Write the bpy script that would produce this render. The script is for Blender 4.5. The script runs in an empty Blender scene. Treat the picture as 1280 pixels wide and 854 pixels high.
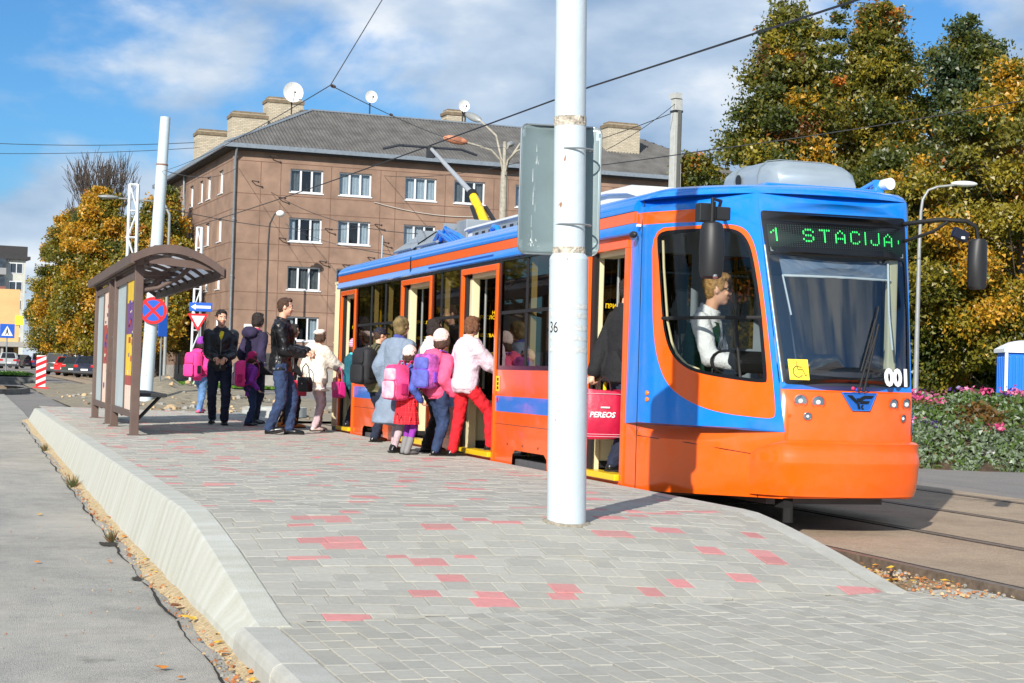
import bpy, bmesh, math, random
import numpy as np
from mathutils import Vector, Matrix, Quaternion
from mathutils.geometry import delaunay_2d_cdt

random.seed(7)
RNG = np.random.default_rng(11)
scene = bpy.context.scene
COL = scene.collection
PI = math.pi

# ------------------------------------------------------------------ camera
# world: Y runs along the tramway away from the viewer, X to the right, z=0 on the stop platform
def setup_camera():
    cd = bpy.data.cameras.new("camera")
    cam = bpy.data.objects.new("camera", cd)
    COL.objects.link(cam)
    yaw, pitch, roll = math.radians(17.6446), math.radians(1.1601), math.radians(1.7184)
    F = Vector((math.sin(yaw) * math.cos(pitch), math.cos(yaw) * math.cos(pitch), math.sin(pitch)))
    R = Vector((math.cos(yaw), -math.sin(yaw), 0))
    U = R.cross(F)
    # picture content turned clockwise by roll -> camera turned counter-clockwise
    R2 = R * math.cos(roll) + U * math.sin(roll)
    U2 = U * math.cos(roll) - R * math.sin(roll)
    m = Matrix((R2, U2, -F)).transposed().to_4x4()
    m.translation = Vector((0, 0, 0.9))
    cam.matrix_world = m
    cd.sensor_width = 36.0
    cd.lens = 36.0 * 2150.0 / 1280.0
    cd.clip_start = 0.1
    cd.clip_end = 3000
    scene.camera = cam
setup_camera()

# ------------------------------------------------------------------ light
SUN_AZ, SUN_EL = math.radians(37.0), math.radians(27.5)     # heading of the shadows from +Y towards +X
scene.view_settings.view_transform = 'Standard'
scene.view_settings.look = 'None'
scene.view_settings.exposure = 0.31
scene.view_settings.gamma = 1.0
def setup_light():
    w = bpy.data.worlds.new("World")
    scene.world = w
    w.use_nodes = True
    nt = w.node_tree
    nt.nodes.clear()
    N = nt.nodes.new
    L = nt.links.new
    out = N('ShaderNodeOutputWorld')
    bg = N('ShaderNodeBackground')
    bg.inputs['Strength'].default_value = 0.085
    sky = N('ShaderNodeTexSky')
    sky.sky_type = 'NISHITA'
    sky.sun_disc = False
    sky.sun_elevation = SUN_EL
    sky.sun_rotation = math.radians(180 + 37.0)
    sky.air_density = 1.0
    sky.dust_density = 0.4
    sky.ozone_density = 2.0
    tc = N('ShaderNodeTexCoord')
    sep = N('ShaderNodeSeparateXYZ')
    L(tc.outputs['Generated'], sep.inputs[0])
    # clouds: stretched sideways so that they lie in layers over the horizon
    mp = N('ShaderNodeMapping')
    mp.inputs['Location'].default_value = (0.37, 1.9, 0.25)
    mp.inputs['Scale'].default_value = (1.0, 1.0, 1.9)
    L(tc.outputs['Generated'], mp.inputs['Vector'])
    n1 = N('ShaderNodeTexNoise')
    n1.inputs['Scale'].default_value = 3.6
    n1.inputs['Detail'].default_value = 9
    n1.inputs['Roughness'].default_value = 0.52
    n1.inputs['Distortion'].default_value = 0.15
    L(mp.outputs[0], n1.inputs['Vector'])
    r1 = N('ShaderNodeValToRGB')
    r1.color_ramp.interpolation = 'EASE'
    r1.color_ramp.elements[0].position = 0.42
    r1.color_ramp.elements[0].color = (0, 0, 0, 1)
    r1.color_ramp.elements[1].position = 0.515
    r1.color_ramp.elements[1].color = (1, 1, 1, 1)
    L(n1.outputs['Fac'], r1.inputs[0])
    mp2 = N('ShaderNodeMapping')
    mp2.inputs['Location'].default_value = (2.3, 0.4, 0.71)
    mp2.inputs['Scale'].default_value = (1.0, 1.0, 2.2)
    L(tc.outputs['Generated'], mp2.inputs['Vector'])
    n2 = N('ShaderNodeTexNoise')
    n2.inputs['Scale'].default_value = 7.0
    n2.inputs['Detail'].default_value = 8
    n2.inputs['Roughness'].default_value = 0.5
    L(mp2.outputs[0], n2.inputs['Vector'])
    r2 = N('ShaderNodeValToRGB')
    r2.color_ramp.elements[0].position = 0.36
    r2.color_ramp.elements[0].color = (2.9, 4.2, 6.1, 1)
    r2.color_ramp.elements[1].position = 0.63
    r2.color_ramp.elements[1].color = (9.6, 9.8, 10.0, 1)
    e = r2.color_ramp.elements.new(0.52)
    e.color = (5.6, 6.7, 8.1, 1)
    L(n2.outputs['Fac'], r2.inputs[0])
    tint = N('ShaderNodeMix')
    tint.data_type = 'RGBA'
    tint.blend_type = 'MULTIPLY'
    tint.inputs[0].default_value = 1.0
    tint.inputs[7].default_value = (0.42, 0.80, 1.16, 1)
    L(sky.outputs[0], tint.inputs[6])
    mx = N('ShaderNodeMix')
    mx.data_type = 'RGBA'
    mxf = N('ShaderNodeMath')
    mxf.operation = 'MULTIPLY'
    mxf.inputs[1].default_value = 0.93
    L(r1.outputs[0], mxf.inputs[0])
    L(mxf.outputs[0], mx.inputs[0])
    L(tint.outputs[2], mx.inputs[6])
    L(r2.outputs[0], mx.inputs[7])
    L(mx.outputs[2], bg.inputs['Color'])
    L(bg.outputs[0], out.inputs[0])
    sd = bpy.data.lights.new("sun", 'SUN')
    sd.energy = 5.0
    sd.angle = math.radians(0.5)
    sd.color = (1.0, 0.95, 0.87)
    so = bpy.data.objects.new("sun", sd)
    COL.objects.link(so)
    d = Vector((math.sin(SUN_AZ) * math.cos(SUN_EL), math.cos(SUN_AZ) * math.cos(SUN_EL), -math.sin(SUN_EL)))
    so.rotation_euler = d.to_track_quat('-Z', 'Y').to_euler()
    so.location = (-20, -20, 30)
setup_light()

# ------------------------------------------------------------------ materials
def lin(c):
    return tuple(((v / 255) / 12.92 if v / 255 <= 0.04045 else ((v / 255 + 0.055) / 1.055) ** 2.4) for v in c)
MATS = {}
def mat(name, col, rough=0.6, metal=0.0, var=0.12, scale=6.0, bump=0.0, bscale=60.0, coat=0.0, spec=0.5, rnd=0.0, island=False, emit=None, estr=1.0, coords='Object', detail=4):
    """procedural material; col is an sRGB triple (0-255)"""
    if name in MATS:
        return MATS[name]
    m = bpy.data.materials.new(name)
    m.use_nodes = True
    nt = m.node_tree
    N, L = nt.nodes.new, nt.links.new
    b = nt.nodes['Principled BSDF']
    c = lin(col)
    b.inputs['Roughness'].default_value = rough
    b.inputs['Metallic'].default_value = metal
    b.inputs['Specular IOR Level'].default_value = spec
    b.inputs['Coat Weight'].default_value = coat
    b.inputs['Coat Roughness'].default_value = 0.05
    tc = N('ShaderNodeTexCoord')
    base = None
    if var > 0:
        n = N('ShaderNodeTexNoise')
        n.inputs['Scale'].default_value = scale
        n.inputs['Detail'].default_value = detail
        L(tc.outputs[coords], n.inputs['Vector'])
        r = N('ShaderNodeValToRGB')
        r.color_ramp.elements[0].position = 0.3
        r.color_ramp.elements[1].position = 0.7
        r.color_ramp.elements[0].color = tuple(max(0, x * (1 - var)) for x in c) + (1,)
        r.color_ramp.elements[1].color = tuple(min(1, x * (1 + var)) for x in c) + (1,)
        L(n.outputs['Fac'], r.inputs[0])
        base = r.outputs[0]
    else:
        rgb = N('ShaderNodeRGB')
        rgb.outputs[0].default_value = c + (1,)
        base = rgb.outputs[0]
    if rnd > 0:
        hs = N('ShaderNodeHueSaturation')
        mr = N('ShaderNodeMapRange')
        mr.inputs['To Min'].default_value = 1 - rnd
        mr.inputs['To Max'].default_value = 1 + rnd
        if island:
            g = N('ShaderNodeNewGeometry')
            L(g.outputs['Random Per Island'], mr.inputs['Value'])
        else:
            oi = N('ShaderNodeObjectInfo')
            L(oi.outputs['Random'], mr.inputs['Value'])
        L(mr.outputs[0], hs.inputs['Value'])
        L(base, hs.inputs['Color'])
        base = hs.outputs[0]
    L(base, b.inputs['Base Color'])
    if bump > 0:
        n = N('ShaderNodeTexNoise')
        n.inputs['Scale'].default_value = bscale
        n.inputs['Detail'].default_value = 5
        L(tc.outputs[coords], n.inputs['Vector'])
        bp = N('ShaderNodeBump')
        bp.inputs['Strength'].default_value = bump
        bp.inputs['Distance'].default_value = 0.02
        L(n.outputs['Fac'], bp.inputs['Height'])
        L(bp.outputs[0], b.inputs['Normal'])
    if emit:
        b.inputs['Emission Color'].default_value = lin(emit) + (1,)
        b.inputs['Emission Strength'].default_value = estr
    MATS[name] = m
    return m

def weather(m, amount=.25, tint=(120, 112, 100), sc=(.9, 5.0)):
    """broad stains laid over a material in world space so that neighbouring pieces share them"""
    nt = m.node_tree; N, L = nt.nodes.new, nt.links.new
    b = nt.nodes['Principled BSDF']; src = b.inputs['Base Color'].links[0].from_socket
    g = N('ShaderNodeNewGeometry')
    last = None
    for s in sc:
        n = N('ShaderNodeTexNoise'); n.inputs['Scale'].default_value = s; n.inputs['Detail'].default_value = 6; n.inputs['Roughness'].default_value = .62
        L(g.outputs['Position'], n.inputs['Vector'])
        r = N('ShaderNodeMapRange'); r.inputs['From Min'].default_value = .46; r.inputs['From Max'].default_value = .72; r.inputs['To Max'].default_value = amount
        L(n.outputs['Fac'], r.inputs[0])
        if last is None: last = r.outputs[0]
        else:
            a = N('ShaderNodeMath'); a.operation = 'ADD'; L(last, a.inputs[0]); L(r.outputs[0], a.inputs[1]); last = a.outputs[0]
    mx = N('ShaderNodeMix'); mx.data_type = 'RGBA'; mx.inputs[7].default_value = lin(tint) + (1,)
    L(last, mx.inputs[0]); L(src, mx.inputs[6]); L(mx.outputs[2], b.inputs['Base Color'])
    return m
def glass_mat(name, tint=(60, 70, 70), alpha=0.35, rough=0.02, ior=1.5):
    """pane: partly see-through tinted sheet with a Fresnel mirror on top"""
    if name in MATS:
        return MATS[name]
    m = bpy.data.materials.new(name)
    m.use_nodes = True
    nt = m.node_tree
    nt.nodes.clear()
    N, L = nt.nodes.new, nt.links.new
    out = N('ShaderNodeOutputMaterial')
    tr = N('ShaderNodeBsdfTransparent')
    c = lin(tint)
    tr.inputs[0].default_value = c + (1,)
    gl = N('ShaderNodeBsdfGlossy')
    gl.inputs['Roughness'].default_value = rough
    geo = N('ShaderNodeNewGeometry')
    dt = N('ShaderNodeVectorMath'); dt.operation = 'DOT_PRODUCT'
    L(geo.outputs['Incoming'], dt.inputs[0]); L(geo.outputs['Normal'], dt.inputs[1])
    ab = N('ShaderNodeMath'); ab.operation = 'ABSOLUTE'; L(dt.outputs['Value'], ab.inputs[0])
    om = N('ShaderNodeMath'); om.operation = 'SUBTRACT'; om.inputs[0].default_value = 1.0; L(ab.outputs[0], om.inputs[1])
    pw = N('ShaderNodeMath'); pw.operation = 'POWER'; pw.inputs[1].default_value = 5.0; L(om.outputs[0], pw.inputs[0])
    ml = N('ShaderNodeMath')
    ml.operation = 'MULTIPLY_ADD'
    ml.inputs[1].default_value = .94
    ml.inputs[2].default_value = alpha
    ml.use_clamp = True
    L(pw.outputs[0], ml.inputs[0])
    mx = N('ShaderNodeMixShader')
    L(ml.outputs[0], mx.inputs[0])
    L(tr.outputs[0], mx.inputs[1])
    L(gl.outputs[0], mx.inputs[2])
    L(mx.outputs[0], out.inputs[0])
    MATS[name] = m
    return m

# ------------------------------------------------------------------ mesh helpers
def V(*a):
    return Vector(a)
class MB:
    """collects faces; build() links them as one mesh object"""
    def __init__(s):
        s.v, s.f, s.m = [], [], []
    def add(s, vs, fs, mi=0):
        o = len(s.v)
        s.v += [tuple(p) for p in vs]
        s.f += [tuple(i + o for i in f) for f in fs]
        s.m += [mi] * len(fs)
        return s
    def box(s, c, d, mi=0, R=None):
        hx, hy, hz = d[0] / 2, d[1] / 2, d[2] / 2
        P = [V(x, y, z) for x in (-hx, hx) for y in (-hy, hy) for z in (-hz, hz)]
        if R is not None:
            P = [R @ p for p in P]
        c = Vector(c)
        return s.add([c + p for p in P], [(0, 1, 3, 2), (4, 6, 7, 5), (0, 4, 5, 1), (2, 3, 7, 6), (0, 2, 6, 4), (1, 5, 7, 3)], mi)
    def bx(s, a, b, mi=0):
        return s.box([(a[i] + b[i]) / 2 for i in range(3)], [abs(b[i] - a[i]) for i in range(3)], mi)
    def tube(s, pts, r, n=8, mi=0, cap=True, sy=1.0):
        pts = [Vector(p) for p in pts]
        rs = r if isinstance(r, (list, tuple)) else [r] * len(pts)
        vs, prev = [], None
        for i, p in enumerate(pts):
            if i == 0:
                t = pts[1] - p
            elif i == len(pts) - 1:
                t = p - pts[-2]
            else:
                t = (pts[i + 1] - p).normalized() + (p - pts[i - 1]).normalized()
            t.normalize()
            if prev is None:
                a = Vector((0, 0, 1)) if abs(t.z) < 0.9 else Vector((1, 0, 0))
                u = t.cross(a).normalized()
            else:
                u = (prev - t * prev.dot(t)).normalized()
            prev = u
            w = t.cross(u)
            for k in range(n):
                a = 2 * PI * k / n
                vs.append(p + (u * math.cos(a) + w * math.sin(a) * sy) * rs[i])
        fs = []
        for i in range(len(pts) - 1):
            for k in range(n):
                fs.append((i * n + k, i * n + (k + 1) % n, (i + 1) * n + (k + 1) % n, (i + 1) * n + k))
        if cap:
            fs.append(tuple(range(n))[::-1])
            fs.append(tuple(range((len(pts) - 1) * n, len(pts) * n)))
        return s.add(vs, fs, mi)
    def loft(s, rings, mi=0, cap=True):
        n = len(rings[0])
        vs = [p for r in rings for p in r]
        fs = []
        for i in range(len(rings) - 1):
            for k in range(n):
                fs.append((i * n + k, i * n + (k + 1) % n, (i + 1) * n + (k + 1) % n, (i + 1) * n + k))
        if cap:
            fs.append(tuple(range(n))[::-1])
            fs.append(tuple(range((len(rings) - 1) * n, len(rings) * n)))
        return s.add(vs, fs, mi)
    def grid(s, rows, mi=0):
        n = len(rows[0])
        vs = [p for r in rows for p in r]
        fs = [(i * n + k, i * n + k + 1, (i + 1) * n + k + 1, (i + 1) * n + k) for i in range(len(rows) - 1) for k in range(n - 1)]
        return s.add(vs, fs, mi)
    def ball(s, c, r, n=12, m=8, mi=0, R=None):
        if not isinstance(r, (list, tuple)):
            r = (r, r, r)
        c = Vector(c)
        vs = [V(0, 0, -r[2])]
        for i in range(1, m):
            a = -PI / 2 + PI * i / m
            for k in range(n):
                b = 2 * PI * k / n
                vs.append(V(r[0] * math.cos(a) * math.cos(b), r[1] * math.cos(a) * math.sin(b), r[2] * math.sin(a)))
        vs.append(V(0, 0, r[2]))
        fs = [(0, 1 + (k + 1) % n, 1 + k) for k in range(n)]
        for i in range(m - 2):
            for k in range(n):
                a, b = 1 + i * n + k, 1 + i * n + (k + 1) % n
                fs.append((a, b, b + n, a + n))
        o = 1 + (m - 2) * n
        fs += [(o + k, o + (k + 1) % n, len(vs) - 1) for k in range(n)]
        if R is not None:
            vs = [R @ p for p in vs]
        return s.add([c + p for p in vs], fs, mi)
    def capsule(s, a, b, ra, rb, n=12, sy=1.0):
        a, b = Vector(a), Vector(b)
        t = (b - a)
        if t.length < 1e-6:
            return s.ball(a, ra)
        t.normalize()
        pts, rs = [], []
        for q in (-0.98, -0.7, -0.35):
            pts.append(a + t * ra * q); rs.append(ra * math.sqrt(1 - q * q))
        pts.append(a); rs.append(ra)
        pts.append(b); rs.append(rb)
        for q in (0.35, 0.7, 0.98):
            pts.append(b + t * rb * q); rs.append(rb * math.sqrt(1 - q * q))
        return s.tube(pts, rs, n, sy=sy)
    def prism(s, poly, d0, d1, f, mi=0):
        """polygon (list of 2d points) pushed from depth d0 to d1, f(u, v, d) -> point"""
        n = len(poly)
        vs = [f(p[0], p[1], d0) for p in poly] + [f(p[0], p[1], d1) for p in poly]
        fs = [tuple(range(n))[::-1], tuple(range(n, 2 * n))]
        fs += [(k, (k + 1) % n, n + (k + 1) % n, n + k) for k in range(n)]
        return s.add(vs, fs, mi)
    def build(s, name, mats, parent=None, smooth=None, fix=True, M=None, bevel=0):
        me = bpy.data.meshes.new(name)
        vs = s.v if M is None else [M @ Vector(p) for p in s.v]
        me.from_pydata([tuple(p) for p in vs], [], s.f)
        if not isinstance(mats, (list, tuple)):
            mats = [mats]
        for m_ in mats:
            me.materials.append(m_)
        if len(mats) > 1:
            me.polygons.foreach_set('material_index', s.m)
        if fix or bevel:
            bm = bmesh.new()
            bm.from_mesh(me)
            if bevel:
                bmesh.ops.bevel(bm, geom=[e for e in bm.edges if len(e.link_faces) == 2 and e.calc_face_angle(0) > 0.5], offset=bevel, segments=2, affect='EDGES', profile=0.6)
            bmesh.ops.recalc_face_normals(bm, faces=bm.faces)
            bm.to_mesh(me)
            bm.free()
        if smooth:
            me.polygons.foreach_set('use_smooth', [True] * len(me.polygons))
            me.set_sharp_from_angle(angle=math.radians(smooth))
        me.update()
        return link(name, me, parent)
def link(name, me, parent=None):
    o = bpy.data.objects.new(name, me)
    COL.objects.link(o)
    if parent is not None:
        o.parent = parent
    return o
def tag(o, label=None, cat=None, group=None, kind=None):
    if label: o['label'] = label
    if cat: o['category'] = cat
    if group: o['group'] = group
    if kind: o['kind'] = kind
    return o
def thing(name, label, cat, loc=(0, 0, 0), rz=0.0, group=None):
    o = bpy.data.objects.new(name, None)
    COL.objects.link(o)
    o.empty_display_size = 0.2
    o.location = loc
    o.rotation_euler = (0, 0, rz)
    return tag(o, label, cat, group)
def copy_tree(o, parent=None):
    c = o.copy()
    COL.objects.link(c)
    if parent is not None:
        c.parent = parent
    for ch in list(o.children):
        copy_tree(ch, c)
    return c
PENDING = []
def soft(name, mb, voxel, m, parent=None, sm=3, disp=None, dec=None, M=None):
    """union of the closed pieces in mb grown into one continuous skin"""
    me = bpy.data.meshes.new(name)
    vs = mb.v if M is None else [M @ Vector(p) for p in mb.v]
    me.from_pydata([tuple(p) for p in vs], [], mb.f)
    bm = bmesh.new(); bm.from_mesh(me)
    bmesh.ops.recalc_face_normals(bm, faces=bm.faces)
    bm.to_mesh(me); bm.free()
    me.materials.append(m)
    o = link(name, me, parent)
    r = o.modifiers.new('r', 'REMESH'); r.mode = 'VOXEL'; r.voxel_size = voxel; r.use_smooth_shade = True
    if sm:
        q = o.modifiers.new('s', 'SMOOTH'); q.factor = 0.5; q.iterations = sm
    if disp:
        t = bpy.data.textures.new(name, 'CLOUDS'); t.noise_scale = disp[1]; t.noise_depth = 2
        d = o.modifiers.new('d', 'DISPLACE'); d.texture = t; d.strength = disp[0]; d.texture_coords = 'GLOBAL' ; d.mid_level = 0.5
    if dec:
        q = o.modifiers.new('q', 'DECIMATE'); q.ratio = dec
    PENDING.append(o)
    return o
def settle():
    """bake the soft meshes"""
    bpy.context.view_layer.update()
    dg = bpy.context.evaluated_depsgraph_get()
    res = []
    for o in PENDING:
        me = bpy.data.meshes.new_from_object(o.evaluated_get(dg), depsgraph=dg)
        res.append((o, me))
    for o, me in res:
        o.modifiers.clear()
        old = o.data
        o.data = me
        bpy.data.meshes.remove(old)
        me.polygons.foreach_set('use_smooth', [True] * len(me.polygons))
    PENDING.clear()
def text_mesh(txt, size, depth=0.002, bold=0.0, shear=0.0, sx=1.0):
    """flat lettering as verts/faces in the xy plane, origin at its left baseline; returns verts, faces, width"""
    cu = bpy.data.curves.new('lettering', 'FONT')
    cu.body = txt
    cu.size = size
    cu.extrude = depth
    cu.offset = bold
    cu.shear = shear
    cu.resolution_u = 3
    o = bpy.data.objects.new('lettering', cu)
    COL.objects.link(o)
    dg = bpy.context.evaluated_depsgraph_get()
    me = bpy.data.meshes.new_from_object(o.evaluated_get(dg), depsgraph=dg)
    vs = [Vector((v.co.x * sx, v.co.y, v.co.z)) for v in me.vertices]
    fs = [tuple(p.vertices) for p in me.polygons]
    bpy.data.objects.remove(o)
    bpy.data.meshes.remove(me)
    bpy.data.curves.remove(cu)
    w = max(v.x for v in vs) if vs else 0
    return vs, fs, w

def pip(p, poly):
    x, y = p
    r = False
    j = len(poly) - 1
    for i in range(len(poly)):
        xi, yi = poly[i]; xj, yj = poly[j]
        if (yi > y) != (yj > y) and x < (xj - xi) * (y - yi) / (yj - yi) + xi:
            r = not r
        j = i
    return r
def sheet(mb, outer, holes, regions, fmap, grid=None, extra=()):
    """planar map cut into regions: outer outline, holes, [(polygon, material index)], default index 0"""
    vs, es = [], []
    def addp(poly):
        o = len(vs)
        n = len(poly)
        for p in poly:
            vs.append(Vector((p[0], p[1])))
        for k in range(n):
            es.append((o + k, o + (k + 1) % n))
    for poly in [outer] + list(holes) + [r[0] for r in regions]:
        addp(poly)
    for a, b in extra:
        o = len(vs)
        vs.extend([Vector(a), Vector(b)])
        es.append((o, o + 1))
    if grid:
        for p in grid:
            if pip(p, outer):
                vs.append(Vector(p))
    V2, E2, F2, _, _, _ = delaunay_2d_cdt(vs, es, [], 0, 1e-5)
    fs, mi = [], []
    for f in F2:
        c = sum((V2[i] for i in f), Vector((0, 0))) / len(f)
        c = (c.x, c.y)
        if not pip(c, outer) or any(pip(c, h) for h in holes):
            continue
        k = 0
        for poly, m_ in regions:
            if pip(c, poly):
                k = m_
        fs.append(tuple(f)); mi.append(k)
    o = len(mb.v)
    mb.v += [tuple(fmap(p.x, p.y)) for p in V2]
    mb.f += [tuple(i + o for i in f) for f in fs]
    mb.m += mi
    return mb
def rect(x0, y0, x1, y1):
    return [(x0, y0), (x1, y0), (x1, y1), (x0, y1)]
def round_poly(pts, r, n=4):
    """closed polygon with its corners rounded to about r"""
    out = []
    m = len(pts)
    for i in range(m):
        a, b, c = Vector(pts[i - 1]), Vector(pts[i]), Vector(pts[(i + 1) % m])
        p = b + (a - b).normalized() * min(r, (a - b).length * .4)
        q = b + (c - b).normalized() * min(r, (c - b).length * .4)
        for k in range(n + 1):
            t = k / n
            s = p * (1 - t) ** 2 + b * 2 * t * (1 - t) + q * t * t
            out.append((s.x, s.y))
    return out
def smooth_poly(pts, it=2):
    """Chaikin rounding of a closed polygon"""
    for _ in range(it):
        q = []
        for i in range(len(pts)):
            a, b = pts[i], pts[(i + 1) % len(pts)]
            q.append((a[0] * .75 + b[0] * .25, a[1] * .75 + b[1] * .25))
            q.append((a[0] * .25 + b[0] * .75, a[1] * .25 + b[1] * .75))
        pts = q
    return pts
# ------------------------------------------------------------------ ground, roads, platform
def lerp(a, b, t):
    return a + (b - a) * t
def prof(y):
    P = [(-60, -.43), (15, -.43), (40, -.22), (75, -.16), (140, -.08), (180, 0.0), (220, .3), (280, 1.0), (500, 2.5), (1500, 4)]
    for (a, za), (b, zb) in zip(P, P[1:]):
        if y <= b:
            return lerp(za, zb, (max(y, a) - a) / (b - a))
    return P[-1][1]
def strip(name, m, x0, x1, ys, zf, nx=2, sub=None):
    mb = MB()
    xs = [lerp(x0, x1, i / (nx - 1)) for i in range(nx)]
    mb.grid([[(x, y, zf(y)) for x in xs] for y in ys])
    return tag(mb.build(name, m, fix=False), kind='structure')

def asphalt(name, col, tan, blot=0.35, stain=(70, 68, 66)):
    """worn road surface: fine grit, broad dusty patches, dark spots"""
    m = mat(name, col, rough=0.9, var=0.38, scale=70, bump=0.6, bscale=160)
    nt = m.node_tree
    N, L = nt.nodes.new, nt.links.new
    b = nt.nodes['Principled BSDF']
    src = b.inputs['Base Color'].links[0].from_socket
    tc = N('ShaderNodeTexCoord')
    mp = N('ShaderNodeMapping')
    mp.inputs['Scale'].default_value = (1.3, 0.45, 1)
    L(tc.outputs['Object'], mp.inputs[0])
    n = N('ShaderNodeTexNoise'); n.inputs['Scale'].default_value = 0.8; n.inputs['Detail'].default_value = 7; n.inputs['Roughness'].default_value = .65
    L(mp.outputs[0], n.inputs['Vector'])
    r = N('ShaderNodeValToRGB'); r.color_ramp.elements[0].position = .42; r.color_ramp.elements[1].position = .68
    r.color_ramp.elements[0].color = (0, 0, 0, 1); r.color_ramp.elements[1].color = (blot * 2, blot * 2, blot * 2, 1)
    L(n.outputs['Fac'], r.inputs[0])
    mx = N('ShaderNodeMix'); mx.data_type = 'RGBA'
    L(r.outputs[0], mx.inputs[0]); L(src, mx.inputs[6]); mx.inputs[7].default_value = lin(tan) + (1,)
    n2 = N('ShaderNodeTexNoise'); n2.inputs['Scale'].default_value = 2.3; n2.inputs['Detail'].default_value = 3
    L(tc.outputs['Object'], n2.inputs['Vector'])
    r2 = N('ShaderNodeValToRGB'); r2.color_ramp.elements[0].position = .70; r2.color_ramp.elements[1].position = .76
    r2.color_ramp.elements[0].color = (0, 0, 0, 1); r2.color_ramp.elements[1].color = (.45, .45, .45, 1)
    L(n2.outputs['Fac'], r2.inputs[0])
    mx2 = N('ShaderNodeMix'); mx2.data_type = 'RGBA'
    L(r2.outputs[0], mx2.inputs[0]); L(mx.outputs[2], mx2.inputs[6]); mx2.inputs[7].default_value = lin(stain) + (1,)
    L(mx2.outputs[2], b.inputs['Base Color'])
    return m

def grid_ys():
    return [-60, -20, 0, 5, 8, 11, 15, 20, 25, 30, 40, 50, 60, 75, 90, 110, 140, 160, 180, 200, 220, 250, 280, 350, 500, 900, 1500]
ASPH_L = asphalt('dusty_asphalt', (156, 154, 148), (186, 180, 168), 0.4)
ASPH_R = asphalt('grey_asphalt', (132, 128, 124), (150, 142, 132), 0.3)
BED = asphalt('gritty_track_concrete', (168, 148, 124), (182, 164, 140), 0.4, (110, 98, 86))
EARTH = mat('dry_earth', (140, 118, 88), rough=1, var=.35, scale=7, bump=.9, bscale=25)
strip('ground', ASPH_R, -500, 700, grid_ys(), lambda y: prof(y) - .03)
strip('road', ASPH_L, -40, 1.30, grid_ys()[:20], lambda y: prof(y))
def zr(y):
    if y < 55: return -.26
    if y > 85: return prof(y) + .012
    return lerp(-.26, prof(85) + .012, (y - 55) / 30)
YR = [-60, -20, 0, 5, 10, 20, 40, 55, 60, 65, 70, 75, 80, 85, 110, 140]
strip('track_bed', BED, 5.965, 10.95, YR, zr)
strip('side_road', ASPH_R, 10.95, 60, YR, lambda y: zr(y) - .002)
strip('slab_edge', mat('slab_edge_concrete', (120, 112, 100), rough=.9, var=.25, scale=14), 5.955, 5.965, YR, lambda y: zr(y) - .001)
def earth_strip():
    mb = MB()
    rows = []
    for i in range(90):
        y = 2 + i * .62
        rows.append([(x, y, (-.335 if y > 10 else -.315 if y > 9.15 else -.36) + .035 * math.sin(7.1 * x + 2.3 * y) * math.sin(3.1 * y + x * 5)) for x in (5.2, 5.4, 5.55, 5.7, 5.85, 5.96)])
    mb.grid(rows)
    tag(mb.build('dirt_strip', EARTH, smooth=60, fix=False), kind='structure')
earth_strip()
STEEL = mat('rail_steel', (122, 108, 94), rough=.55, metal=.35, var=.3, scale=20)
DARKGAP = mat('dark_groove', (38, 34, 30), rough=.95, var=.3, scale=30)
def rail(x, lab, open_side=False):
    t = thing('rail', lab, 'rail', (x, 0, 0), 0, 'tram rails in the paved track')
    mb, mg = MB(), MB()
    for a, b in zip(YR, YR[1:]):
        za, zb = zr(a), zr(b)
        for (u0, u1, h, dst) in (((-.035, .035, .006, mb)), ((.036, .085, .003, mg)), *(() if open_side else ((-.062, -.036, .002, mg),))):
            dst.add([(u0, a, za - .1), (u1, a, za - .1), (u1, a, za + h), (u0, a, za + h), (u0, b, zb - .1), (u1, b, zb - .1), (u1, b, zb + h), (u0, b, zb + h)],
                    [(3, 2, 6, 7), (0, 4, 5, 1), (0, 3, 7, 4), (1, 5, 6, 2)])
    mb.build('rail_head', STEEL, t, fix=False)
    mg.build('flange_groove', DARKGAP, t, fix=False)
rail(5.93, 'nearest tram rail with its side bare above the dirt trench', True)
rail(7.45, 'second tram rail, running under the tram nose')
rail(8.97, 'third tram rail, near rail of the far track')
rail(10.50, 'farthest tram rail beside the grey road')

# platform ------------------------------------------------------------
def y_end(x): return 8.07 + (x - 1.46) * .235
def y_top(x): return 10.45 + .55 * ((x - 3.3) / 1.9) ** 2
def zp(x, y):
    t = (y_top(x) - y) / (y_top(x) - y_end(x))
    t = max(0.0, min(1.0, t))
    return -.30 * t ** 1.25
def zp_n(x, y):
    e = .02
    return Vector((-(zp(x + e, y) - zp(x - e, y)) / (2 * e), -(zp(x, y + e) - zp(x, y - e)) / (2 * e), 1)).normalized()
JOINT = mat('sandy_joint', (122, 118, 108), rough=1, var=.2, scale=40, bump=.3, bscale=120)
def paver_mat(name, col, island):
    m = mat(name, col, rough=.85, var=.08, scale=22, bump=.25, bscale=190, rnd=.12, island=island, coords='Object')
    return m
P_GREY = paver_mat('paver_grey', (164, 162, 153), False)
P_PINK = paver_mat('paver_pink', (192, 128, 126), False)
P_GREY_S = paver_mat('paver_grey_field', (164, 162, 153), True)
P_PINK_S = paver_mat('paver_pink_field', (192, 128, 126), True)
CONC = mat('kerb_concrete', (176, 175, 167), rough=.9, var=.08, scale=9, bump=.3, bscale=90)
for m_ in (P_GREY, P_GREY_S): weather(m_, .30, (176, 170, 152), (.7, 3.7))
for m_ in (P_PINK, P_PINK_S): weather(m_, .38, (170, 150, 140), (1.1, 6.0))
weather(ASPH_L, .3, (200, 192, 176), (.35, 2.1, 14)); weather(ASPH_L, .26, (98, 95, 90), (.6, 3.3)); weather(ASPH_R, .22, (110, 104, 98), (.3, 2.4, 12)); weather(BED, .3, (120, 104, 88), (.5, 2.6, 16)); weather(CONC, .3, (150, 146, 132), (1.3, 7))
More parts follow.
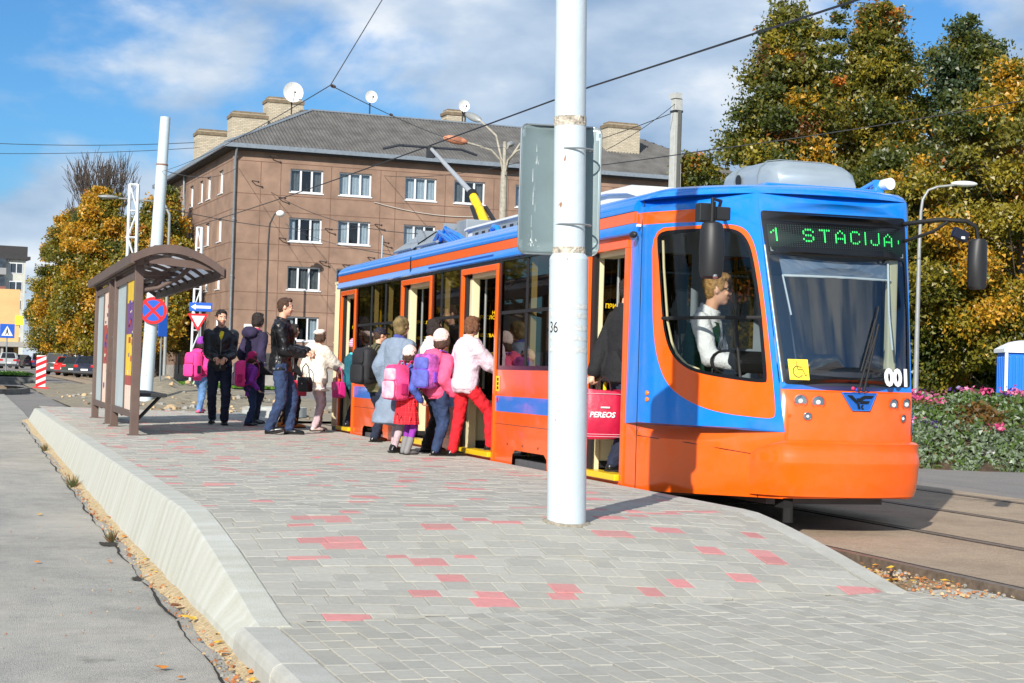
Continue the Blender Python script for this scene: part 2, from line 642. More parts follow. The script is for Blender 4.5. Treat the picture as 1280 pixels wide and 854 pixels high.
def streaked():
    m = mat('cast_concrete', (192, 192, 184), rough=.9, var=.05, scale=60, bump=.3, bscale=110)
    nt = m.node_tree; N, L = nt.nodes.new, nt.links.new
    b = nt.nodes['Principled BSDF']
    src = b.inputs['Base Color'].links[0].from_socket
    tc = N('ShaderNodeTexCoord'); mp = N('ShaderNodeMapping'); mp.inputs['Scale'].default_value = (1, 4.5, .5)
    L(tc.outputs['Object'], mp.inputs[0])
    n = N('ShaderNodeTexNoise'); n.inputs['Scale'].default_value = 1.6; n.inputs['Detail'].default_value = 6
    L(mp.outputs[0], n.inputs['Vector'])
    r = N('ShaderNodeValToRGB'); r.color_ramp.elements[0].position = .35; r.color_ramp.elements[1].position = .65
    r.color_ramp.elements[0].color = lin((226, 226, 214)) + (1,); r.color_ramp.elements[1].color = (1, 1, 1, 1)
    L(n.outputs['Fac'], r.inputs[0])
    mx = N('ShaderNodeMix'); mx.data_type = 'RGBA'; mx.blend_type = 'MULTIPLY'; mx.inputs[0].default_value = .75
    L(src, mx.inputs[6]); L(r.outputs[0], mx.inputs[7]); L(mx.outputs[2], b.inputs['Base Color'])
    return m
CAST = streaked()
def block(w, l, h=.055, c=.0032):
    """one paving block, chamfered, top at z=0"""
    x, y = w / 2, l / 2
    v = [(-x, -y, -h), (x, -y, -h), (x, y, -h), (-x, y, -h), (-x, -y, -c), (x, -y, -c), (x, y, -c), (-x, y, -c),
         (-x + c, -y + c, 0), (x - c, -y + c, 0), (x - c, y - c, 0), (-x + c, y - c, 0)]
    f = [(8, 9, 10, 11)] + [(k, (k + 1) % 4, 4 + (k + 1) % 4, 4 + k) for k in range(4)] + [(4 + k, 4 + (k + 1) % 4, 8 + (k + 1) % 4, 8 + k) for k in range(4)]
    return v, f
BLK = {}
def block_mesh(w, l, m):
    k = (round(w, 3), round(l, 3), m.name)
    if k not in BLK:
        v, f = block(w, l)
        me = bpy.data.meshes.new('paver')
        me.from_pydata(v, [], f)
        me.materials.append(m)
        BLK[k] = me
    return BLK[k]
def lay(parent, cells, zf, nf, lim=300):
    """cells: (x, y, w, l, pink, clamp); nearest ones become objects, the rest one mesh"""
    cells.sort(key=lambda c: (c[5], c[0] ** 2 + c[1] ** 2))
    mb = MB()
    for i, (x, y, w, l, pink, cl) in enumerate(cells):
        dz = random.uniform(-.002, .002)
        if i < lim and not cl:
            o = link('paver', block_mesh(w, l, P_PINK if pink else P_GREY), parent)
            n = nf(x, y)
            q = Vector((0, 0, 1)).rotation_difference(n)
            o.rotation_mode = 'QUATERNION'
            o.rotation_quaternion = q @ Quaternion((0, 0, 1), random.uniform(-.008, .008))
            o.location = (x, y, zf(x, y) + dz)
        else:
            v, f = block(w, l)
            vs = []
            for p in v:
                px, py = x + p[0], y + p[1]
                if cl: py = cl(px, py)
                vs.append((px, py, zf(px, py) + p[2] + dz))
            mb.add(vs, f, 1 if pink else 0)
    tag(mb.build('paver_field', [P_GREY_S, P_PINK_S], parent, fix=False), kind='stuff')
def platform():
    base = MB()
    ys = [0] * 0
    rows = []
    yy = [0, .1, .2, .3, .4, .5, .6, .7, .8, .9, 1.0]
    xs = [1.36, 2, 3, 4, 5, 5.3]
    for t in yy:
        rows.append([(x, lerp(y_end(x), y_top(x), t), zp(x, lerp(y_end(x), y_top(x), t)) - .009) for x in xs])
    for y in (14, 20, 26, 31):
        rows.append([(x, y, -.009) for x in xs])
    rows.append([(x, 34.6 + max(0, 5.3 - x) * .6, -.009) for x in xs])
    base.grid(rows)
    t = tag(base.build('platform', JOINT, fix=False), kind='structure')
    cells = []
    y = 8.0
    rnd = random.Random(3)
    while y < 36.5:
        d = rnd.choice([.08, .16, .16, .16, .12])
        x = 1.50 - rnd.uniform(0, .1)
        yc = y + d / 2
        while x < 5.18:
            l = rnd.choice([.12, .16, .16, .20, .24])
            xa, xb = max(x, 1.505), min(x + l, 5.175)
            if xb - xa > .04:
                xc = (xa + xb) / 2
                if y + d > y_end(xc) + .03 and yc < 34.4 + (5.3 - xc) * .6:
                    band = .075 + .075 * math.sin(y * 2.9 + xc * .8) * math.sin(xc * 2.2 - y * .7)
                    pink = rnd.random() < band * .85 + .03
                    cl = None
                    if y < y_end(xc) + .03:
                        cl = lambda px, py: max(py, y_end(px) + .004)
                    full = (abs(xb - xa - l) < 1e-6)
                    cells.append((xc, yc, (l if full else round(xb - xa, 2)) - .0035, d - .0035, pink, cl))
            x += l
        y += d
    lay_cells(t, cells, zp, zp_n)
def lay_cells(t, cells, zf, nf):
    a = [c for c in cells if c[5] is None]
    b = [c for c in cells if c[5] is not None]
    a.sort(key=lambda c: c[0] ** 2 + c[1] ** 2)
    mb = MB()
    for i, (x, y, w, l, pink, cl) in enumerate(a + b):
        dz = random.uniform(-.0035, .0035)
        if i < 300 and cl is None:
            o = link('paver', block_mesh(w, l, P_PINK if pink else P_GREY), t)
            q = Vector((0, 0, 1)).rotation_difference(nf(x, y))
            o.rotation_mode = 'QUATERNION'
            o.rotation_quaternion = q @ Quaternion((0, 0, 1), random.uniform(-.01, .01)) @ Quaternion((0, 1, 0), random.uniform(-.008, .008))
            o.location = (x, y, zf(x, y) + dz)
        else:
            v, f = block(w, l)
            vs = []
            for p in v:
                px, py = x + p[0], y + p[1]
                if cl: py = cl(px, py)
                vs.append((px, py, zf(px, py) + p[2] + dz))
            mb.add(vs, f, 1 if pink else 0)
    tag(mb.build('paver_field', [P_GREY_S, P_PINK_S], t, fix=False), kind='stuff')
platform()
def pavement():
    mb = MB()
    rows = []
    for y in (2, 5, 7):
        rows.append([(x, y, -.311) for x in (1.3, 3, 4.5, 5.885)])
    rows.append([(x, y_end(x) + .02, -.311) for x in (1.3, 3, 4.5, 5.885)])
    mb.grid(rows)
    t = tag(mb.build('pavement', JOINT, fix=False), kind='structure')
    cells = []
    rnd = random.Random(5)
    x = 1.44
    while x < 5.80:
        y = 4.6 + rnd.uniform(0, .2)
        while y < y_end(x + .05):
            cl = None
            if y + .2 > y_end(x + .05):
                cl = lambda px, py: min(py, y_end(px) - .004)
            if not (cl and y + .03 > y_end(x + .05)):
                cells.append((x + .055, y + .1, .104, .195, False, cl))
            y += .2
        x += .11
    # visible ones first
    cells = [c for c in cells if c[1] > 5.9 or c[5]]
    lay_cells(t, cells, lambda x, y: -.30, lambda x, y: Vector((0, 0, 1)))
pavement()
def kerbs():
    # platform kerb along the road: battered cast wall with a flat top
    mb = MB()
    ys = [7.97] + [8.2 + .2 * i for i in range(16)] + [12 + 2.0 * i for i in range(12)] + [34.6]
    rows = []
    for y in ys:
        z = zp(1.42, max(y, y_end(1.42))) + .006
        zb = prof(y) - .05
        rows.append([(1.215, y, zb), (1.235, y, zb + .12), (1.325, y, z - .03), (1.335, y, z - .008), (1.35, y, z), (1.49, y, z + .002), (1.503, y, z - .006), (1.503, y, z - .1), (1.45, y, zb)])
    mb.loft(rows)
    tag(mb.build('kerb', CAST, smooth=14), kind='structure')
    # rounded far end of the kerb
    mb = MB()
    rows = []
    for k in range(9):
        a = k / 8
        y = 34.62 + 5.5 * a; dx = 1.6 * a * a
        z = .004 - .14 * a
        rows.append([(1.215 + dx, y, prof(y) - .05), (1.325 + dx, y, z - .02), (1.35 + dx, y, z), (1.49 + dx, y, z), (1.503 + dx, y, z - .1)])
    mb.loft(rows)
    tag(mb.build('kerb', CAST, smooth=14), kind='structure')
    # pavement kerb in the foreground: single stones
    y = 7.94
    first = None
    while y > 3.5:
        m2 = MB()
        a, b = y - .985, y
        zt = -.292
        prof_ = [(1.215, -.55), (1.225, zt - .05), (1.24, zt - .015), (1.27, zt), (1.425, zt - .002), (1.432, zt - .2)]
        m2.loft([[(px, a, pz) for px, pz in prof_], [(px, b, pz) for px, pz in prof_]])
        tag(m2.build('kerb', CONC, bevel=.006), kind='structure')
        y -= 1.0
    # tram-side kerb
    y = y_end(5.25) - .03
    while y < 35:
        b = min(y + (.5 if y < 12 else 1.0), 35)
        m2 = MB()
        def pr(yy):
            z = zp(5.25, max(yy, y_end(5.25))) + .007
            return [(5.18, yy, z), (5.32, yy, z), (5.335, yy, z - .015), (5.335, yy, -.45), (5.18, yy, -.45)]
        m2.loft([pr(y + .003), pr((y + b) / 2), pr(b - .003)])
        tag(m2.build('kerb', CONC), kind='structure')
        y = b
    # sand that has washed against the wall, the open seam beside it
    SAND = mat('washed_sand', (190, 168, 130), rough=1, var=.3, scale=30, bump=.8, bscale=90)
    mb = MB()
    rows = []
    rs = random.Random(2)
    for i in range(120):
        y = 5.5 + i * .25
        w = .04 + .035 * rs.random() + .045 * max(0, math.sin(y * 1.3))
        z = prof(y)
        rows.append([(1.225 - w, y, z + .003), (1.225 - w * .5, y, z + .014 + .012 * rs.random()), (1.25, y, z + .03 + .02 * rs.random())])
    mb.grid(rows)
    tag(mb.build('sand_strip', SAND, smooth=60, fix=False), kind='stuff')
    mb = MB()
    rows = []
    for i in range(260):
        y = 5.5 + i * .11
        c = 1.095 + .012 * math.sin(y * 5) + .012 * (rs.random() - .5)
        w = max(0.0015, .004 + .004 * math.sin(y * 2.1) + .004 * rs.random())
        rows.append([(c - w, y, prof(y) + .0045), (c + w, y, prof(y) + .0045)])
    mb.grid(rows)
    tag(mb.build('seam_gap', DARKGAP, fix=False), kind='structure')
    for (x, y, r) in ((1.06, 13.0, .085), (1.07, 10.9, .05)):
        mb = MB()
        n = 34
        mb.add([(x + r * (.45 + .6 * rs.random()) * math.cos(2 * PI * k / n), y + 2.2 * r * (.6 + .5 * rs.random()) * math.sin(2 * PI * k / n), prof(y) + .006) for k in range(n)], [tuple(range(n))])
        tag(mb.build('broken_hole', mat('tar_hole', (52, 46, 40), rough=1, var=.5, scale=40, bump=1, bscale=60), fix=False), kind='structure')
    # grit and stones
    mb = MB()
    def stone(x, y, z, s):
        mb.ball((x, y, z), (s, s * .8, s * .6), 5, 3, mi=rs.randrange(3), R=Matrix.Rotation(rs.random() * 6, 3, 'Z'))
    for i in range(900):
        y = 5.6 + 18 * rs.random() ** 1.7
        stone(1.225 - .13 * rs.random(), y, prof(y) + .018, .004 + .012 * rs.random() ** 2)
    for i in range(900):
        y = 8.6 + 4.5 * rs.random()
        x = 5.36 + .5 * rs.random()
        stone(x, y, -.325 if y > 10 else -.29, .005 + .014 * rs.random() ** 2)
    for i in range(160):
        stone(1.1 - 3.5 * rs.random(), 6.5 + 12 * rs.random(), -.43 + .003, .003 + .006 * rs.random())
    tag(mb.build('gravel', [mat('stone_tan', (186, 160, 122), var=.3), mat('stone_grey', (150, 146, 138), var=.3), mat('stone_rust', (168, 108, 66), var=.3)], fix=False), kind='stuff')
    # weeds in the seam
    for (x, y, s, k) in ((1.13, 18.6, .16, 60), (1.10, 13.2, .11, 40), (1.12, 25.0, .14, 40)):
        mb = MB()
        for i in range(k):
            a = rs.random() * 6.28; r = s * .5 * rs.random(); h = s * (.4 + .6 * rs.random()); q = .004 + .006 * rs.random()
            bx_, by_ = x + r * .4 * math.cos(a), y + r * math.sin(a); tx, ty = x + r * 1.6 * math.cos(a), y + r * 2 * math.sin(a)
            mb.add([(bx_ - q, by_, prof(y)), (bx_ + q, by_, prof(y)), (tx, ty, prof(y) + h)], [(0, 1, 2)], i % 2)
        tag(mb.build('weeds', [mat('dry_weed', (112, 84, 58), var=.3), mat('weed_green', (74, 84, 46), var=.3)], fix=False), kind='stuff')
    # fallen leaves
    mb = MB()
    for i in range(150):
        if i < 30:
            y = 6.4 + 10 * rs.random() ** 1.5; x = 1.23 - .14 * rs.random(); z = prof(y) + .03
        elif i < 125:
            y = 9 + 3 * rs.random(); x = 5.36 + .5 * rs.random(); z = -.285
        else:
            y = 7 + 10 * rs.random(); x = 1.0 - 3.2 * rs.random(); z = prof(y) + .008
        s = .018 + .02 * rs.random()
        a = rs.random() * 6.3
        ca, sa = math.cos(a), math.sin(a)
        P = [(-1, 0), (-.4, .55), (.2, .6), (1, 0), (.2, -.6), (-.4, -.55)]
        mb.add([(x + s * (p[0] * ca - p[1] * sa), y + s * (p[0] * sa + p[1] * ca), z + s * .5 * rs.random()) for p in P], [(0, 1, 2, 3), (0, 3, 4, 5)], rs.randrange(3))
    tag(mb.build('fallen_leaves', [mat('leaf_yellow', (214, 170, 52), var=.2), mat('leaf_ochre', (190, 120, 44), var=.2), mat('leaf_brown', (134, 84, 44), var=.2)], fix=False), kind='stuff')
kerbs()
# ------------------------------------------------------------------ trees and planting
LEAF = {}
def leaf_mat(name, col):
    if name in LEAF: return LEAF[name]
    m = bpy.data.materials.new(name)
    m.use_nodes = True
    nt = m.node_tree; N, L = nt.nodes.new, nt.links.new
    nt.nodes.clear()
    out = N('ShaderNodeOutputMaterial')
    d = N('ShaderNodeBsdfDiffuse'); t = N('ShaderNodeBsdfTranslucent'); g = N('ShaderNodeBsdfGlossy')
    g.inputs['Roughness'].default_value = .45
    geo = N('ShaderNodeNewGeometry')
    hs = N('ShaderNodeHueSaturation')
    mr = N('ShaderNodeMapRange'); mr.inputs['To Min'].default_value = .74; mr.inputs['To Max'].default_value = 1.26
    L(geo.outputs['Random Per Island'], mr.inputs[0]); L(mr.outputs[0], hs.inputs['Value'])
    hs.inputs['Color'].default_value = lin(col) + (1,)
    L(hs.outputs[0], d.inputs[0]); L(hs.outputs[0], t.inputs[0])
    m1 = N('ShaderNodeMixShader'); m1.inputs[0].default_value = .42
    L(d.outputs[0], m1.inputs[1]); L(t.outputs[0], m1.inputs[2])
    m2 = N('ShaderNodeMixShader'); m2.inputs[0].default_value = .05
    L(m1.outputs[0], m2.inputs[1]); L(g.outputs[0], m2.inputs[2]); L(m2.outputs[0], out.inputs[0])
    LEAF[name] = m
    return m
LM = [leaf_mat('leaves_dark_green', (76, 87, 30)), leaf_mat('leaves_olive', (116, 113, 38)), leaf_mat('leaves_yellow_green', (156, 142, 44)),
      leaf_mat('leaves_gold', (210, 160, 44)), leaf_mat('leaves_orange', (186, 112, 32)), leaf_mat('leaves_brown', (112, 78, 40)), leaf_mat('leaves_blue_green', (74, 92, 62))]
BARK = mat('tree_bark', (104, 94, 82), rough=.95, var=.35, scale=8, bump=.8, bscale=20)
BARKD = mat('tree_bark_dark', (74, 64, 56), rough=.95, var=.35, scale=8, bump=.8, bscale=20)
def leaf_mesh(name, C, size, mi, mats, parent, rng, up=0.3, quad=True):
    n = len(C)
    nrm = rng.normal(size=(n, 3)); nrm[:, 2] += up
    nrm /= np.linalg.norm(nrm, axis=1)[:, None]
    a = rng.normal(size=(n, 3))
    u = np.cross(nrm, a); u /= np.linalg.norm(u, axis=1)[:, None]
    w = np.cross(nrm, u)
    s = np.asarray(size).reshape(-1, 1) * (rng.uniform(.6, 1.3, size=(n, 1)))
    # pointed leaf spray: kite
    k_ = 4 if quad else 3
    v = np.empty((n, k_, 3))
    v[:, 0] = C - u * s
    v[:, 1] = C - u * s * .1 + w * s * .62
    v[:, 2] = C + u * s
    if quad: v[:, 3] = C + u * s * .05 - w * s * .62
    else: v[:, 1] = C + w * s * 1.1
    me = bpy.data.meshes.new(name)
    me.vertices.add(n * k_); me.loops.add(n * k_); me.polygons.add(n)
    me.vertices.foreach_set('co', v.reshape(-1))
    me.loops.foreach_set('vertex_index', np.arange(n * k_, dtype=np.int32))
    me.polygons.foreach_set('loop_start', np.arange(0, n * k_, k_, dtype=np.int32))
    me.polygons.foreach_set('loop_total', np.full(n, k_, dtype=np.int32))
    for m in mats: me.materials.append(m)
    me.polygons.foreach_set('material_index', np.asarray(mi, dtype=np.int32))
    me.update(); me.validate()
    return link(name, me, parent)
def tree(name, label, loc, H, R, z0, nclump, per, leaf, weights, seed, group, bark=BARK, trunk_r=.2, shape='oval', lean=0.0, csize=1.0, loose=1.0):
    """trunk with limbs; crown of many small leaves gathered in uneven clumps"""
    rng = np.random.default_rng(seed)
    rs = random.Random(seed)
    t = thing(name, label, 'tree', loc, 0, group)
    tb = MB()
    pts = [V(0, 0, -.3)]
    for k in range(1, 8):
        q = k / 7
        pts.append(V(lean * q * q + rs.uniform(-.08, .08) * H * .02, rs.uniform(-.1, .1), H * .93 * q))
    tb.tube(pts, [trunk_r * (1.25 - 1.15 * (k / 7) ** .8) if k else trunk_r * 1.5 for k in range(8)], 10)
    tb.build('trunk', bark, t, smooth=60, fix=False)
    cl = []
    lb = MB()
    for i in range(nclump):
        q = (i + .5) / nclump
        z = z0 + (H - z0) * (q ** .9)
        f = (z - z0) / (H - z0)
        if shape == 'oval': rad = R * (math.sin(PI * min(1, .12 + f * .86)) ** .75)
        elif shape == 'cone': rad = R * (1.03 - f) ** .85 * min(1, .70 + f * 2.0) * 1.12
        else: rad = R * (1 - abs(f - .45) ** 2.2 * 3.2 if f > .45 else 1 - (.45 - f) ** 2 * 2)
        a = i * 2.39996 + rs.uniform(-.5, .5)
        rr = rad * math.sqrt(rs.uniform(.08, 1.0)) * rs.uniform(.8, 1.2)
        c = V(lean * f + rr * math.cos(a), rr * math.sin(a), z + rs.uniform(-.4, .4))
        cl.append((c, rr / max(R, .1)))
        if i % 2 == 0:
            zb = max(z0 * .6, z - rr * .7 - .5)
            b0 = V(lean * (zb / H) ** 2, 0, zb)
            mid = (b0 + c) / 2 + V(0, 0, -.15 * rr)
            lb.tube([b0, mid, c], [trunk_r * .32 * (1 - f * .6), trunk_r * .2 * (1 - f * .6), .02], 5)
    for i in range(5 if shape == 'cone' else 3):
        a = rs.uniform(0, 6.28); rr = R * rs.uniform(.15, .5); zt = z0 + (H - z0) * rs.uniform(.80, 1.03)
        for k in range(4): cl.append((V(lean + rr * math.cos(a) + rs.uniform(-.15, .15), rr * math.sin(a), zt - .55 * k), -1.0 - k * .2))
    lb.build('limbs', bark, t, smooth=60, fix=False)
    Cs, Ms = [], []
    wts = np.array(weights, float); wts /= wts.sum()
    for c, ro in cl:
        n = int(per * rng.uniform(.6, 1.4))
        s = csize * rng.uniform(.7, 1.3) * (1 - .35 * (c.z - z0) / (H - z0))
        if ro < 0: n = int(n * .3); s *= .5
        P = np.clip(rng.normal(size=(n, 3)), -1.55, 1.55) * np.array([.62, .62, .42]) * s * loose
        # clumps hang in shells: push leaves outwards a little
        P *= (0.55 + .75 * rng.random((n, 1)))
        Cs.append(P + np.array(c))
        kk = rng.choice(len(wts), p=wts)
        k2 = rng.choice(len(wts), p=wts)
        Ms.append(np.where(rng.random(n) < .74, kk, np.where(rng.random(n) < .75, k2, rng.choice(len(wts), size=n, p=wts))))
    C = np.concatenate(Cs); M = np.concatenate(Ms)
    leaf_mesh('crown', C, leaf, M, LM, t, rng, quad=False)
    return t
def bare_tree(loc, H, label, seed):
    rs = random.Random(seed)
    t = thing('bare_tree', label, 'tree', loc)
    tb, bb = MB(), MB()
    def grow(p, d, L, r, k):
        mid = p + d * L * .5 + V(rs.uniform(-.1, .1), rs.uniform(-.1, .1), 0) * L * .3
        e = p + d * L
        (tb if k == 0 else bb).tube([p, mid, e], [r, r * .85, r * .62], 6 if k < 3 else 4, cap=False)
        if k >= 6: return
        for j in range(4 if k in (1, 2) else 3 if k < 5 else 2):
            ax = V(rs.uniform(-1, 1), rs.uniform(-1, 1), rs.uniform(-.2, .2)).normalized()
            nd = (Quaternion(ax, rs.uniform(.14, .46)) @ d + V(0, 0, .24)).normalized()
            grow(e if j else p + d * L * .8, nd, L * rs.uniform(.6, .82), max(r * .55, .018), k + 1)
    grow(V(0, 0, -.2), V(.02, 0, 1).normalized(), H * .27, .24, 0)
    tb.build('trunk', BARKD, t, smooth=60, fix=False)
    bb.build('branches', BARKD, t, smooth=60, fix=False)
    return t

GT = 'large autumn trees beyond the tram'
W1 = [30, 34, 18, 7, 6, 5, 0]
tree('linden_tree', 'tall dark green autumn tree with pointed top right behind the tram cab', (27.0, 54, -.2), 13.9, 4.0, .8, 165, 950, .083, [46, 34, 11, 4, 3, 2, 0], 21, GT, shape='cone', csize=.72)
tree('linden_tree', 'tall autumn tree with orange crown tip above the tram windscreen', (31.6, 56, -.2), 14.9, 4.2, 1.0, 165, 950, .083, [36, 32, 16, 10, 6, 0, 0], 22, GT, shape='cone', csize=.76)
tree('linden_tree', 'blue green tree rising behind the yellow one at upper right', (36.2, 57.5, -.2), 14.6, 3.2, 1.5, 115, 760, .092, [34, 26, 4, 0, 0, 0, 36], 23, GT, shape='oval', csize=.76)
tree('maple_tree', 'golden yellow broad tree at the right edge above the toilet cabin', (33.2, 49.0, -.2), 11.9, 3.3, 1.6, 120, 950, .083, [18, 30, 32, 19, 1, 0, 0], 24, GT, trunk_r=.17, shape='oval', csize=.76)
tree('maple_tree', 'low olive tree filling the gap beside the tram windscreen', (29.2, 51.5, -.2), 8.4, 2.7, .6, 90, 950, .083, [44, 36, 16, 4, 0, 0, 0], 25, GT, shape='oval', csize=.76)
tree('linden_tree', 'yellow topped tree cut by the right edge of the picture', (38.2, 55, -.2), 13.6, 3.0, 2.0, 105, 760, .092, [22, 32, 28, 17, 1, 0, 0], 26, GT, shape='oval', csize=.76)
tree('linden_tree', 'low dark green tree close behind the tram air conditioner', (29.6, 59.5, -.2), 12.6, 3.4, 2.0, 90, 700, .09, [44, 38, 12, 3, 3, 0, 0], 27, GT, shape='cone', csize=.76)
tree('linden_tree', 'low green tree filling the gap right of the concrete pole', (25.3, 57.6, -.2), 9.0, 2.3, 1.2, 62, 600, .09, [38, 38, 16, 5, 3, 0, 0], 33, GT, shape='cone', csize=.76)
tree('linden_tree', 'dark shaded tree deep behind the flower bed', (35.4, 68, -.2), 10.5, 4.6, .6, 100, 560, .12, [52, 40, 8, 0, 0, 0, 0], 28, GT, shape='oval')
tree('linden_tree', 'shaded green tree behind the right mirror of the tram', (42.5, 70, -.2), 10.5, 4.6, .6, 90, 560, .12, [48, 42, 10, 0, 0, 0, 0], 29, GT, shape='oval')
LT = 'yellow street trees along the parked cars'
WY = [12, 24, 32, 30, 2, 0, 0]
for i, (x, y, h, r, lab, w) in enumerate([
    (7.9, 138, 12.6, 2.7, 'golden street tree nearest the road bend, left of the row', [8, 22, 32, 37, 1, 0, 0]),
    (9.0, 126, 13.4, 2.7, 'tall golden tree left of the stop shelter roof', WY),
    (10.0, 150, 14.2, 3.0, 'bronze and green tree in the middle of the yellow row', [28, 32, 24, 14, 2, 0, 0]),
    (10.9, 112, 10.0, 2.2, 'yellow tree directly behind the shelter roof', WY),
    (12.5, 118, 12.4, 2.2, 'slim yellow tree beside the white catenary pole', WY),
    (11.2, 170, 13.0, 3.4, 'pale yellow tree far down the street behind the row', [14, 26, 34, 24, 2, 0, 0]),
    (8.7, 186, 9.6, 2.6, 'green and yellow tree farthest left in the street row', [30, 34, 24, 12, 0, 0, 0])]):
    tree('street_tree', lab, (x, y, prof(y)), h, r, 2.2, 120, 640, .114, w, 40 + i, LT, bark=BARKD, trunk_r=.19, shape='oval', csize=.85)
def reflection_trees():
    # unseen trees across the road, added so the tram glass reflects dark foliage
    a = tree('street_tree', 'unseen green tree across the road, added for window reflections', (-9, 74, prof(74)), 11, 4.2, 1.2, 80, 300, .2, [40, 34, 16, 8, 2, 0, 0], 71, 'unseen trees added for reflections', bark=BARKD)
    for x, y, s in ((-10, 88, 1.1), (-9, 104, 1.0), (-11, 121, 1.15), (-9, 139, 1.1), (-12, 160, 1.2), (-24, 60, 1.2), (-27, 44, 1.1), (-30, 30, 1.2), (-34, 14, 1.15), (-40, -2, 1.2)):
        c = copy_tree(a); c.location = (x, y, prof(y)); c.scale = (s, s, s); c.rotation_euler.z = x + y
reflection_trees()
bare_tree((10.3, 134, -.1), 20.5, 'leafless tree standing above the yellow street trees', 4)

def lawn(name, x0, x1, y0, y1, z, n, seed, dark=False):
    rng = np.random.default_rng(seed)
    mb = MB()
    mb.grid([[(x0, y0, z), (x1, y0, z)], [(x0, y1, z), (x1, y1, z)]])
    g = tag(mb.build(name, mat('turf_ground', (72, 96, 34), rough=1, var=.3, scale=3), fix=False), kind='structure')
    C = np.stack([rng.uniform(x0, x1, n), rng.uniform(y0, y1, n), np.full(n, z + .05)], 1)
    o = leaf_mesh('grass', C, .09, rng.integers(0, 2, n), [leaf_mat('grass_green', (84, 128, 34)), leaf_mat('grass_light', (112, 150, 46))], None, rng, up=.1)
    tag(o, kind='stuff')
lawn('lawn', 18, 60, 40, 76, -.20, 9000, 61)
lawn('lawn', 10, 15.2, 84, 104, prof(95) + .05, 3000, 62)
lawn('lawn', -3.5, 3.2, 84, 100, .25, 3000, 63)

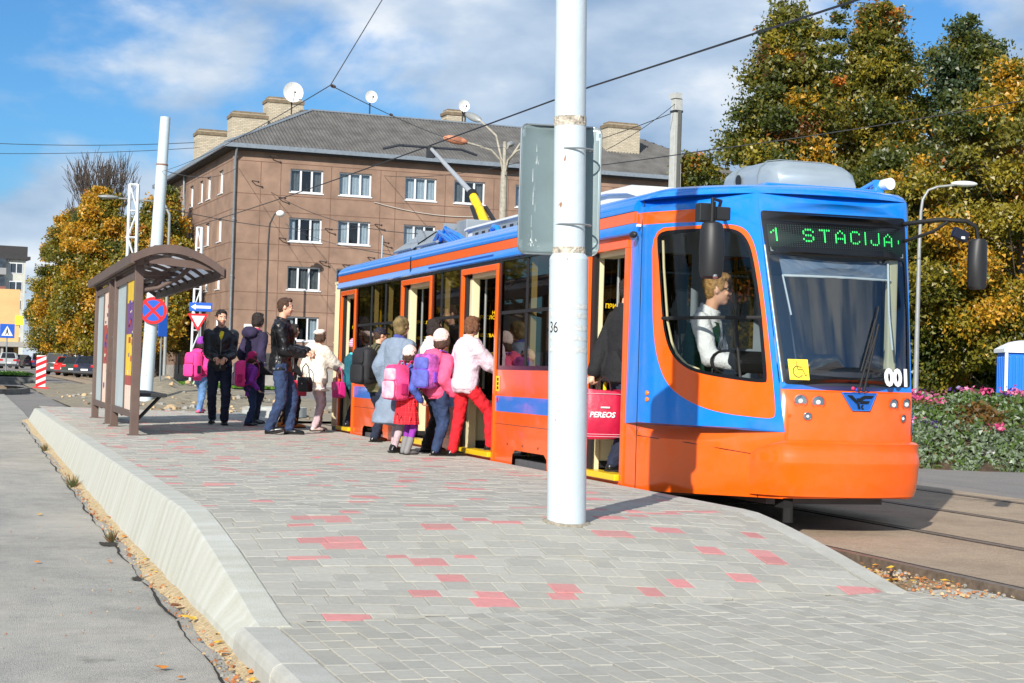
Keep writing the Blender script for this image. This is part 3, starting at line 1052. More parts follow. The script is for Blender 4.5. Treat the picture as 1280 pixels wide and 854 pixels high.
def hedge():
    rng = np.random.default_rng(9)
    n = 9000
    C = np.stack([rng.uniform(28, 62, n), rng.uniform(74, 76, n), rng.uniform(-.2, 1.3, n)], 1)
    t = thing('hedge', 'dark clipped hedge behind the lawn beyond the flower bed', 'hedge', (0, 0, 0))
    leaf_mesh('foliage', C, .17, rng.choice([0, 1], n, p=[.8, .2]), LM, t, rng)
    mb = MB()
    for k in range(40):
        x = 28.3 + k * .85
        mb.tube([(x, 75, -.3), (x + .05, 75, .5), (x + .1, 75, 1.0)], [.03, .025, .01], 5)
    tag(mb.build('stems', BARKD, t, fix=False), kind='stuff')
hedge()
def flower_bed():
    rng = np.random.default_rng(5)
    t = thing('flower_bed', 'mounded flower bed of silver leaves and pink petunias beside the track', 'flower bed', (0, 0, 0))
    cx, cy = 15.35, 23.6
    def top(x, y):
        q = ((x - cx) / 2.75) ** 2 + ((y - cy) / 2.3) ** 2
        return -.26 + 1.08 * max(0, 1 - q) ** .55
    mb = MB()
    rows = []
    for i in range(15):
        rows.append([(cx + 2.7 * (a / 7 - 1), cy + 2.25 * (i / 7 - 1), top(cx + 2.7 * (a / 7 - 1), cy + 2.25 * (i / 7 - 1)) - .14) for a in range(15)])
    mb.grid(rows)
    mb.build('soil', mat('bed_soil', (70, 56, 42), rough=1, var=.4, scale=9), t, fix=False)
    n = 52000
    x = cx + rng.uniform(-2.8, 2.8, n); y = cy + rng.uniform(-2.35, 2.35, n)
    q = ((x - cx) / 2.75) ** 2 + ((y - cy) / 2.3) ** 2
    q = np.where(np.arange(n) > n * .74, q, q)
    ne = n // 4
    th_ = rng.uniform(0, 2 * PI, ne); qe = 1 - .34 * rng.random(ne) ** 2
    x[:ne] = cx + 2.75 * np.sqrt(qe) * np.cos(th_); y[:ne] = cy + 2.3 * np.sqrt(qe) * np.sin(th_); q[:ne] = qe
    k = q < 1
    x, y, q = x[k], y[k], q[k]
    zt = -.26 + 1.08 * (1 - q) ** .55
    lump = .09 * np.sin(x * 6.1 + 1.3 * y) * np.sin(y * 5.3 - x) + .05 * np.sin(13 * x) * np.sin(11 * y)
    z = zt + lump - rng.random(len(x)) * .12
    z = np.maximum(z, -.24)
    hgt = (zt + .26) / 1.08
    pat = np.sin(x * 3.1 + y * 1.7) + np.sin(y * 4.3 - x * 2.2) + rng.normal(0, .6, len(x))
    mi = np.where(hgt < .62, np.where(pat > .9, 2, np.where(rng.random(len(x)) < .68, 0, 1)), np.where(pat > 1.1, 2, np.where(rng.random(len(x)) < .3, 0, 1)))
    mats = [leaf_mat('silver_leaf', (142, 158, 130)), leaf_mat('bed_green', (92, 118, 48)), leaf_mat('bed_rust', (124, 92, 46))]
    leaf_mesh('foliage', np.stack([x, y, z], 1), .043, mi, mats, t, rng, up=.6, quad=False)
    # blossoms: small heads gathered in patches
    fm = [leaf_mat('petal_pink', (226, 84, 140)), leaf_mat('petal_rose', (236, 130, 170)), leaf_mat('petal_violet', (92, 50, 140)), leaf_mat('petal_white', (226, 226, 230))]
    Cs, Ms = [], []
    spots = [(14.0 + rng.uniform(-.9, 3.2), 22.6 + rng.uniform(-.8, 2.2), rng.choice([0, 0, 0, 1, 1, 2])) for _ in range(64)] + [(15.05, 23.4, 0), (15.2, 23.3, 0), (14.9, 23.6, 2), (15.6, 23.4, 2), (16.2, 23.0, 0), (16.6, 23.2, 0), (13.3, 22.9, 0), (13.1, 23.1, 1)]
    for sx, sy, c in spots:
        qq = ((sx - cx) / 2.75) ** 2 + ((sy - cy) / 2.3) ** 2
        if qq > .9: continue
        n = int(rng.integers(18, 44))
        P = rng.normal(size=(n, 3)) * np.array([.075, .075, .03])
        P[:, 0] += sx; P[:, 1] += sy
        P[:, 2] += top(sx, sy) + .05 + .05 * rng.random()
        Cs.append(P); Ms.append(np.full(n, c))
    # a white patch of plants low at the front
    for sx, sy in ((14.15, 21.75), (14.35, 21.75), (14.25, 21.7)):
        n = 40
        P = rng.normal(size=(n, 3)) * np.array([.08, .04, .08]); P += np.array([sx, sy, -.02])
        Cs.append(P); Ms.append(np.full(n, 3))
    leaf_mesh('blossoms', np.concatenate(Cs), .034, np.concatenate(Ms), fm, t, rng, up=.8)
flower_bed()
# ------------------------------------------------------------------ brown apartment block
WALL = mat('brown_render', (146, 119, 101), rough=.92, var=.22, scale=.9, bump=.4, bscale=30, detail=8)
WALLJ = mat('wall_joint', (118, 88, 74), rough=.95, var=.2, scale=3)
PLINTH = mat('grey_plinth', (158, 154, 148), rough=.95, var=.18, scale=1.5)
WHITEP = mat('white_window_paint', (222, 224, 226), rough=.45, var=.04, scale=4)
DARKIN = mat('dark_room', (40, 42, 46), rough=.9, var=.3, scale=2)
CURT = [mat('curtain_white', (206, 210, 214), rough=.9, var=.12, scale=5), mat('curtain_blue', (150, 166, 190), rough=.9, var=.25, scale=7), mat('curtain_grey', (120, 120, 120), rough=.9, var=.2, scale=5), mat('curtain_cream', (202, 194, 168), rough=.9, var=.12, scale=5)]
weather(WALL, .34, (112, 92, 80), (.22, 1.1)); weather(PLINTH, .3, (120, 114, 106), (.5, 2))
PANE = glass_mat('house_pane', (205, 215, 220), .10)
PANE_L = glass_mat('house_pane_bright', (205, 215, 220), .45)
ROOFM = mat('asbestos_roof', (92, 90, 87), rough=.95, var=.28, scale=1.2, bump=.3, bscale=20, detail=8)
GUTTER = mat('zinc_gutter', (150, 158, 164), rough=.4, metal=.5, var=.12, scale=5)
EAVE = mat('dark_eave', (58, 56, 56), rough=.8, var=.2)
RUST = mat('rust', (140, 78, 48), rough=.95, var=.4, scale=30)
def cream_brick():
    m = mat('cream_brick', (208, 194, 160), rough=.95, var=.10, scale=4)
    nt = m.node_tree; N, L = nt.nodes.new, nt.links.new
    b = nt.nodes['Principled BSDF']
    tc = N('ShaderNodeTexCoord'); mp = N('ShaderNodeMapping'); mp.inputs['Rotation'].default_value = (PI / 2, 0, 0)
    L(tc.outputs['Object'], mp.inputs[0])
    br = N('ShaderNodeTexBrick'); br.inputs['Scale'].default_value = 1.0
    br.inputs['Brick Width'].default_value = .3; br.inputs['Row Height'].default_value = .11; br.inputs['Mortar Size'].default_value = .014
    br.inputs['Color1'].default_value = lin((198, 186, 164)) + (1,); br.inputs['Color2'].default_value = lin((172, 162, 142)) + (1,); br.inputs['Mortar'].default_value = lin((146, 136, 116)) + (1,)
    L(mp.outputs[0], br.inputs[0]); L(br.outputs[0], b.inputs['Base Color'])
    return m
CBRICK = cream_brick()
def house():
    rz = math.radians(2.856)
    t = thing('apartment_building', 'brown rendered four storey block with grey corrugated hip roof and white windows', 'building', (15.253, 105.33, 0), rz)
    WR, WS = 36.0, 27.0          # front length (local x), side length (local y)
    Z0, ZE = -.6, 14.25
    rs = random.Random(12)
    cols = [3.6, 6.72, 11.02, 14.3, 18.5, 21.75, 26.1, 29.2, 33.3]
    rowz = [(11.9, 13.35), (8.85, 10.32), (5.85, 7.3), (2.7, 4.2)]
    fw = [(c, c + 2.1, a, b) for (a, b) in rowz for c in cols]
    sc_ = [(3.0, 4.4), (7.2, 8.6), (10.0, 11.2), (13.6, 15.0), (16.9, 18.2), (19.8, 21.0), (22.6, 23.8)]
    sw = [(a, b, z0, z1) for (z0, z1) in rowz for (a, b) in sc_]
    mb = MB()
    D = .28
    sheet(mb, rect(0, Z0 + 1.6, WR, ZE), [rect(*(w[0], w[2], w[1], w[3])) for w in fw], [], lambda u, v: (u, 0, v))
    sheet(mb, rect(0, Z0 + 1.6, WS, ZE), [rect(w[0], w[2], w[1], w[3]) for w in sw], [], lambda u, v: (0, u, v))
    mb.add([(WR, 0, Z0 + 1.6), (WR, 13, Z0 + 1.6), (WR, 13, ZE), (WR, 0, ZE)], [(0, 1, 2, 3)])
    mb.add([(0, WS, Z0 + 1.6), (13, WS, Z0 + 1.6), (13, WS, ZE), (0, WS, ZE)], [(0, 1, 2, 3)])
    mb.add([(13, 13, Z0 + 1.6), (WR, 13, Z0 + 1.6), (WR, 13, ZE), (13, 13, ZE)], [(0, 1, 2, 3)])
    mb.add([(13, 13, Z0 + 1.6), (13, WS, Z0 + 1.6), (13, WS, ZE), (13, 13, ZE)], [(0, 1, 2, 3)])
    for w in fw:   # reveals
        a, b, c, d = w
        mb.add([(a, 0, c), (b, 0, c), (b, 0, d), (a, 0, d), (a, D, c), (b, D, c), (b, D, d), (a, D, d)], [(0, 1, 5, 4), (1, 2, 6, 5), (2, 3, 7, 6), (3, 0, 4, 7)])
    for w in sw:
        a, b, c, d = w
        mb.add([(0, a, c), (0, b, c), (0, b, d), (0, a, d), (D, a, c), (D, b, c), (D, b, d), (D, a, d)], [(0, 1, 5, 4), (1, 2, 6, 5), (2, 3, 7, 6), (3, 0, 4, 7)])
    mb.build('wall', WALL, t, fix=False)
    pl = MB()
    pl.bx((-.06, -.06, Z0), (WR + .05, 13, Z0 + 1.6)); pl.bx((-.06, 13, Z0), (13, WS + .05, Z0 + 1.6))
    pl.build('plinth', PLINTH, t)
    # scored joints of the render
    jb = MB()
    def hline(z, segs, side):
        for a, b in segs:
            if side: jb.bx((-.012, a, z - .018), (.004, b, z + .018))
            else: jb.bx((a, -.012, z - .018), (b, .004, z + .018))
    for z in (1.0, 2.42, 4.5, 5.6, 7.6, 8.6, 10.62, 11.65, 13.65):
        hline(z, [(0, WR)], 0); hline(z, [(0, WS)], 1)
    for k, x in enumerate([1.75, 3.0, 6.2, 9.4, 10.4, 13.7, 17.0, 18.0, 21.2, 24.4, 25.4, 28.6, 31.8]):
        z = 1.0
        jb.bx((x - .016, -.0135, 1.0), (x + .016, .0035, ZE - .6))
    jb.build('scored_joint', WALLJ, t)
    jb = None
    # windows
    def window(a, b, c, d, side, n=3):
        f = MB()
        y = D - .1
        def B(x0, z0, x1, z1, y0, y1):
            if side: f.bx((y0, x0, z0), (y1, x1, z1))
            else: f.bx((x0, y0, z0), (x1, y1, z1))
        s = .09
        B(a, c, a + s, d, y - .05, y + .06); B(b - s, c, b, d, y - .05, y + .06)
        B(a + s, d - s, b - s, d, y - .05, y + .06); B(a + s, c, b - s, c + s, y - .05, y + .06)
        for k in range(1, n):
            x = lerp(a, b, k / n)
            B(x - .055, c + s, x + .055, d - s, y - .045, y + .055)
        w = f.build('window', WHITEP, t)
        sl = MB()
        if side: sl.bx((-.06, a - .05, c - .07), (y - .06, b + .05, c - .005))
        else: sl.bx((a - .05, -.06, c - .07), (b + .05, y - .06, c - .005))
        sl.build('sill', WHITEP, w)
        p = MB()
        yy = y + .012
        if side: p.add([(yy, a + .05, c + .05), (yy, b - .05, c + .05), (yy, b - .05, d - .05), (yy, a + .05, d - .05)], [(0, 1, 2, 3)])
        else: p.add([(a + .05, yy, c + .05), (b - .05, yy, c + .05), (b - .05, yy, d - .05), (a + .05, yy, d - .05)], [(0, 1, 2, 3)])
        p.build('pane', PANE_L if side else PANE, w, fix=False)
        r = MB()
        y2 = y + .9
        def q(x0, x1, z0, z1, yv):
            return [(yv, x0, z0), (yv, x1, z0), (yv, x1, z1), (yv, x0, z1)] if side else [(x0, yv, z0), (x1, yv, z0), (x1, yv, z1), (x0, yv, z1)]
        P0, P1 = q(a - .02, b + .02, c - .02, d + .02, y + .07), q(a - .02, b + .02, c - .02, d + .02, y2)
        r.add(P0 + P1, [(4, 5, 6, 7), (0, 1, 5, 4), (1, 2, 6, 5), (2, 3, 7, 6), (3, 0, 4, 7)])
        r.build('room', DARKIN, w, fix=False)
        style = rs.random()
        cm = rs.choice(CURT[:1] * 3 + CURT)
        if side: cm = CURT[0]; style = .2
        def drape(x0, x1, z0):
            cb = MB()
            nn = max(4, int((x1 - x0) / .06))
            rows = []
            for z in (z0, d - .05):
                row = []
                for i in range(nn + 1):
                    x = lerp(x0, x1, i / nn); yv = y + .18 + .03 * math.sin(i * 1.9)
                    row.append((yv, x, z) if side else (x, yv, z))
                rows.append(row)
            cb.grid(rows)
            cb.build('curtain', cm, w, smooth=80, fix=False)
        if style < .4: drape(a + .05, b - .05, c + .05)
        elif style < .75:
            ww = (b - a) * rs.uniform(.22, .4)
            drape(a + .05, a + ww, c + .05); drape(b - ww, b - .05, c + .05)
        elif style < .9: drape(a + .05, a + (b - a) * .62, c + .05)
        else: drape(a + .05, b - .05, c + (d - c) * .45)
    for w in fw: window(*w, 0)
    for w in sw: window(*w, 1, 2)
    # eaves and gutter
    OV = .55
    e = MB()
    e.bx((-OV, -OV, ZE), (WR + OV, 13 + OV, ZE + .10)); e.bx((-OV, 13.6, ZE), (13 + OV, WS + OV, ZE + .10))
    e.build('eave', EAVE, t)
    g = MB()
    g.bx((-OV - .10, -OV - .16, ZE + .102), (WR + OV, -OV, ZE + .36)); g.bx((-OV - .16, -OV + .0, ZE + .104), (-OV, WS + OV, ZE + .36))
    g.build('gutter', GUTTER, t)
    # corrugated hip roof: strips running up the slope
    zr_, ridge = 18.05, 6.5
    rb = MB()
    zE = ZE + .33
    def slope(n0, n1, P, step=.115):
        # columns along the eave; P(s) -> (eave point, top point)
        n = int((n1 - n0) / step)
        A, B = [], []
        for i in range(n + 1):
            s = lerp(n0, n1, i / n)
            a, b = P(s)
            dz = .035 * (1 if i % 2 else -1)
            A.append((a[0], a[1], a[2] + dz)); B.append((b[0], b[1], b[2] + dz))
        mid1 = [tuple(lerp(A[i][k], B[i][k], .35) + (.03 if k == 2 else 0) for k in range(3)) for i in range(n + 1)]
        rb.grid([A, B])
    x0, x1 = -OV - .1, WR + OV
    y0, y1 = -OV - .1, 13 + OV
    ry = (y0 + y1) / 2
    def front(s):
        f = min(1, (s - x0) / 6.4, (x1 - s) / 6.4)
        return (s, y0, zE), (s, lerp(y0, ry, f), lerp(zE, zr_, f))
    slope(x0, x1, front)
    def back(s):
        f = min(1, (s - x0) / 6.4, (x1 - s) / 6.4)
        return (s, y1, zE), (s, lerp(y1, ry, f), lerp(zE, zr_, f))
    slope(x0 + .05, x1, back, .23)
    yS = WS + OV
    rx = 6.4
    def left(s):
        f = min(1, (s - y0) / 7.2, (yS - s) / 7.2)
        return (x0, s, zE), (lerp(x0, rx, f), s, lerp(zE, zr_ - .004, f))
    slope(y0, yS, left, .2)
    def lback(s):
        f = min(1, (yS - s) / 7.2)
        return (13.5, s, zE), (lerp(13.5, rx, f), s, lerp(zE, zr_ - .004, f))
    slope(ry, yS, lback, .3)
    slope(y0, y1, lambda s: ((x1, s, zE), (lerp(x1, x1 - 6.4, min(1, (s - y0) / 7.1, (y1 - s) / 7.1)), s, lerp(zE, zr_, min(1, (s - y0) / 7.1, (y1 - s) / 7.1)))), .23)
    rb.build('roof', ROOFM, t, fix=False)
    rc = MB()
    rc.tube([(rx, ry, zr_ + .02), (x1 - 6.4, ry, zr_ + .02)], .09, 6); rc.tube([(x0, y0, zE), (rx, ry, zr_ + .03)], .10, 6); rc.tube([(rx, ry, zr_), (rx, yS - 7.2, zr_)], .09, 6)
    rc.build('ridge_cap', GUTTER, t, smooth=60)
    # chimneys
    def chimney(a, b, zb, zt, w=None):
        c = MB()
        c.bx(a + (zb,), b + (zt,))
        cap = c.build('chimney', CBRICK, t)
        k = MB()
        k.bx((a[0] - .06, a[1] - .06, zt - .28), (b[0] + .06, b[1] + .06, zt - .06)); k.bx((a[0] + .1, a[1] + .1, zt), (b[0] - .1, b[1] - .1, zt + .14))
        k.build('chimney_cap', mat('sooty_cap', (120, 106, 86), rough=1, var=.3, scale=4), cap)
    chimney((.5, 15.4), (2.8, 17.0), 14.8, 17.4)
    chimney((1.7, 9.4), (4.1, 11.0), 15.2, 17.95)
    chimney((4.3, 10.6), (6.8, 12.0), 15.6, 19.3)
    chimney((15.9, 6.9), (17.3, 8.1), 16.6, 18.9)
    chimney((26.3, 3.2), (28.7, 4.4), 15.4, 18.4)
    # downpipes
    for (x, y) in ((.12, -.14), (-.14, 16.6), (33.0, -.14)):
        d = MB()
        d.tube([(x, y - (.4 if y < 0 else 0), ZE + .1), (x, y, ZE - .5), (x, y, .4)], .075, 8)
        for z in (3, 6.5, 10): d.tube([(x, y, z), (x, y, z + .07)], .1, 8)
        d.build('downpipe', GUTTER, t, smooth=50)
    # service pipe bent over the ground floor window and the house number plate
    d = MB()
    d.tube([(8.8, -.12, .6), (8.8, -.12, 5.0), (8.6, -.12, 5.5), (8.1, -.12, 5.75), (7.5, -.12, 5.6), (7.2, -.12, 5.2), (7.2, -.12, 4.4)], .045, 6)
    d.build('pipe', mat('pipe_grey', (112, 108, 106), var=.1), t, smooth=60)
    n = MB()
    n.bx((1.0, -.05, 3.1), (1.55, -.012, 3.62))
    p = n.build('number_plate', mat('plate_white', (226, 226, 220), var=.05), t)
    vs, fs, w = text_mesh('13', .38, .004)
    q = MB(); q.add([(1.06 + v.x, -.056, 3.22 + v.y) for v in vs], fs)
    q.build('numerals', mat('plate_blue', (40, 60, 130), var=.05), p, fix=False)
    # satellite dishes
    def dish(lx, ly, z, r, lab):
        o = thing('satellite_dish', lab, 'dish', tuple(Matrix.Rotation(rz, 3, 'Z') @ V(lx, ly, 0) + V(15.253, 105.33, z)), rz, 'satellite dishes on the roof')
        m = MB()
        rows = []
        for k in range(6):
            q_ = k / 5
            rows.append([(r * q_ * math.cos(2 * PI * j / 20), -.10 - .22 * r * q_ * q_ * 1.2, r * q_ * math.sin(2 * PI * j / 20)) for j in range(21)])
        m.grid(rows)
        m.build('reflector', mat('dish_white', (226, 226, 222), rough=.5, var=.05), o, smooth=60, fix=False)
        b = MB(); b.tube([(0, -.1, 0), (0, .1, -.05), (0, .1, -2.4)], .05, 6)
        b.build('mast', EAVE, o)
        a = MB(); a.tube([(0, -.2 - .2 * r, -r * .9), (0, -.5 - r * .4, -.1)], .02, 5); a.ball((0, -.52 - r * .4, -.08), .07, 8, 6)
        a.build('receiver_arm', EAVE, o)
    dish(5.3, 7.6, 19.3, .68, 'largest white satellite dish in front of the third chimney')
    dish(10.4, 6.6, 19.3, .42, 'small white satellite dish alone on the roof ridge')
    dish(16.9, 6.4, 19.2, .40, 'small white satellite dish beside the short middle chimney')
house()

def far_buildings():
    # pale block with balconies at the far left
    t = thing('apartment_block', 'distant pale block with glazed balconies at the far left edge', 'building', (2.2, 268, 1.2), math.radians(8))
    CONP = mat('pale_panel', (196, 196, 184), rough=.95, var=.12, scale=.5)
    mb = MB(); mb.bx((-22, 0, -3), (6.2, 14, 15.0)); mb.build('wall', CONP, t)
    mb = MB(); mb.bx((-22, -.6, 15.0), (6.8, 14.4, 15.5)); mb.bx((1.4, -.2, 15.5), (6.4, 12, 17.0)); mb.build('roof', EAVE, t)
    for k in range(5):
        z = 1.6 + k * 2.75
        for x in (-12, -5.6, .6):
            b = MB(); b.bx((x, -1.2, z), (x + 2.6, -.01, z + 1.0)); 
            b.build('balcony', mat(['balcony_red', 'balcony_grey', 'balcony_blue'][(k + int(x)) % 3], [(140, 88, 78), (150, 150, 150), (110, 124, 150)][(k + int(x)) % 3], var=.1), t)
            b = MB(); b.bx((x + .1, -1.15, z + 1.0), (x + 2.5, -.02, z + 2.4)); b.build('balcony_glazing', mat('dark_glazing', (62, 70, 78), rough=.2, var=.3, scale=2), t)
        for x in (-15, -8.8, -2.6, 3.9):
            w = MB(); w.bx((x, -.06, z + .3), (x + 1.9, .1, z + 1.9)); f = w.build('window', WHITEP, t)
            w = MB(); w.bx((x + .12, -.09, z + .42), (x + .88, -.05, z + 1.78)); w.bx((x + 1.02, -.09, z + .42), (x + 1.78, -.05, z + 1.78)); w.build('pane', mat('dark_glazing', (62, 70, 78)), f)
    # ochre gable and canopy below it
    t = thing('ochre_building', 'low ochre building with a canopy behind the crossing sign', 'building', (.4, 226, .6), 0)
    mb = MB(); mb.bx((-22, 0, -2), (6.1, 12, 9.4)); mb.build('wall', mat('ochre_wall', (206, 168, 116), rough=.95, var=.08, scale=.6), t)
    mb = MB(); mb.bx((-22, -6, 2.1), (9.5, -.01, 2.7)); mb.build('canopy', mat('canopy_grey', (150, 146, 140), var=.12), t)
    mb = MB(); mb.bx((-14, -.1, -1), (5.5, -.005, 2.0)); mb.build('shopfront', mat('shop_dark', (50, 44, 40), rough=.3, var=.4, scale=2), t)
    for x in (-8, -2, 4, 9):
        mb = MB(); mb.bx((x - .15, -5.6, -2), (x + .15, -5.3, 2.1)); mb.build('column', mat('canopy_grey', (150, 146, 140)), t)
    mb = MB(); mb.bx((5.6, -.12, 4.9), (6.6, -.01, 6.1)); mb.build('yellow_board', mat('yellow_board', (236, 208, 60), var=.05), t)
    # pale facade glimpsed between trunks and shelter
    t = thing('pale_house', 'pale plastered house glimpsed between the tree trunks behind the shelter', 'building', (14.9, 176, .2), 0)
    mb = MB(); mb.bx((0, 0, -1), (16, 34, 8.5)); mb.build('wall', mat('pale_plaster', (226, 220, 208), rough=.95, var=.06), t)
    mb = MB(); mb.bx((-.4, -.4, 8.5), (16.4, 34.4, 9.0)); mb.build('roof', EAVE, t)
    for k in range(4):
        for z in (1.2, 5.0):
            mb = MB(); mb.bx((-.06, 3 + k * 7, z), (.02, 4.6 + k * 7, z + 2)); f = mb.build('window', WHITEP, t)
            mb = MB(); mb.bx((-.1, 3.15 + k * 7, z + .12), (-.055, 4.45 + k * 7, z + 1.88)); mb.build('pane', mat('dark_glazing', (62, 70, 78)), f)
            mb = MB(); mb.bx((2 + k * 3.6, -.06, z), (3.6 + k * 3.6, .02, z + 2)); f = mb.build('window', WHITEP, t)
            mb = MB(); mb.bx((2.15 + k * 3.6, -.1, z + .12), (3.45 + k * 3.6, -.055, z + 1.88)); mb.build('pane', mat('dark_glazing', (62, 70, 78)), f)
    # low light coloured wall behind the right-hand trees, seen in the gaps
    t = thing('garden_wall', 'low pale wall far behind the right hand trees', 'wall', (30, 92, -.1), 0)
    for k in range(14):
        mb = MB(); mb.bx((k * 3.02, 0, -.3), (k * 3.02 + 2.98, .25, 2.3)); mb.build('wall_panel', mat('pale_plaster', (226, 220, 208)), t)
far_buildings()

# ------------------------------------------------------------------ poles, lamps, signs, wires
POLEW = mat('white_pole_paint', (226, 230, 232), rough=.5, var=.05, scale=3, bump=.15, bscale=25)
def chipped(name, col):
    m = mat(name, col, rough=.42, var=.04, scale=2.5, bump=.12, bscale=18)
    nt = m.node_tree; N, L = nt.nodes.new, nt.links.new
    b = nt.nodes['Principled BSDF']; src = b.inputs['Base Color'].links[0].from_socket
    tc = N('ShaderNodeTexCoord'); mp = N('ShaderNodeMapping'); mp.inputs['Scale'].default_value = (1, 1, .45)
    L(tc.outputs['Object'], mp.inputs[0])
    n = N('ShaderNodeTexNoise'); n.inputs['Scale'].default_value = 13; n.inputs['Detail'].default_value = 3
    L(mp.outputs[0], n.inputs['Vector'])
    r = N('ShaderNodeValToRGB'); r.color_ramp.elements[0].position = .715; r.color_ramp.elements[1].position = .73
    L(n.outputs['Fac'], r.inputs[0])
    mx = N('ShaderNodeMix'); mx.data_type = 'RGBA'
    L(r.outputs[0], mx.inputs[0]); L(src, mx.inputs[6]); mx.inputs[7].default_value = lin((150, 112, 84)) + (1,)
    L(mx.outputs[2], b.inputs['Base Color'])
    return m
CHIP = chipped('chipped_white_paint', (192, 204, 210))
GALV = mat('galvanised', (166, 172, 174), rough=.38, metal=.75, var=.1, scale=6)
LAMPG = mat('lamp_grey', (150, 152, 150), rough=.5, metal=.3, var=.1)
DARKM = mat('dark_metal', (44, 46, 48), rough=.5, var=.1)
CONCP = mat('pole_concrete', (176, 178, 174), rough=.9, var=.1, scale=5, bump=.2)
def pole_main():
    t = thing('catenary_pole', 'thick white steel pole with chipped paint in front of the tram', 'pole', (3.676, 10.306, 0))
    ln = lambda z: (-.021 * z, 0)
    def P(z): return (ln(z)[0], 0, z)
    m = MB(); m.tube([P(-.35), P(.2), P(1.0), P(1.652)], .124, 40, cap=True)
    m.tube([P(1.652), P(1.672), P(1.69)], [.124, .118, .104], 40, cap=False)
    m.build('lower_tube', CHIP, t, smooth=40)
    m = MB(); rq = random.Random(9); zb_ = [zp(3.676 + .15 * math.cos(2 * PI * k / 30), 10.306 + .15 * math.sin(2 * PI * k / 30)) for k in range(30)]
    m.loft([[((.124 + (.018 + .014 * rq.random()) * e) * math.cos(2 * PI * k / 30), (.124 + (.018 + .014 * rq.random()) * e) * math.sin(2 * PI * k / 30), zb_[k] + z) for k in range(30)] for e, z in ((1.3, -.03), (1.15, .004), (.45, .012), (0, .016))], cap=False)
    m.build('base_mortar', mat('base_mortar', (150, 142, 126), rough=1, var=.3, scale=30, bump=.8, bscale=60), t, smooth=60)
    m = MB(); m.tube([P(1.66), P(2.515)], .1015, 40); m.tube([P(2.545), P(4.0), P(7.5)], [.100, .0985, .095], 40)
    m.build('upper_tube', CHIP, t, smooth=40)
    for za, ra in ((2.53, .1045), (1.70, .106)):
        m = MB(); m.tube([P(za - .03), P(za), P(za + .03)], [.1025, ra, .1025], 40, cap=False)
        m.build('weld_ring', mat('rusty_weld', (186, 176, 160), rough=.9, var=.55, scale=26, bump=1, bscale=60), t, smooth=40)
    m = MB()
    rs = random.Random(4)
    for (za, zb) in ((1.20, 1.235), (1.28, 1.31), (1.335, 1.37), (1.06, 1.095), (1.135, 1.16)):
        n = 40
        r = .1255
        A, B = [], []
        for k in range(n + 1):
            a = PI * 1.02 + 2.2 * PI * k / n * .5
            A.append((P(za)[0] + r * math.cos(a), r * math.sin(a), za + rs.uniform(-.006, .006)))
            B.append((P(zb)[0] + r * math.cos(a), r * math.sin(a), zb + rs.uniform(-.008, .008)))
        m.grid([A, B])
    m.build('tape_residue', mat('tape_grey', (196, 200, 198), rough=.9, var=.2, scale=40), t, smooth=50, fix=False)
    vs, fs, w = text_mesh('36', .10, 0, sx=.8)
    m = MB()
    pts = []
    for v in vs:
        a = math.radians(180 + 17) + (v.x - .03) / .126
        a2 = a
        pts.append((P(1.14)[0] + .1275 * math.cos(a2), .1275 * math.sin(a2), 1.185 + v.y))
    m.add(pts, fs); m.build('stencilled_number', mat('stencil_black', (40, 42, 44), var=.1), t, fix=False)
    # back of a curved sheet metal sign fixed behind the pole
    s = thing('metal_sign', 'curved grey metal sign seen from behind, strapped to the white pole', 'sign', (3.605, 10.43, 1.69), math.radians(-8))
    m = MB()
    w, h, r = .525, .83, .05
    nx, nz = 26, 14
    def surf(u, v):
        x = (u - .5) * w
        z = v * h
        # bowl: edges bent towards the viewer, shallow crown in the middle
        y = .05 - .075 * (abs(2 * u - 1) ** 2.6)
        return x, y, z
    poly = []
    for (cx, cz, a0) in ((r, r, 180), (w - r, r, 270), (w - r, h - r, 0), (r, h - r, 90)):
        for k in range(6):
            a = math.radians(a0 + 90 * k / 5)
            poly.append((cx + r * math.cos(a), cz + r * math.sin(a)))
    grid = [(w * (i + .5) / nx, h * (j + .5) / nz) for i in range(nx) for j in range(nz)]
    sheet(m, poly, [], [], lambda a, b: surf(a / w, b / h), grid)
    n0 = len(m.v)
    o = m.build('panel', mat('sign_back_grey', (150, 166, 168), rough=.33, metal=.55, var=.08, scale=3), s, smooth=60, fix=True)
    sd = o.modifiers.new('t', 'SOLIDIFY'); sd.thickness = .006
    m = MB()
    pp = [surf(a / w, b / h) for a, b in poly]
    m.tube([(p[0], p[1] - .002, p[2]) for p in pp + pp[:1]], .006, 6, cap=False)
    m.build('rim', GALV, s, smooth=60)
    m = MB()
    rs = random.Random(3)
    for k in range(26):
        x = -.155 + rs.gauss(0, .012); z = .04 + .62 * rs.random(); L_ = .02 + .07 * rs.random()
        y = surf(x / w + .5, z / h)[1] - .0045
        m.add([(x, y, z), (x + .003 + .006 * rs.random(), y, z), (x + .006, y, z + L_), (x + .002, y, z + L_)], [(0, 1, 2, 3)])
    for k in range(26):
        x = -.16 + rs.gauss(0, .028); z = .05 + abs(rs.gauss(0, .03))
        y = surf(x / w + .5, z / h)[1] - .0045; q = .004 + .008 * rs.random()
        m.add([(x - q, y, z - q * .5), (x + q, y, z - q * .6), (x + q * .7, y, z + q), (x - q * .8, y, z + q * .7)], [(0, 1, 2, 3)])
    tag(m.build('dried_drips', mat('drip_white', (226, 228, 226), var=.05), s, fix=False), kind='stuff')
    m = MB()
    for z in (.18, .66):
        m.tube([(.07 + .115 * math.cos(a), -.125 + .115 * math.sin(a), z) for a in [PI * 2 * k / 24 for k in range(25)]], .006, 5, cap=False)
    m.build('clamp_band', GALV, s, smooth=60)
pole_main()
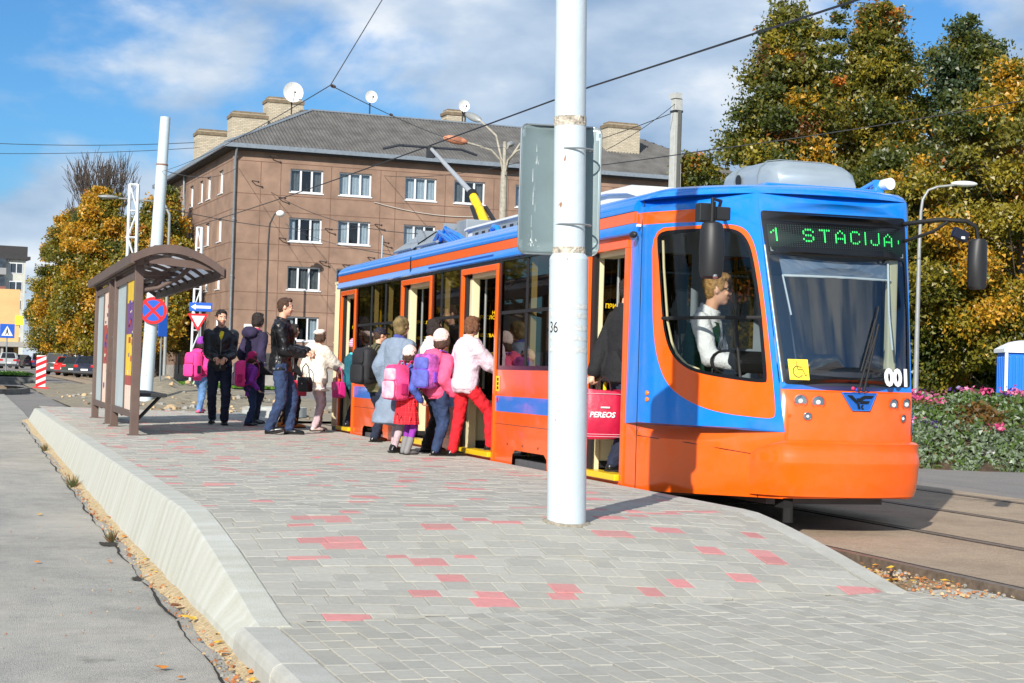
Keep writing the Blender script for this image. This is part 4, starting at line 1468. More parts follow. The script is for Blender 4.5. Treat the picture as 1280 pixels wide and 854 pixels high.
def pole_left():
    t = thing('catenary_pole', 'white leaning steel pole behind the stop shelter carrying the no stopping sign', 'pole', (5.15, 51.7, -.1))
    m = MB(); d = V(.0352, 0, 1)
    # leans right going up, as in the photograph
    m.tube([d * -.5, d * 3, d * 6.95], [.2, .185, .17], 24); m.build('lower_tube', CHIP, t, smooth=40)
    m = MB(); m.tube([d * 6.9, d * 7.4, d * 8.38], [.158, .156, .15], 24); m.build('upper_tube', CHIP, t, smooth=40)
    m = MB(); m.tube([d * 6.93, d * 6.98], .174, 24); m.build('collar', mat('collar_rust', (138, 104, 84), rough=.9, var=.4, scale=30), t, smooth=40)
pole_left()
def arrow_poly(pts): return pts
def sign_disc(mb, r, y, mi, n=36, c=(0, 0)):
    mb.add([(c[0] + r * math.cos(2 * PI * k / n), y, c[1] + r * math.sin(2 * PI * k / n)) for k in range(n)], [tuple(range(n))], mi)
SRED = mat('sign_red', (206, 36, 42), rough=.4, var=.03); SBLUE = mat('sign_blue', (36, 92, 190), rough=.4, var=.03); SWHITE = mat('sign_white', (232, 232, 232), rough=.4, var=.03); SBLK = mat('sign_black', (28, 28, 30), rough=.5, var=.03); SYEL = mat('sign_yellow', (246, 206, 40), rough=.4, var=.03)
def signs():
    rz = math.radians(-6)
    t = thing('road_sign', 'round blue and red no stopping sign on the white pole behind the shelter', 'sign', (5.25, 51.43, 2.52), rz)
    m = MB(); m.tube([(0, .02, 0), (0, 0, 0)], .40, 36); m.build('disc', SRED, t, smooth=40)
    m = MB(); sign_disc(m, .31, -.004, 0); m.build('blue_field', SBLUE, t, fix=False)
    m = MB()
    for a in (45, 135):
        q = math.radians(a); c, s = math.cos(q), math.sin(q); nx, nz = -s * .045, c * .045
        L_ = .312
        m.add([(c * L_ + nx, -.008 - a * 1e-5, s * L_ + nz), (-c * L_ + nx, -.008 - a * 1e-5, -s * L_ + nz), (-c * L_ - nx, -.008 - a * 1e-5, -s * L_ - nz), (c * L_ - nx, -.008 - a * 1e-5, s * L_ - nz)], [(0, 1, 2, 3)])
    m.build('red_cross', SRED, t, fix=False)
    for z in (-.2, .2):
        m = MB(); m.bx((-.12, .02, z - .02), (.12, .16, z + .02)); m.build('bracket', GALV, t)
    # one way + give way on one post
    t = thing('road_sign', 'blue one way arrow board above the give way triangle', 'sign', (9.1, 70.5, 3.34), rz)
    m = MB(); m.bx((-.46, 0, -.18), (.46, .03, .18)); m.build('board', SBLUE, t, bevel=.01)
    m = MB(); m.add([(-.40, -.006, 0), (-.2, -.006, .12), (-.2, -.006, .055), (.4, -.006, .055), (.4, -.006, -.055), (-.2, -.006, -.055), (-.2, -.006, -.12)], [tuple(range(7))]); m.build('arrow', SWHITE, t, fix=False)
    t = thing('road_sign', 'red bordered give way triangle under the one way arrow', 'sign', (9.0, 70.5, 2.82), rz)
    def tri(s, y):
        return [(-s, y, s * .58), (s, y, s * .58), (0, y, -s * 1.16)]
    m = MB(); a = tri(.42, 0); b = tri(.42, .03); m.add(a + b, [(0, 1, 2), (3, 5, 4), (0, 3, 4, 1), (1, 4, 5, 2), (2, 5, 3, 0)]); m.build('board', SRED, t)
    m = MB(); m.add(tri(.27, -.006), [(0, 1, 2)]); m.build('white_field', SWHITE, t, fix=False)
    t = thing('sign_post', 'thin grey post holding the one way and give way signs', 'post', (9.02, 70.56, -.2)); m = MB(); m.tube([(0, 0, -.2), (.08, 0, 3.8)], .04, 8); m.build('tube', GALV, t, smooth=50)
    # pedestrian crossing at the far left
    t = thing('road_sign', 'square blue pedestrian crossing sign on a slim post at the left edge', 'sign', (2.1, 93.7, 2.48), 0)
    m = MB(); m.bx((-.37, 0, -.37), (.37, .03, .37)); m.build('board', SBLUE, t, bevel=.02)
    m = MB(); m.add([(-.29, -.006, -.25), (.29, -.006, -.25), (0, -.006, .27)], [(0, 1, 2)]); m.build('white_triangle', SWHITE, t, fix=False)
    m = MB(); sign_disc(m, .038, -.012, 0, 10, (.0, .10))
    m.add([(-.05, -.012, .05), (.05, -.012, .05), (.04, -.012, -.05), (.1, -.012, -.2), (.06, -.012, -.2), (0, -.012, -.08), (-.07, -.012, -.2), (-.11, -.012, -.2), (-.04, -.012, -.05)], [(0, 1, 2, 5, 8), (2, 3, 4, 5), (5, 6, 7, 8)])
    m.build('walking_figure', SBLK, t, fix=False)
    m = MB(); m.tube([(0, .05, -2.7), (0, .05, .3)], .035, 8); m.build('post', GALV, t, smooth=50)
    # round ahead-only sign far down the street
    t = thing('road_sign', 'round blue straight ahead arrow sign far down the street', 'sign', (9.5, 122.5, 2.05), 0)
    m = MB(); m.tube([(0, .03, 0), (0, 0, 0)], .36, 28); m.build('disc', SBLUE, t, smooth=40)
    m = MB(); m.add([(-.045, -.006, -.24), (.045, -.006, -.24), (.045, -.006, .05), (.15, -.006, .05), (0, -.006, .25), (-.15, -.006, .05), (-.045, -.006, .05)], [(0, 1, 2, 6), (3, 4, 5)]); m.build('arrow', SWHITE, t, fix=False)
    m = MB(); m.tube([(0, .06, -2.5), (0, .06, .3)], .035, 8); m.build('post', GALV, t, smooth=50)
    # red and white marker post
    t = thing('marker_post', 'red and white striped temporary traffic marker standing on the road', 'bollard', (2.95, 71.2, prof(71)), 0)
    m = MB(); m.bx((-.19, -.06, 0), (.19, .06, 1.34)); b = m.build('board', SWHITE, t, bevel=.03)
    for k in range(5):
        z = .06 + k * .27
        m = MB(); pz = [(-.19, z), (.19, z + .18), (.19, min(1.335, z + .32)), (-.19, min(1.335, z + .14))]
        m.prism(pz, -.064, .064, lambda u, v, d: (u * 1.01, d, v)); m.build('red_stripe', SRED, b)
    m = MB(); m.bx((-.3, -.2, -.02), (.3, .2, .09)); m.build('foot', mat('foot_red', (196, 60, 56), var=.1), t, bevel=.02)
    t = thing('traffic_sign_back', 'small blue sign partly hidden behind the white pole', 'sign', (5.9, 55.5, 2.25), math.radians(30))
    m = MB(); m.bx((-.06, 0, -.42), (.30, .03, .3)); m.build('board', SBLUE, t, bevel=.02)
    m = MB(); m.tube([(.1, .05, -2.5), (.1, .05, .3)], .03, 8); m.build('post', GALV, t)
signs()
def lamps():
    # right lamp
    t = thing('street_lamp', 'slim grey street lamp with single bent arm right of the tram', 'street lamp', (23.72, 39.65, -.2), math.radians(-17))
    m = MB(); m.tube([(0, 0, -.2), (.0, 0, 4.8), (.02, 0, 5.7)], [.075, .05, .042], 10)
    m.tube([(.02, 0, 5.7), (.06, 0, 6.05), (.2, 0, 6.3), (.45, 0, 6.4), (.9, 0, 6.46)], [.042, .038, .035, .033, .03], 8); m.build('post', LAMPG, t, smooth=60)
    m = MB(); m.ball((1.14, 0, 6.5), (.36, .13, .075), 14, 8); m.build('lamp_head', mat('lamp_white', (226, 226, 222), rough=.4, var=.04), t, smooth=60)
    # branched lamp behind the tram
    t = thing('street_lamp', 'old many armed street lamp behind the tram roof', 'street lamp', (17.75, 57.3, -.26), math.radians(-17))
    m = MB(); m.tube([(0, 0, -.2), (0, 0, 7.4), (0, 0, 8.3)], [.15, .13, .11], 12); m.tube([(0, 0, 7.9), (0, 0, 9.35)], .07, 10); m.build('post', mat('rusty_grey', (156, 150, 136), rough=.7, var=.25, scale=9), t, smooth=60)
    def arm(dx, dy, dz, head, rot):
        a = MB(); a.tube([(0, 0, 8.1), (dx * .1, dy * .1, 8.7), (dx * .35, dy * .35, 8.7 + dz * .6), (dx, dy, 8.7 + dz)], .04, 8); o = a.build('arm', mat('rusty_grey', (156, 150, 136)), t, smooth=60)
        d = V(dx, dy, dz * .35).normalized(); c = V(dx, dy, 8.7 + dz) + d * .38
        q = V(1, 0, 0).rotation_difference(d).to_matrix()
        h = MB(); h.ball(c, (.46, .15, .11), 14, 8, R=q); h.build('lamp_head', head, o, smooth=60)
    arm(-1.35, -.3, .55, mat('lamp_rust', (172, 112, 84), rough=.7, var=.5, scale=5), 0)
    arm(-.9, .9, 1.5, LAMPG, 0); arm(1.5, .2, 1.0, LAMPG, 0); arm(1.2, -.9, .5, LAMPG, 0); arm(.15, 1.2, .7, LAMPG, 0)
    # small lamp by the building
    t = thing('street_lamp', 'thin hooked lamp post in front of the brown facade', 'street lamp', (16.95, 101.5, .2), 0)
    m = MB(); m.tube([(0, 0, -.3), (0, 0, 8.2), (.05, 0, 9.3), (.3, -.1, 9.9), (.6, -.2, 10.0)], [.07, .055, .05, .045, .04], 8); m.build('post', DARKM, t, smooth=60)
    m = MB(); m.ball((.62, -.22, 9.93), (.26, .26, .2), 12, 8); m.build('lamp_head', mat('lamp_white', (226, 226, 222)), t, smooth=60)
    # lamp head poking out of the trees at left
    t = thing('street_lamp', 'grey lamp on a long arm among the yellow trees', 'street lamp', (9.2, 84, -.1), 0)
    m = MB(); m.tube([(0, 0, -.2), (0, 0, 8.3), (-.3, 0, 8.9), (-2.6, 0, 8.95)], [.09, .07, .05, .04], 8); m.build('post', LAMPG, t, smooth=60)
    m = MB(); m.ball((-2.9, 0, 8.98), (.5, .18, .1), 12, 8); m.build('lamp_head', LAMPG, t, smooth=60)
    # concrete catenary pole
    t = thing('concrete_pole', 'square concrete catenary pole between roof and right trees', 'pole', (24.2, 57.3, -.26), math.radians(10))
    m = MB()
    m.loft([[(-s, -s, z), (s, -s, z), (s, s, z), (-s, s, z)] for z, s in ((-.3, .2), (11.35, .15))]); m.build('shaft', CONCP, t, bevel=.02)
    m = MB(); m.bx((-.05, -.215, 4), (.07, -.165, 10.9)); m.build('recess_shade_strip', mat('pole_shadow_strip', (96, 98, 96), rough=1, var=.1), t)  # strip stands proud; the shade of a recess is put into its colour
    m = MB(); m.bx((-.19, -.19, 11.35), (.1, .19, 11.55)); m.build('cap', CONCP, t)
    m = MB(); m.bx((-.17, -.17, 10.85), (.17, .17, 10.93)); m.build('band', DARKM, t)
    def lattice(loc, z1, w0, w1, lab):
        o = thing('lattice_mast', lab, 'mast', loc, math.radians(-10))
        legs = []
        for sx in (-1, 1):
            for sy in (-1, 1):
                m = MB(); m.tube([(sx * w0, sy * w0, 0), (sx * w1, sy * w1, z1)], .05, 5); m.build('leg', POLEW, o)
        n = int(z1 / .9)
        m = MB()
        for k in range(n):
            za, zb = z1 * k / n, z1 * (k + 1) / n
            wa, wb = lerp(w0, w1, k / n), lerp(w0, w1, (k + 1) / n)
            for s in (-1, 1):
                a, b = (1, -1) if k % 2 else (-1, 1)
                m.tube([(a * wa, s * wa, za), (b * wb, s * wb, zb)], .022, 4); m.tube([(s * wa, a * wa, za), (s * wb, b * wb, zb)], .022, 4)
                m.tube([(-wb, s * wb, zb), (wb, s * wb, zb)], .022, 4)
        tag(m.build('bracing', POLEW, o), kind='stuff')
    lattice((5.45, 61.2, -.2), 7.4, .17, .14, 'white lattice mast left of the white catenary pole')
    lattice((9.62, 75.8, -.2), 7.2, .20, .10, 'slender white lattice mast behind the give way sign')
lamps()
WIRE = mat('wire_black', (34, 34, 36), rough=.5, var=.05)
def sagged(a, b, sag, n=14):
    a, b = Vector(a), Vector(b)
    return [a.lerp(b, k / n) - V(0, 0, sag * 4 * (k / n) * (1 - k / n)) for k in range(n + 1)]
def wires():
    def wire(name, lab, segs, r, grp='overhead wires', m=WIRE):
        t = thing(name, lab, 'wire', segs[0][0], 0, grp)
        o = Vector(segs[0][0])
        for a, b, s in segs:
            q = MB(); q.tube([p - o for p in sagged(a, b, s)], r, 5); q.build('strand', m, t, smooth=80, fix=False)
        return t, o
    wire('contact_wire', 'thick contact wire running over the tram to its pantograph', [((6.64, 2, 3.62), (6.64, 18.2, 4.2), .02), ((6.64, 18.2, 4.2), (6.64, 25.2, 4.37), .0), ((6.64, 25.2, 4.37), (6.64, 55, 5.3), .05)], .011)
    j = (3.96, 19.73, 4.23)
    t, o = wire('span_wire', 'thin span wires meeting at the knot above the roof', [(j, (5.6, 19.2, 7.3), 0), (j, (5.38, 51.6, 6.65), 0.12), (j, (17.75, 57.3, 8.9), .25)], .006)
    jv = Vector((13.79, 37.57, 4.67))
    for p, d in ((Vector(j) + jv * .003, jv), (Vector(j) + jv * .15 - V(0, 0, .12), jv)):
        q = MB(); dv = Vector(d).normalized()
        for k in range(4):
            c = Vector(p) - o + dv * (.03 + .045 * k); q.tube([c - dv * .018, c + dv * .018], [.022, .022], 8)
        q.tube([Vector(p) - o - dv * .05, Vector(p) - o + dv * .26], .008, 6); q.build('insulator', mat('insulator_brown', (62, 50, 46), rough=.3, var=.1), t)
    wire('span_wire', 'pale wire crossing in front of the right hand trees', [((17.75, 57.2, 7.9), (16.5, 37.0, 6.35), .05), ((16.5, 37.0, 6.35), (31, 31.0, 9.7), .25)], .013)
    wire('span_wire', 'wire pair at left running to the white leaning pole, upper strand', [((-6, 90, 11.9), (9.9, 80.8, 11.35), .35)], .016)
    wire('span_wire', 'wire pair at left running to the white leaning pole, lower strand', [((-6, 88, 10.9), (9.9, 79, 10.9), .3)], .014)
    B = lambda s, z: tuple(Matrix.Rotation(math.radians(2.856), 3, 'Z') @ V(s, -.08, z) + V(15.253, 105.33, 0))
    wire('span_wire', 'wire from the white leaning pole to the corner of the brown house', [((5.42, 51.7, 6.7), B(.3, 13.2), .4)], .014)
    wire('span_wire', 'second wire from the white leaning pole to the brown facade', [((5.4, 51.7, 5.6), B(9.2, 10.2), .5)], .014)
    wire('span_wire', 'wire hanging from the brown facade down to the tram roof', [(B(3.4, 9.9), (7.0, 27.0, 2.75), .25)], .009)
    wire('span_wire', 'wire stretched from the concrete pole to the facade', [((24.1, 57.2, 10.6), B(9.6, 13.3), .8)], .016)
    wire('span_wire', 'wire from the many armed lamp across the brown facade', [((17.7, 57.2, 5.9), B(2.4, 11.8), .9)], .016)
    wire('span_wire', 'white cable slung across the upper facade', [(B(9.0, 11.6), B(17.0, 11.2), .35)], .022, m=mat('cable_white', (200, 196, 188), var=.05))
    wire('span_wire', 'wire from the concrete pole to the roof chimney', [((24.1, 57.2, 10.9), (20.3, 54, 8.6), .1)], .012)
    # insulators and wall hooks on the facade
    t = thing('facade_anchor', 'small dark wire anchors dotted over the brown facade', 'anchor', B(0, 0))
    o = Vector(B(0, 0))
    rs = random.Random(8)
    for s, z in ((2.3, 14.0), (2.9, 11.5), (5.9, 9.75), (3.0, 9.0), (9.6, 9.1), (9.1, 10.2), (8.7, 8.1), (5.6, 7.7), (7.1, 7.55), (14.6, 9.6), (1.2, 12.4)):
        q = MB(); p = Vector(B(s, z)) - o
        q.tube([p + V(0, .1, 0), p + V(0, -.25, 0), p + V(.3, -.3, -.05)], .035, 5); q.ball(p + V(.35, -.3, -.06), .07, 6, 5); q.build('hook', mat('insulator_brown', (62, 50, 46)), t)
wires()

# ------------------------------------------------------------------ far street: cars, island, rubble
GLASSD = mat('car_glass', (26, 30, 34), rough=.08, var=.1)
TYRE = mat('tyre', (30, 30, 30), rough=.9, var=.1)
def car(name, label, loc, rz, col, kind='hatch', group='cars parked down the street'):
    t = thing(name, label, 'car', loc, rz, group)
    paint = mat('car_paint_%d_%d_%d' % col, col, rough=.25, var=.03, coat=.8)
    W, Lh = .86, 2.1
    def sect(y, zb, zt, w):      # rounded rectangular section across x
        return [(-w, y, zb), (-w * 1.0, y, (zb + zt) * .5), (-w * .96, y, zt - .05), (-w * .85, y, zt), (w * .85, y, zt), (w * .96, y, zt - .05), (w, y, (zb + zt) * .5), (w, y, zb)]
    m = MB()
    m.loft([sect(-Lh, .35, .85, W * .9), sect(-Lh + .12, .24, .95, W), sect(-.6, .22, .98, W), sect(1.0, .22, .95, W), sect(1.8, .26, .85, W * .97), sect(2.1, .38, .72, W * .85)])
    m.build('body', paint, t, smooth=35)
    m = MB()
    e = {'hatch': (-2.0, -1.6, .2, 1.05, 1.47), 'van': (-2.05, -1.85, .6, 1.3, 1.75), 'estate': (-2.05, -1.75, .3, 1.15, 1.52)}[kind]
    def cab(y, z, w): return [(-w, y, z), (w, y, z)]
    zt = e[4]
    lo, hi = W * .93, W * .74
    m.add([(-lo, e[0], .93), (lo, e[0], .93), (lo, e[3], .93), (-lo, e[3], .93), (-hi, e[1], zt), (hi, e[1], zt), (hi, e[2], zt), (-hi, e[2], zt)], [(0, 1, 5, 4), (1, 2, 6, 5), (2, 3, 7, 6), (3, 0, 4, 7), (4, 5, 6, 7)])
    m.build('cabin', paint, t, smooth=30, bevel=.05)
    # windows inset on the cabin faces
    def face(P, name):
        c = sum((Vector(p) for p in P), V(0, 0, 0)) / 4
        n = (Vector(P[1]) - Vector(P[0])).cross(Vector(P[2]) - Vector(P[1])).normalized()
        if n.dot(c - V(0, (e[0] + e[3]) / 2, 1.1)) < 0: n = -n
        q = MB(); q.add([c + (Vector(p) - c) * .84 + n * .012 for p in P], [(0, 1, 2, 3)]); q.build(name, GLASSD, t, fix=False)
    face([(-lo, e[0], .95), (lo, e[0], .95), (hi, e[1], zt), (-hi, e[1], zt)], 'rear_window')
    face([(-lo, e[3], .95), (lo, e[3], .95), (hi, e[2], zt), (-hi, e[2], zt)], 'windscreen')
    for s in (-1, 1): face([(s * lo, e[0], .95), (s * lo, e[3], .95), (s * hi, e[2], zt), (s * hi, e[1], zt)], 'side_window')
    for y in (-1.3, 1.3):
        for s in (-1, 1):
            w = MB(); w.tube([(s * .62, y, .31), (s * .84, y, .31)], .31, 16); o = w.build('wheel', TYRE, t, smooth=40)
            w = MB(); w.tube([(s * .845, y, .31), (s * .85, y, .31)], .18, 10); w.build('hubcap', GALV, o)
    for s in (-1, 1):
        w = MB(); w.bx((s * .62 - .16, -2.115, .72), (s * .62 + .16, -2.0, .9)); w.build('rear_light', mat('tail_lamp', (190, 30, 26), rough=.2, var=.05), t, bevel=.02)
        w = MB(); w.bx((s * .6 - .16, 2.0, .6), (s * .6 + .16, 2.08, .74)); w.build('headlight', mat('head_lamp', (220, 222, 224), rough=.15, var=.03), t, bevel=.02)
    w = MB(); w.bx((-.26, -2.125, .5), (.26, -2.09, .62)); w.build('number_plate', SWHITE, t)
    w = MB(); w.bx((-.84, -2.16, .3), (.84, -1.98, .46)); w.build('bumper', mat('bumper_dark', (52, 54, 58), var=.1), t, bevel=.03)
    return t
for a in [('parked_car', 'dark blue estate car nearest the shelter in the parked row', (8.9, 125.8, -.1), -24, (38, 44, 66), 'estate'),
          ('parked_car', 'dark green hatchback second from the shelter in the parked row', (8.35, 132.0, -.1), -22, (40, 56, 50), 'hatch'),
          ('parked_car', 'red hatchback in the middle of the parked row', (8.15, 139.0, -.09), -22, (196, 36, 40), 'hatch'),
          ('parked_car', 'dark grey van shaped car behind the red hatchback', (7.7, 145.5, -.08), -22, (70, 78, 78), 'van'),
          ('parked_car', 'black estate car between orange and grey cars', (8.9, 170.0, -.03), -14, (22, 24, 28), 'estate'),
          ('parked_car', 'orange hatchback parked beyond the marker post', (8.4, 179.0, .0), -14, (206, 110, 54), 'hatch'),
          ('parked_car', 'blue violet van just right of the striped marker', (7.9, 198.0, .14), -2, (50, 52, 96), 'van'),
          ('parked_car', 'silver estate car near the crossing sign', (4.1, 171.0, .2), -4, (170, 174, 176), 'estate'),
          ('parked_car', 'black hatchback half hidden behind the silver estate', (6.1, 196.0, .2), -30, (30, 32, 36), 'hatch'),
          ('parked_car', 'pale car cut off by the left edge of the picture', (2.7, 172.0, .2), -4, (206, 206, 204), 'hatch')]:
    car(a[0], a[1], a[2], math.radians(a[3]), a[4], a[5])
def island():
    m = MB()
    pts = [(-3.6, 58.5), (1.0, 58.7), (1.9, 60.5), (2.3, 64), (1.9, 67), (-3.6, 68)]
    n = len(pts)
    m.add([(x, y, prof(y) - .05) for x, y in pts] + [(x, y, prof(y) + .16) for x, y in pts] + [(lerp(x, -1, .05), lerp(y, 63, .05), prof(y) + .165) for x, y in pts],
          [(k, (k + 1) % n, n + (k + 1) % n, n + k) for k in range(n)] + [(n + k, n + (k + 1) % n, 2 * n + (k + 1) % n, 2 * n + k) for k in range(n)])
    tag(m.build('traffic_island_kerb', mat('dark_kerb', (112, 110, 106), rough=.9, var=.2), fix=True), kind='structure')
    m = MB(); rs = random.Random(3)
    rows = [[(x, y, prof(y) + .14 + .10 * rs.random() * (1 if 60 < y < 66 else 0)) for x in (-3.5, -2.5, -1.5, -.6, .2, .9, 1.4)] for y in (59.2, 60, 61, 62, 63, 64, 65, 66.2)]
    m.grid(rows); tag(m.build('island_soil', EARTH, smooth=60, fix=False), kind='structure')
    # grassed islet with dark kerb further back
    m = MB(); m.bx((-4, 83.5, -.3), (3.4, 101, .18)); tag(m.build('islet_kerb', mat('dark_kerb', (112, 110, 106)), bevel=.05), kind='structure')
    # spoil heap and open ground between platform end and the house
    m = MB(); rows = []
    for i in range(26):
        y = 37 + i * 2.0
        rows.append([(x, y, zr(y) + .02 + .05 * rs.random() + max(0, .75 - .3 * math.hypot((x - 6.4) * .9, (y - 57) * .35)) * rs.uniform(.7, 1.2)) for x in [2.6 + .42 * j + .1 * max(0, 40 - y) for j in range(24)]])
    m.grid(rows); tag(m.build('dug_ground', mat('dug_gravel', (142, 132, 112), rough=1, var=.35, scale=4, bump=1, bscale=18), smooth=50, fix=False), kind='structure')
    m = MB()
    for i in range(240):
        x = 3 + 7.5 * rs.random(); y = 38 + 26 * rs.random(); s = .05 + .12 * rs.random() ** 3
        h = max(0, .75 - .3 * math.hypot((x - 6.4) * .9, (y - 57) * .35))
        m.ball((x, y, zr(y) + .06 + h), (s, s * .8, s * .6), 5, 3, mi=rs.randrange(3))
    tag(m.build('rubble', [mat('stone_tan', (186, 160, 122)), mat('stone_grey', (150, 146, 138)), mat('stone_brown', (134, 116, 94), var=.3)], fix=False), kind='stuff')
    for i, (x, y, r, lab) in enumerate(((6.2, 36.5, .55, 'concrete ring lying in the dug ground beyond the platform'), (7.0, 40.0, .7, 'larger concrete drain ring behind the first one'))):
        t = thing('drain_ring', lab, 'concrete ring', (x, y, -.2), 0, 'drain rings in the dug ground')
        m = MB(); n = 28; rg = []
        for (rr, z) in ((r, 0), (r, .22), (r - .12, .22), (r - .12, -.1)):
            rg.append([(rr * math.cos(2 * PI * k / n), rr * math.sin(2 * PI * k / n), z) for k in range(n)])
        m.loft(rg, cap=False); m.build('ring', CONCP, t, smooth=40)
        m = MB(); m.add([((r - .1) * math.cos(2 * PI * k / n), (r - .1) * math.sin(2 * PI * k / n), .02) for k in range(n)], [tuple(range(n))]); m.build('opening', DARKGAP, t, fix=False)
island()
def toilet():
    t = thing('portable_toilet', 'bright blue portable toilet cabin with white roof at the right edge', 'toilet cabin', (25.75, 37.9, -.2), math.radians(-20))
    BL = mat('cabin_blue', (24, 116, 220), rough=.4, var=.05, scale=3); WH = mat('cabin_white', (228, 232, 236), rough=.45, var=.03)
    m = MB(); m.bx((-.52, -.5, .08), (.52, .5, 2.08)); m.build('wall', BL, t, bevel=.03)
    for k in range(6):
        x = -.42 + k * .165
        m = MB(); m.bx((x - .045, -.54, .25), (x + .045, -.49, 1.98)); m.build('rib', BL, t, bevel=.015)
    for k in range(5):
        y = -.36 + k * .18
        m = MB(); m.bx((-.56, y - .05, .25), (-.51, y + .05, 1.98)); m.build('rib', BL, t, bevel=.015)
    m = MB(); m.bx((-.575, -.555, 0.05), (-.50, -.48, 2.1)); m.build('corner_post', WH, t, bevel=.01)
    m = MB(); m.bx((.50, -.555, 0.05), (.575, -.48, 2.1)); m.build('corner_post', WH, t, bevel=.01)
    m = MB(); m.loft([[(-a, -b, z), (a, -b, z), (a, b, z), (-a, b, z)] for a, b, z in ((.6, .58, 2.08), (.6, .58, 2.17), (.5, .48, 2.24), (.3, .3, 2.36), (.1, .2, 2.40))]); m.build('roof', WH, t, smooth=40)
    m = MB(); m.bx((-.55, -.53, -.05), (.55, .53, .08)); m.build('skid', DARKM, t)
toilet()
# ------------------------------------------------------------------ the tram
XS, XC = 5.39, 6.64
def ad(z):
    t = min(max((z - .6) / 1.6, 0), 1.25)
    return .69 - .10 * t, 1.33 - .33 * t
def nose(u, z, right=False, off=0.0):
    a, d = ad(z)
    p1 = (a * .46, .5 * d) if right else (.06, .5 * d)
    x = 2 * u * (1 - u) * p1[0] + u * u * a
    y = 2 * u * (1 - u) * p1[1] + u * u * d
    if off:
        e = .01
        u0, u1 = max(0, u - e), min(1, u + e)
        def q(t): return (2 * t * (1 - t) * p1[0] + t * t * a, 2 * t * (1 - t) * p1[1] + t * t * d)
        A, B = q(u0), q(u1)
        tx, ty = B[0] - A[0], B[1] - A[1]
        L_ = math.hypot(tx, ty)
        x -= ty / L_ * off; y += tx / L_ * off
    X = XS + x
    return V(2 * XC - X if right else X, 13.4 - y, z)
def front(w, z, off=0.0):
    a, d = ad(z)
    hw = 1.25 - a
    x, y = w * hw, d + .13 * (1 - w * w)
    if off:
        nx, ny = .26 * w / hw, 1.0
        L_ = math.hypot(nx, ny)
        x += nx / L_ * off; y += ny / L_ * off
    return V(XC + x, 13.4 - y, z)
def side(s, z, off=0.0, right=False):
    if s >= 13.4:
        p = V(XS - off, s, z)
        if z > 2.3: p.x += .02 * ((z - 2.3) / .12) ** 2
        return V(2 * XC - p.x, p.y, p.z) if right else p
    return nose((13.4 - s) / 1.5, z, right, off)
ZT = 2.42
T_OR = mat('tram_orange', (245, 96, 10), rough=.22, var=.02, scale=3, coat=.4)
T_BL = mat('tram_blue', (8, 126, 224), rough=.2, var=.02, scale=3, coat=.5)
for m_ in (T_OR, T_BL): weather(m_, .09, (150, 128, 104), (1.4, 8.0))
T_BK = mat('tram_black', (16, 16, 18), rough=.25, var=.05)
RUBBER = mat('rubber_black', (22, 22, 23), rough=.7, var=.1)
CREAM = mat('interior_cream', (224, 212, 172), rough=.5, var=.04, scale=3)
YELL = mat('handrail_yellow', (240, 196, 24), rough=.3, var=.03)
FLOORG = mat('floor_grey', (96, 96, 98), rough=.7, var=.15)
TGLASS = glass_mat('tram_glass', (176, 168, 144), .05)
CABGL = glass_mat('cab_glass', (226, 228, 224), .04)
WGLASS = glass_mat('windscreen_glass', (214, 224, 230), .13)
CHROME = mat('chrome', (226, 228, 230), rough=.12, metal=1.0, var=.03)
PLGREY = mat('plastic_dark', (32, 33, 35), rough=.5, var=.1)
GREYP = mat('equipment_grey', (138, 146, 152), rough=.45, var=.1, scale=4)
WFAIR = mat('fairing_white', (226, 226, 220), rough=.4, var=.05, scale=2)
DOORS = [(13.77, 14.66), (17.53, 18.82), (20.28, 21.65), (24.52, 25.42)]
BAYS = [(14.84, 17.36), (18.99, 20.11), (21.82, 24.35)]
tram = thing('tram', 'orange and blue single car tram 001 standing at the stop with its doors open', 'tram', (0, 0, 0))
def tpart(name, mb, m, parent=None, **k):
    return mb.build(name, m, parent or tram, **k)
def inset(poly, d):
    cx = sum(p[0] for p in poly) / len(poly); cy = sum(p[1] for p in poly) / len(poly)
    out = []
    n = len(poly)
    for i in range(n):
        a, b, c = poly[i - 1], poly[i], poly[(i + 1) % n]
        t = Vector((c[0] - a[0], c[1] - a[1])).normalized()
        nn = Vector((-t.y, t.x))
        if nn.dot(Vector((cx - b[0], cy - b[1]))) < 0: nn = -nn
        out.append((b[0] + nn.x * d, b[1] + nn.y * d))
    return out
uS = lambda P: [(13.4 - 1.5 * u, z) for u, z in P]
WIN = smooth_poly(uS([(.195, 2.135), (.20, 2.0), (.222, 1.841), (.262, 1.375), (.30, 1.22), (.345, 1.12), (.43, 1.03), (.53, .975), (.72, .935), (.925, .903), (.942, .93), (.945, 1.231), (.95, 1.527), (.937, 1.93), (.91, 2.06), (.86, 2.125), (.76, 2.145), (.50, 2.14)]), 2)
WINH = inset(WIN, .028)
SWOOSH = smooth_poly(uS([(.128, 2.162), (.145, 1.688), (.155, 1.377), (.20, 1.098), (.30, .87), (.47, .74), (.665, .66), (.90, .632), (.945, .635), (.962, .66), (.968, .90), (.972, 1.5), (.962, 1.95), (.93, 2.10), (.875, 2.158), (.78, 2.172), (.5, 2.166)]), 2)
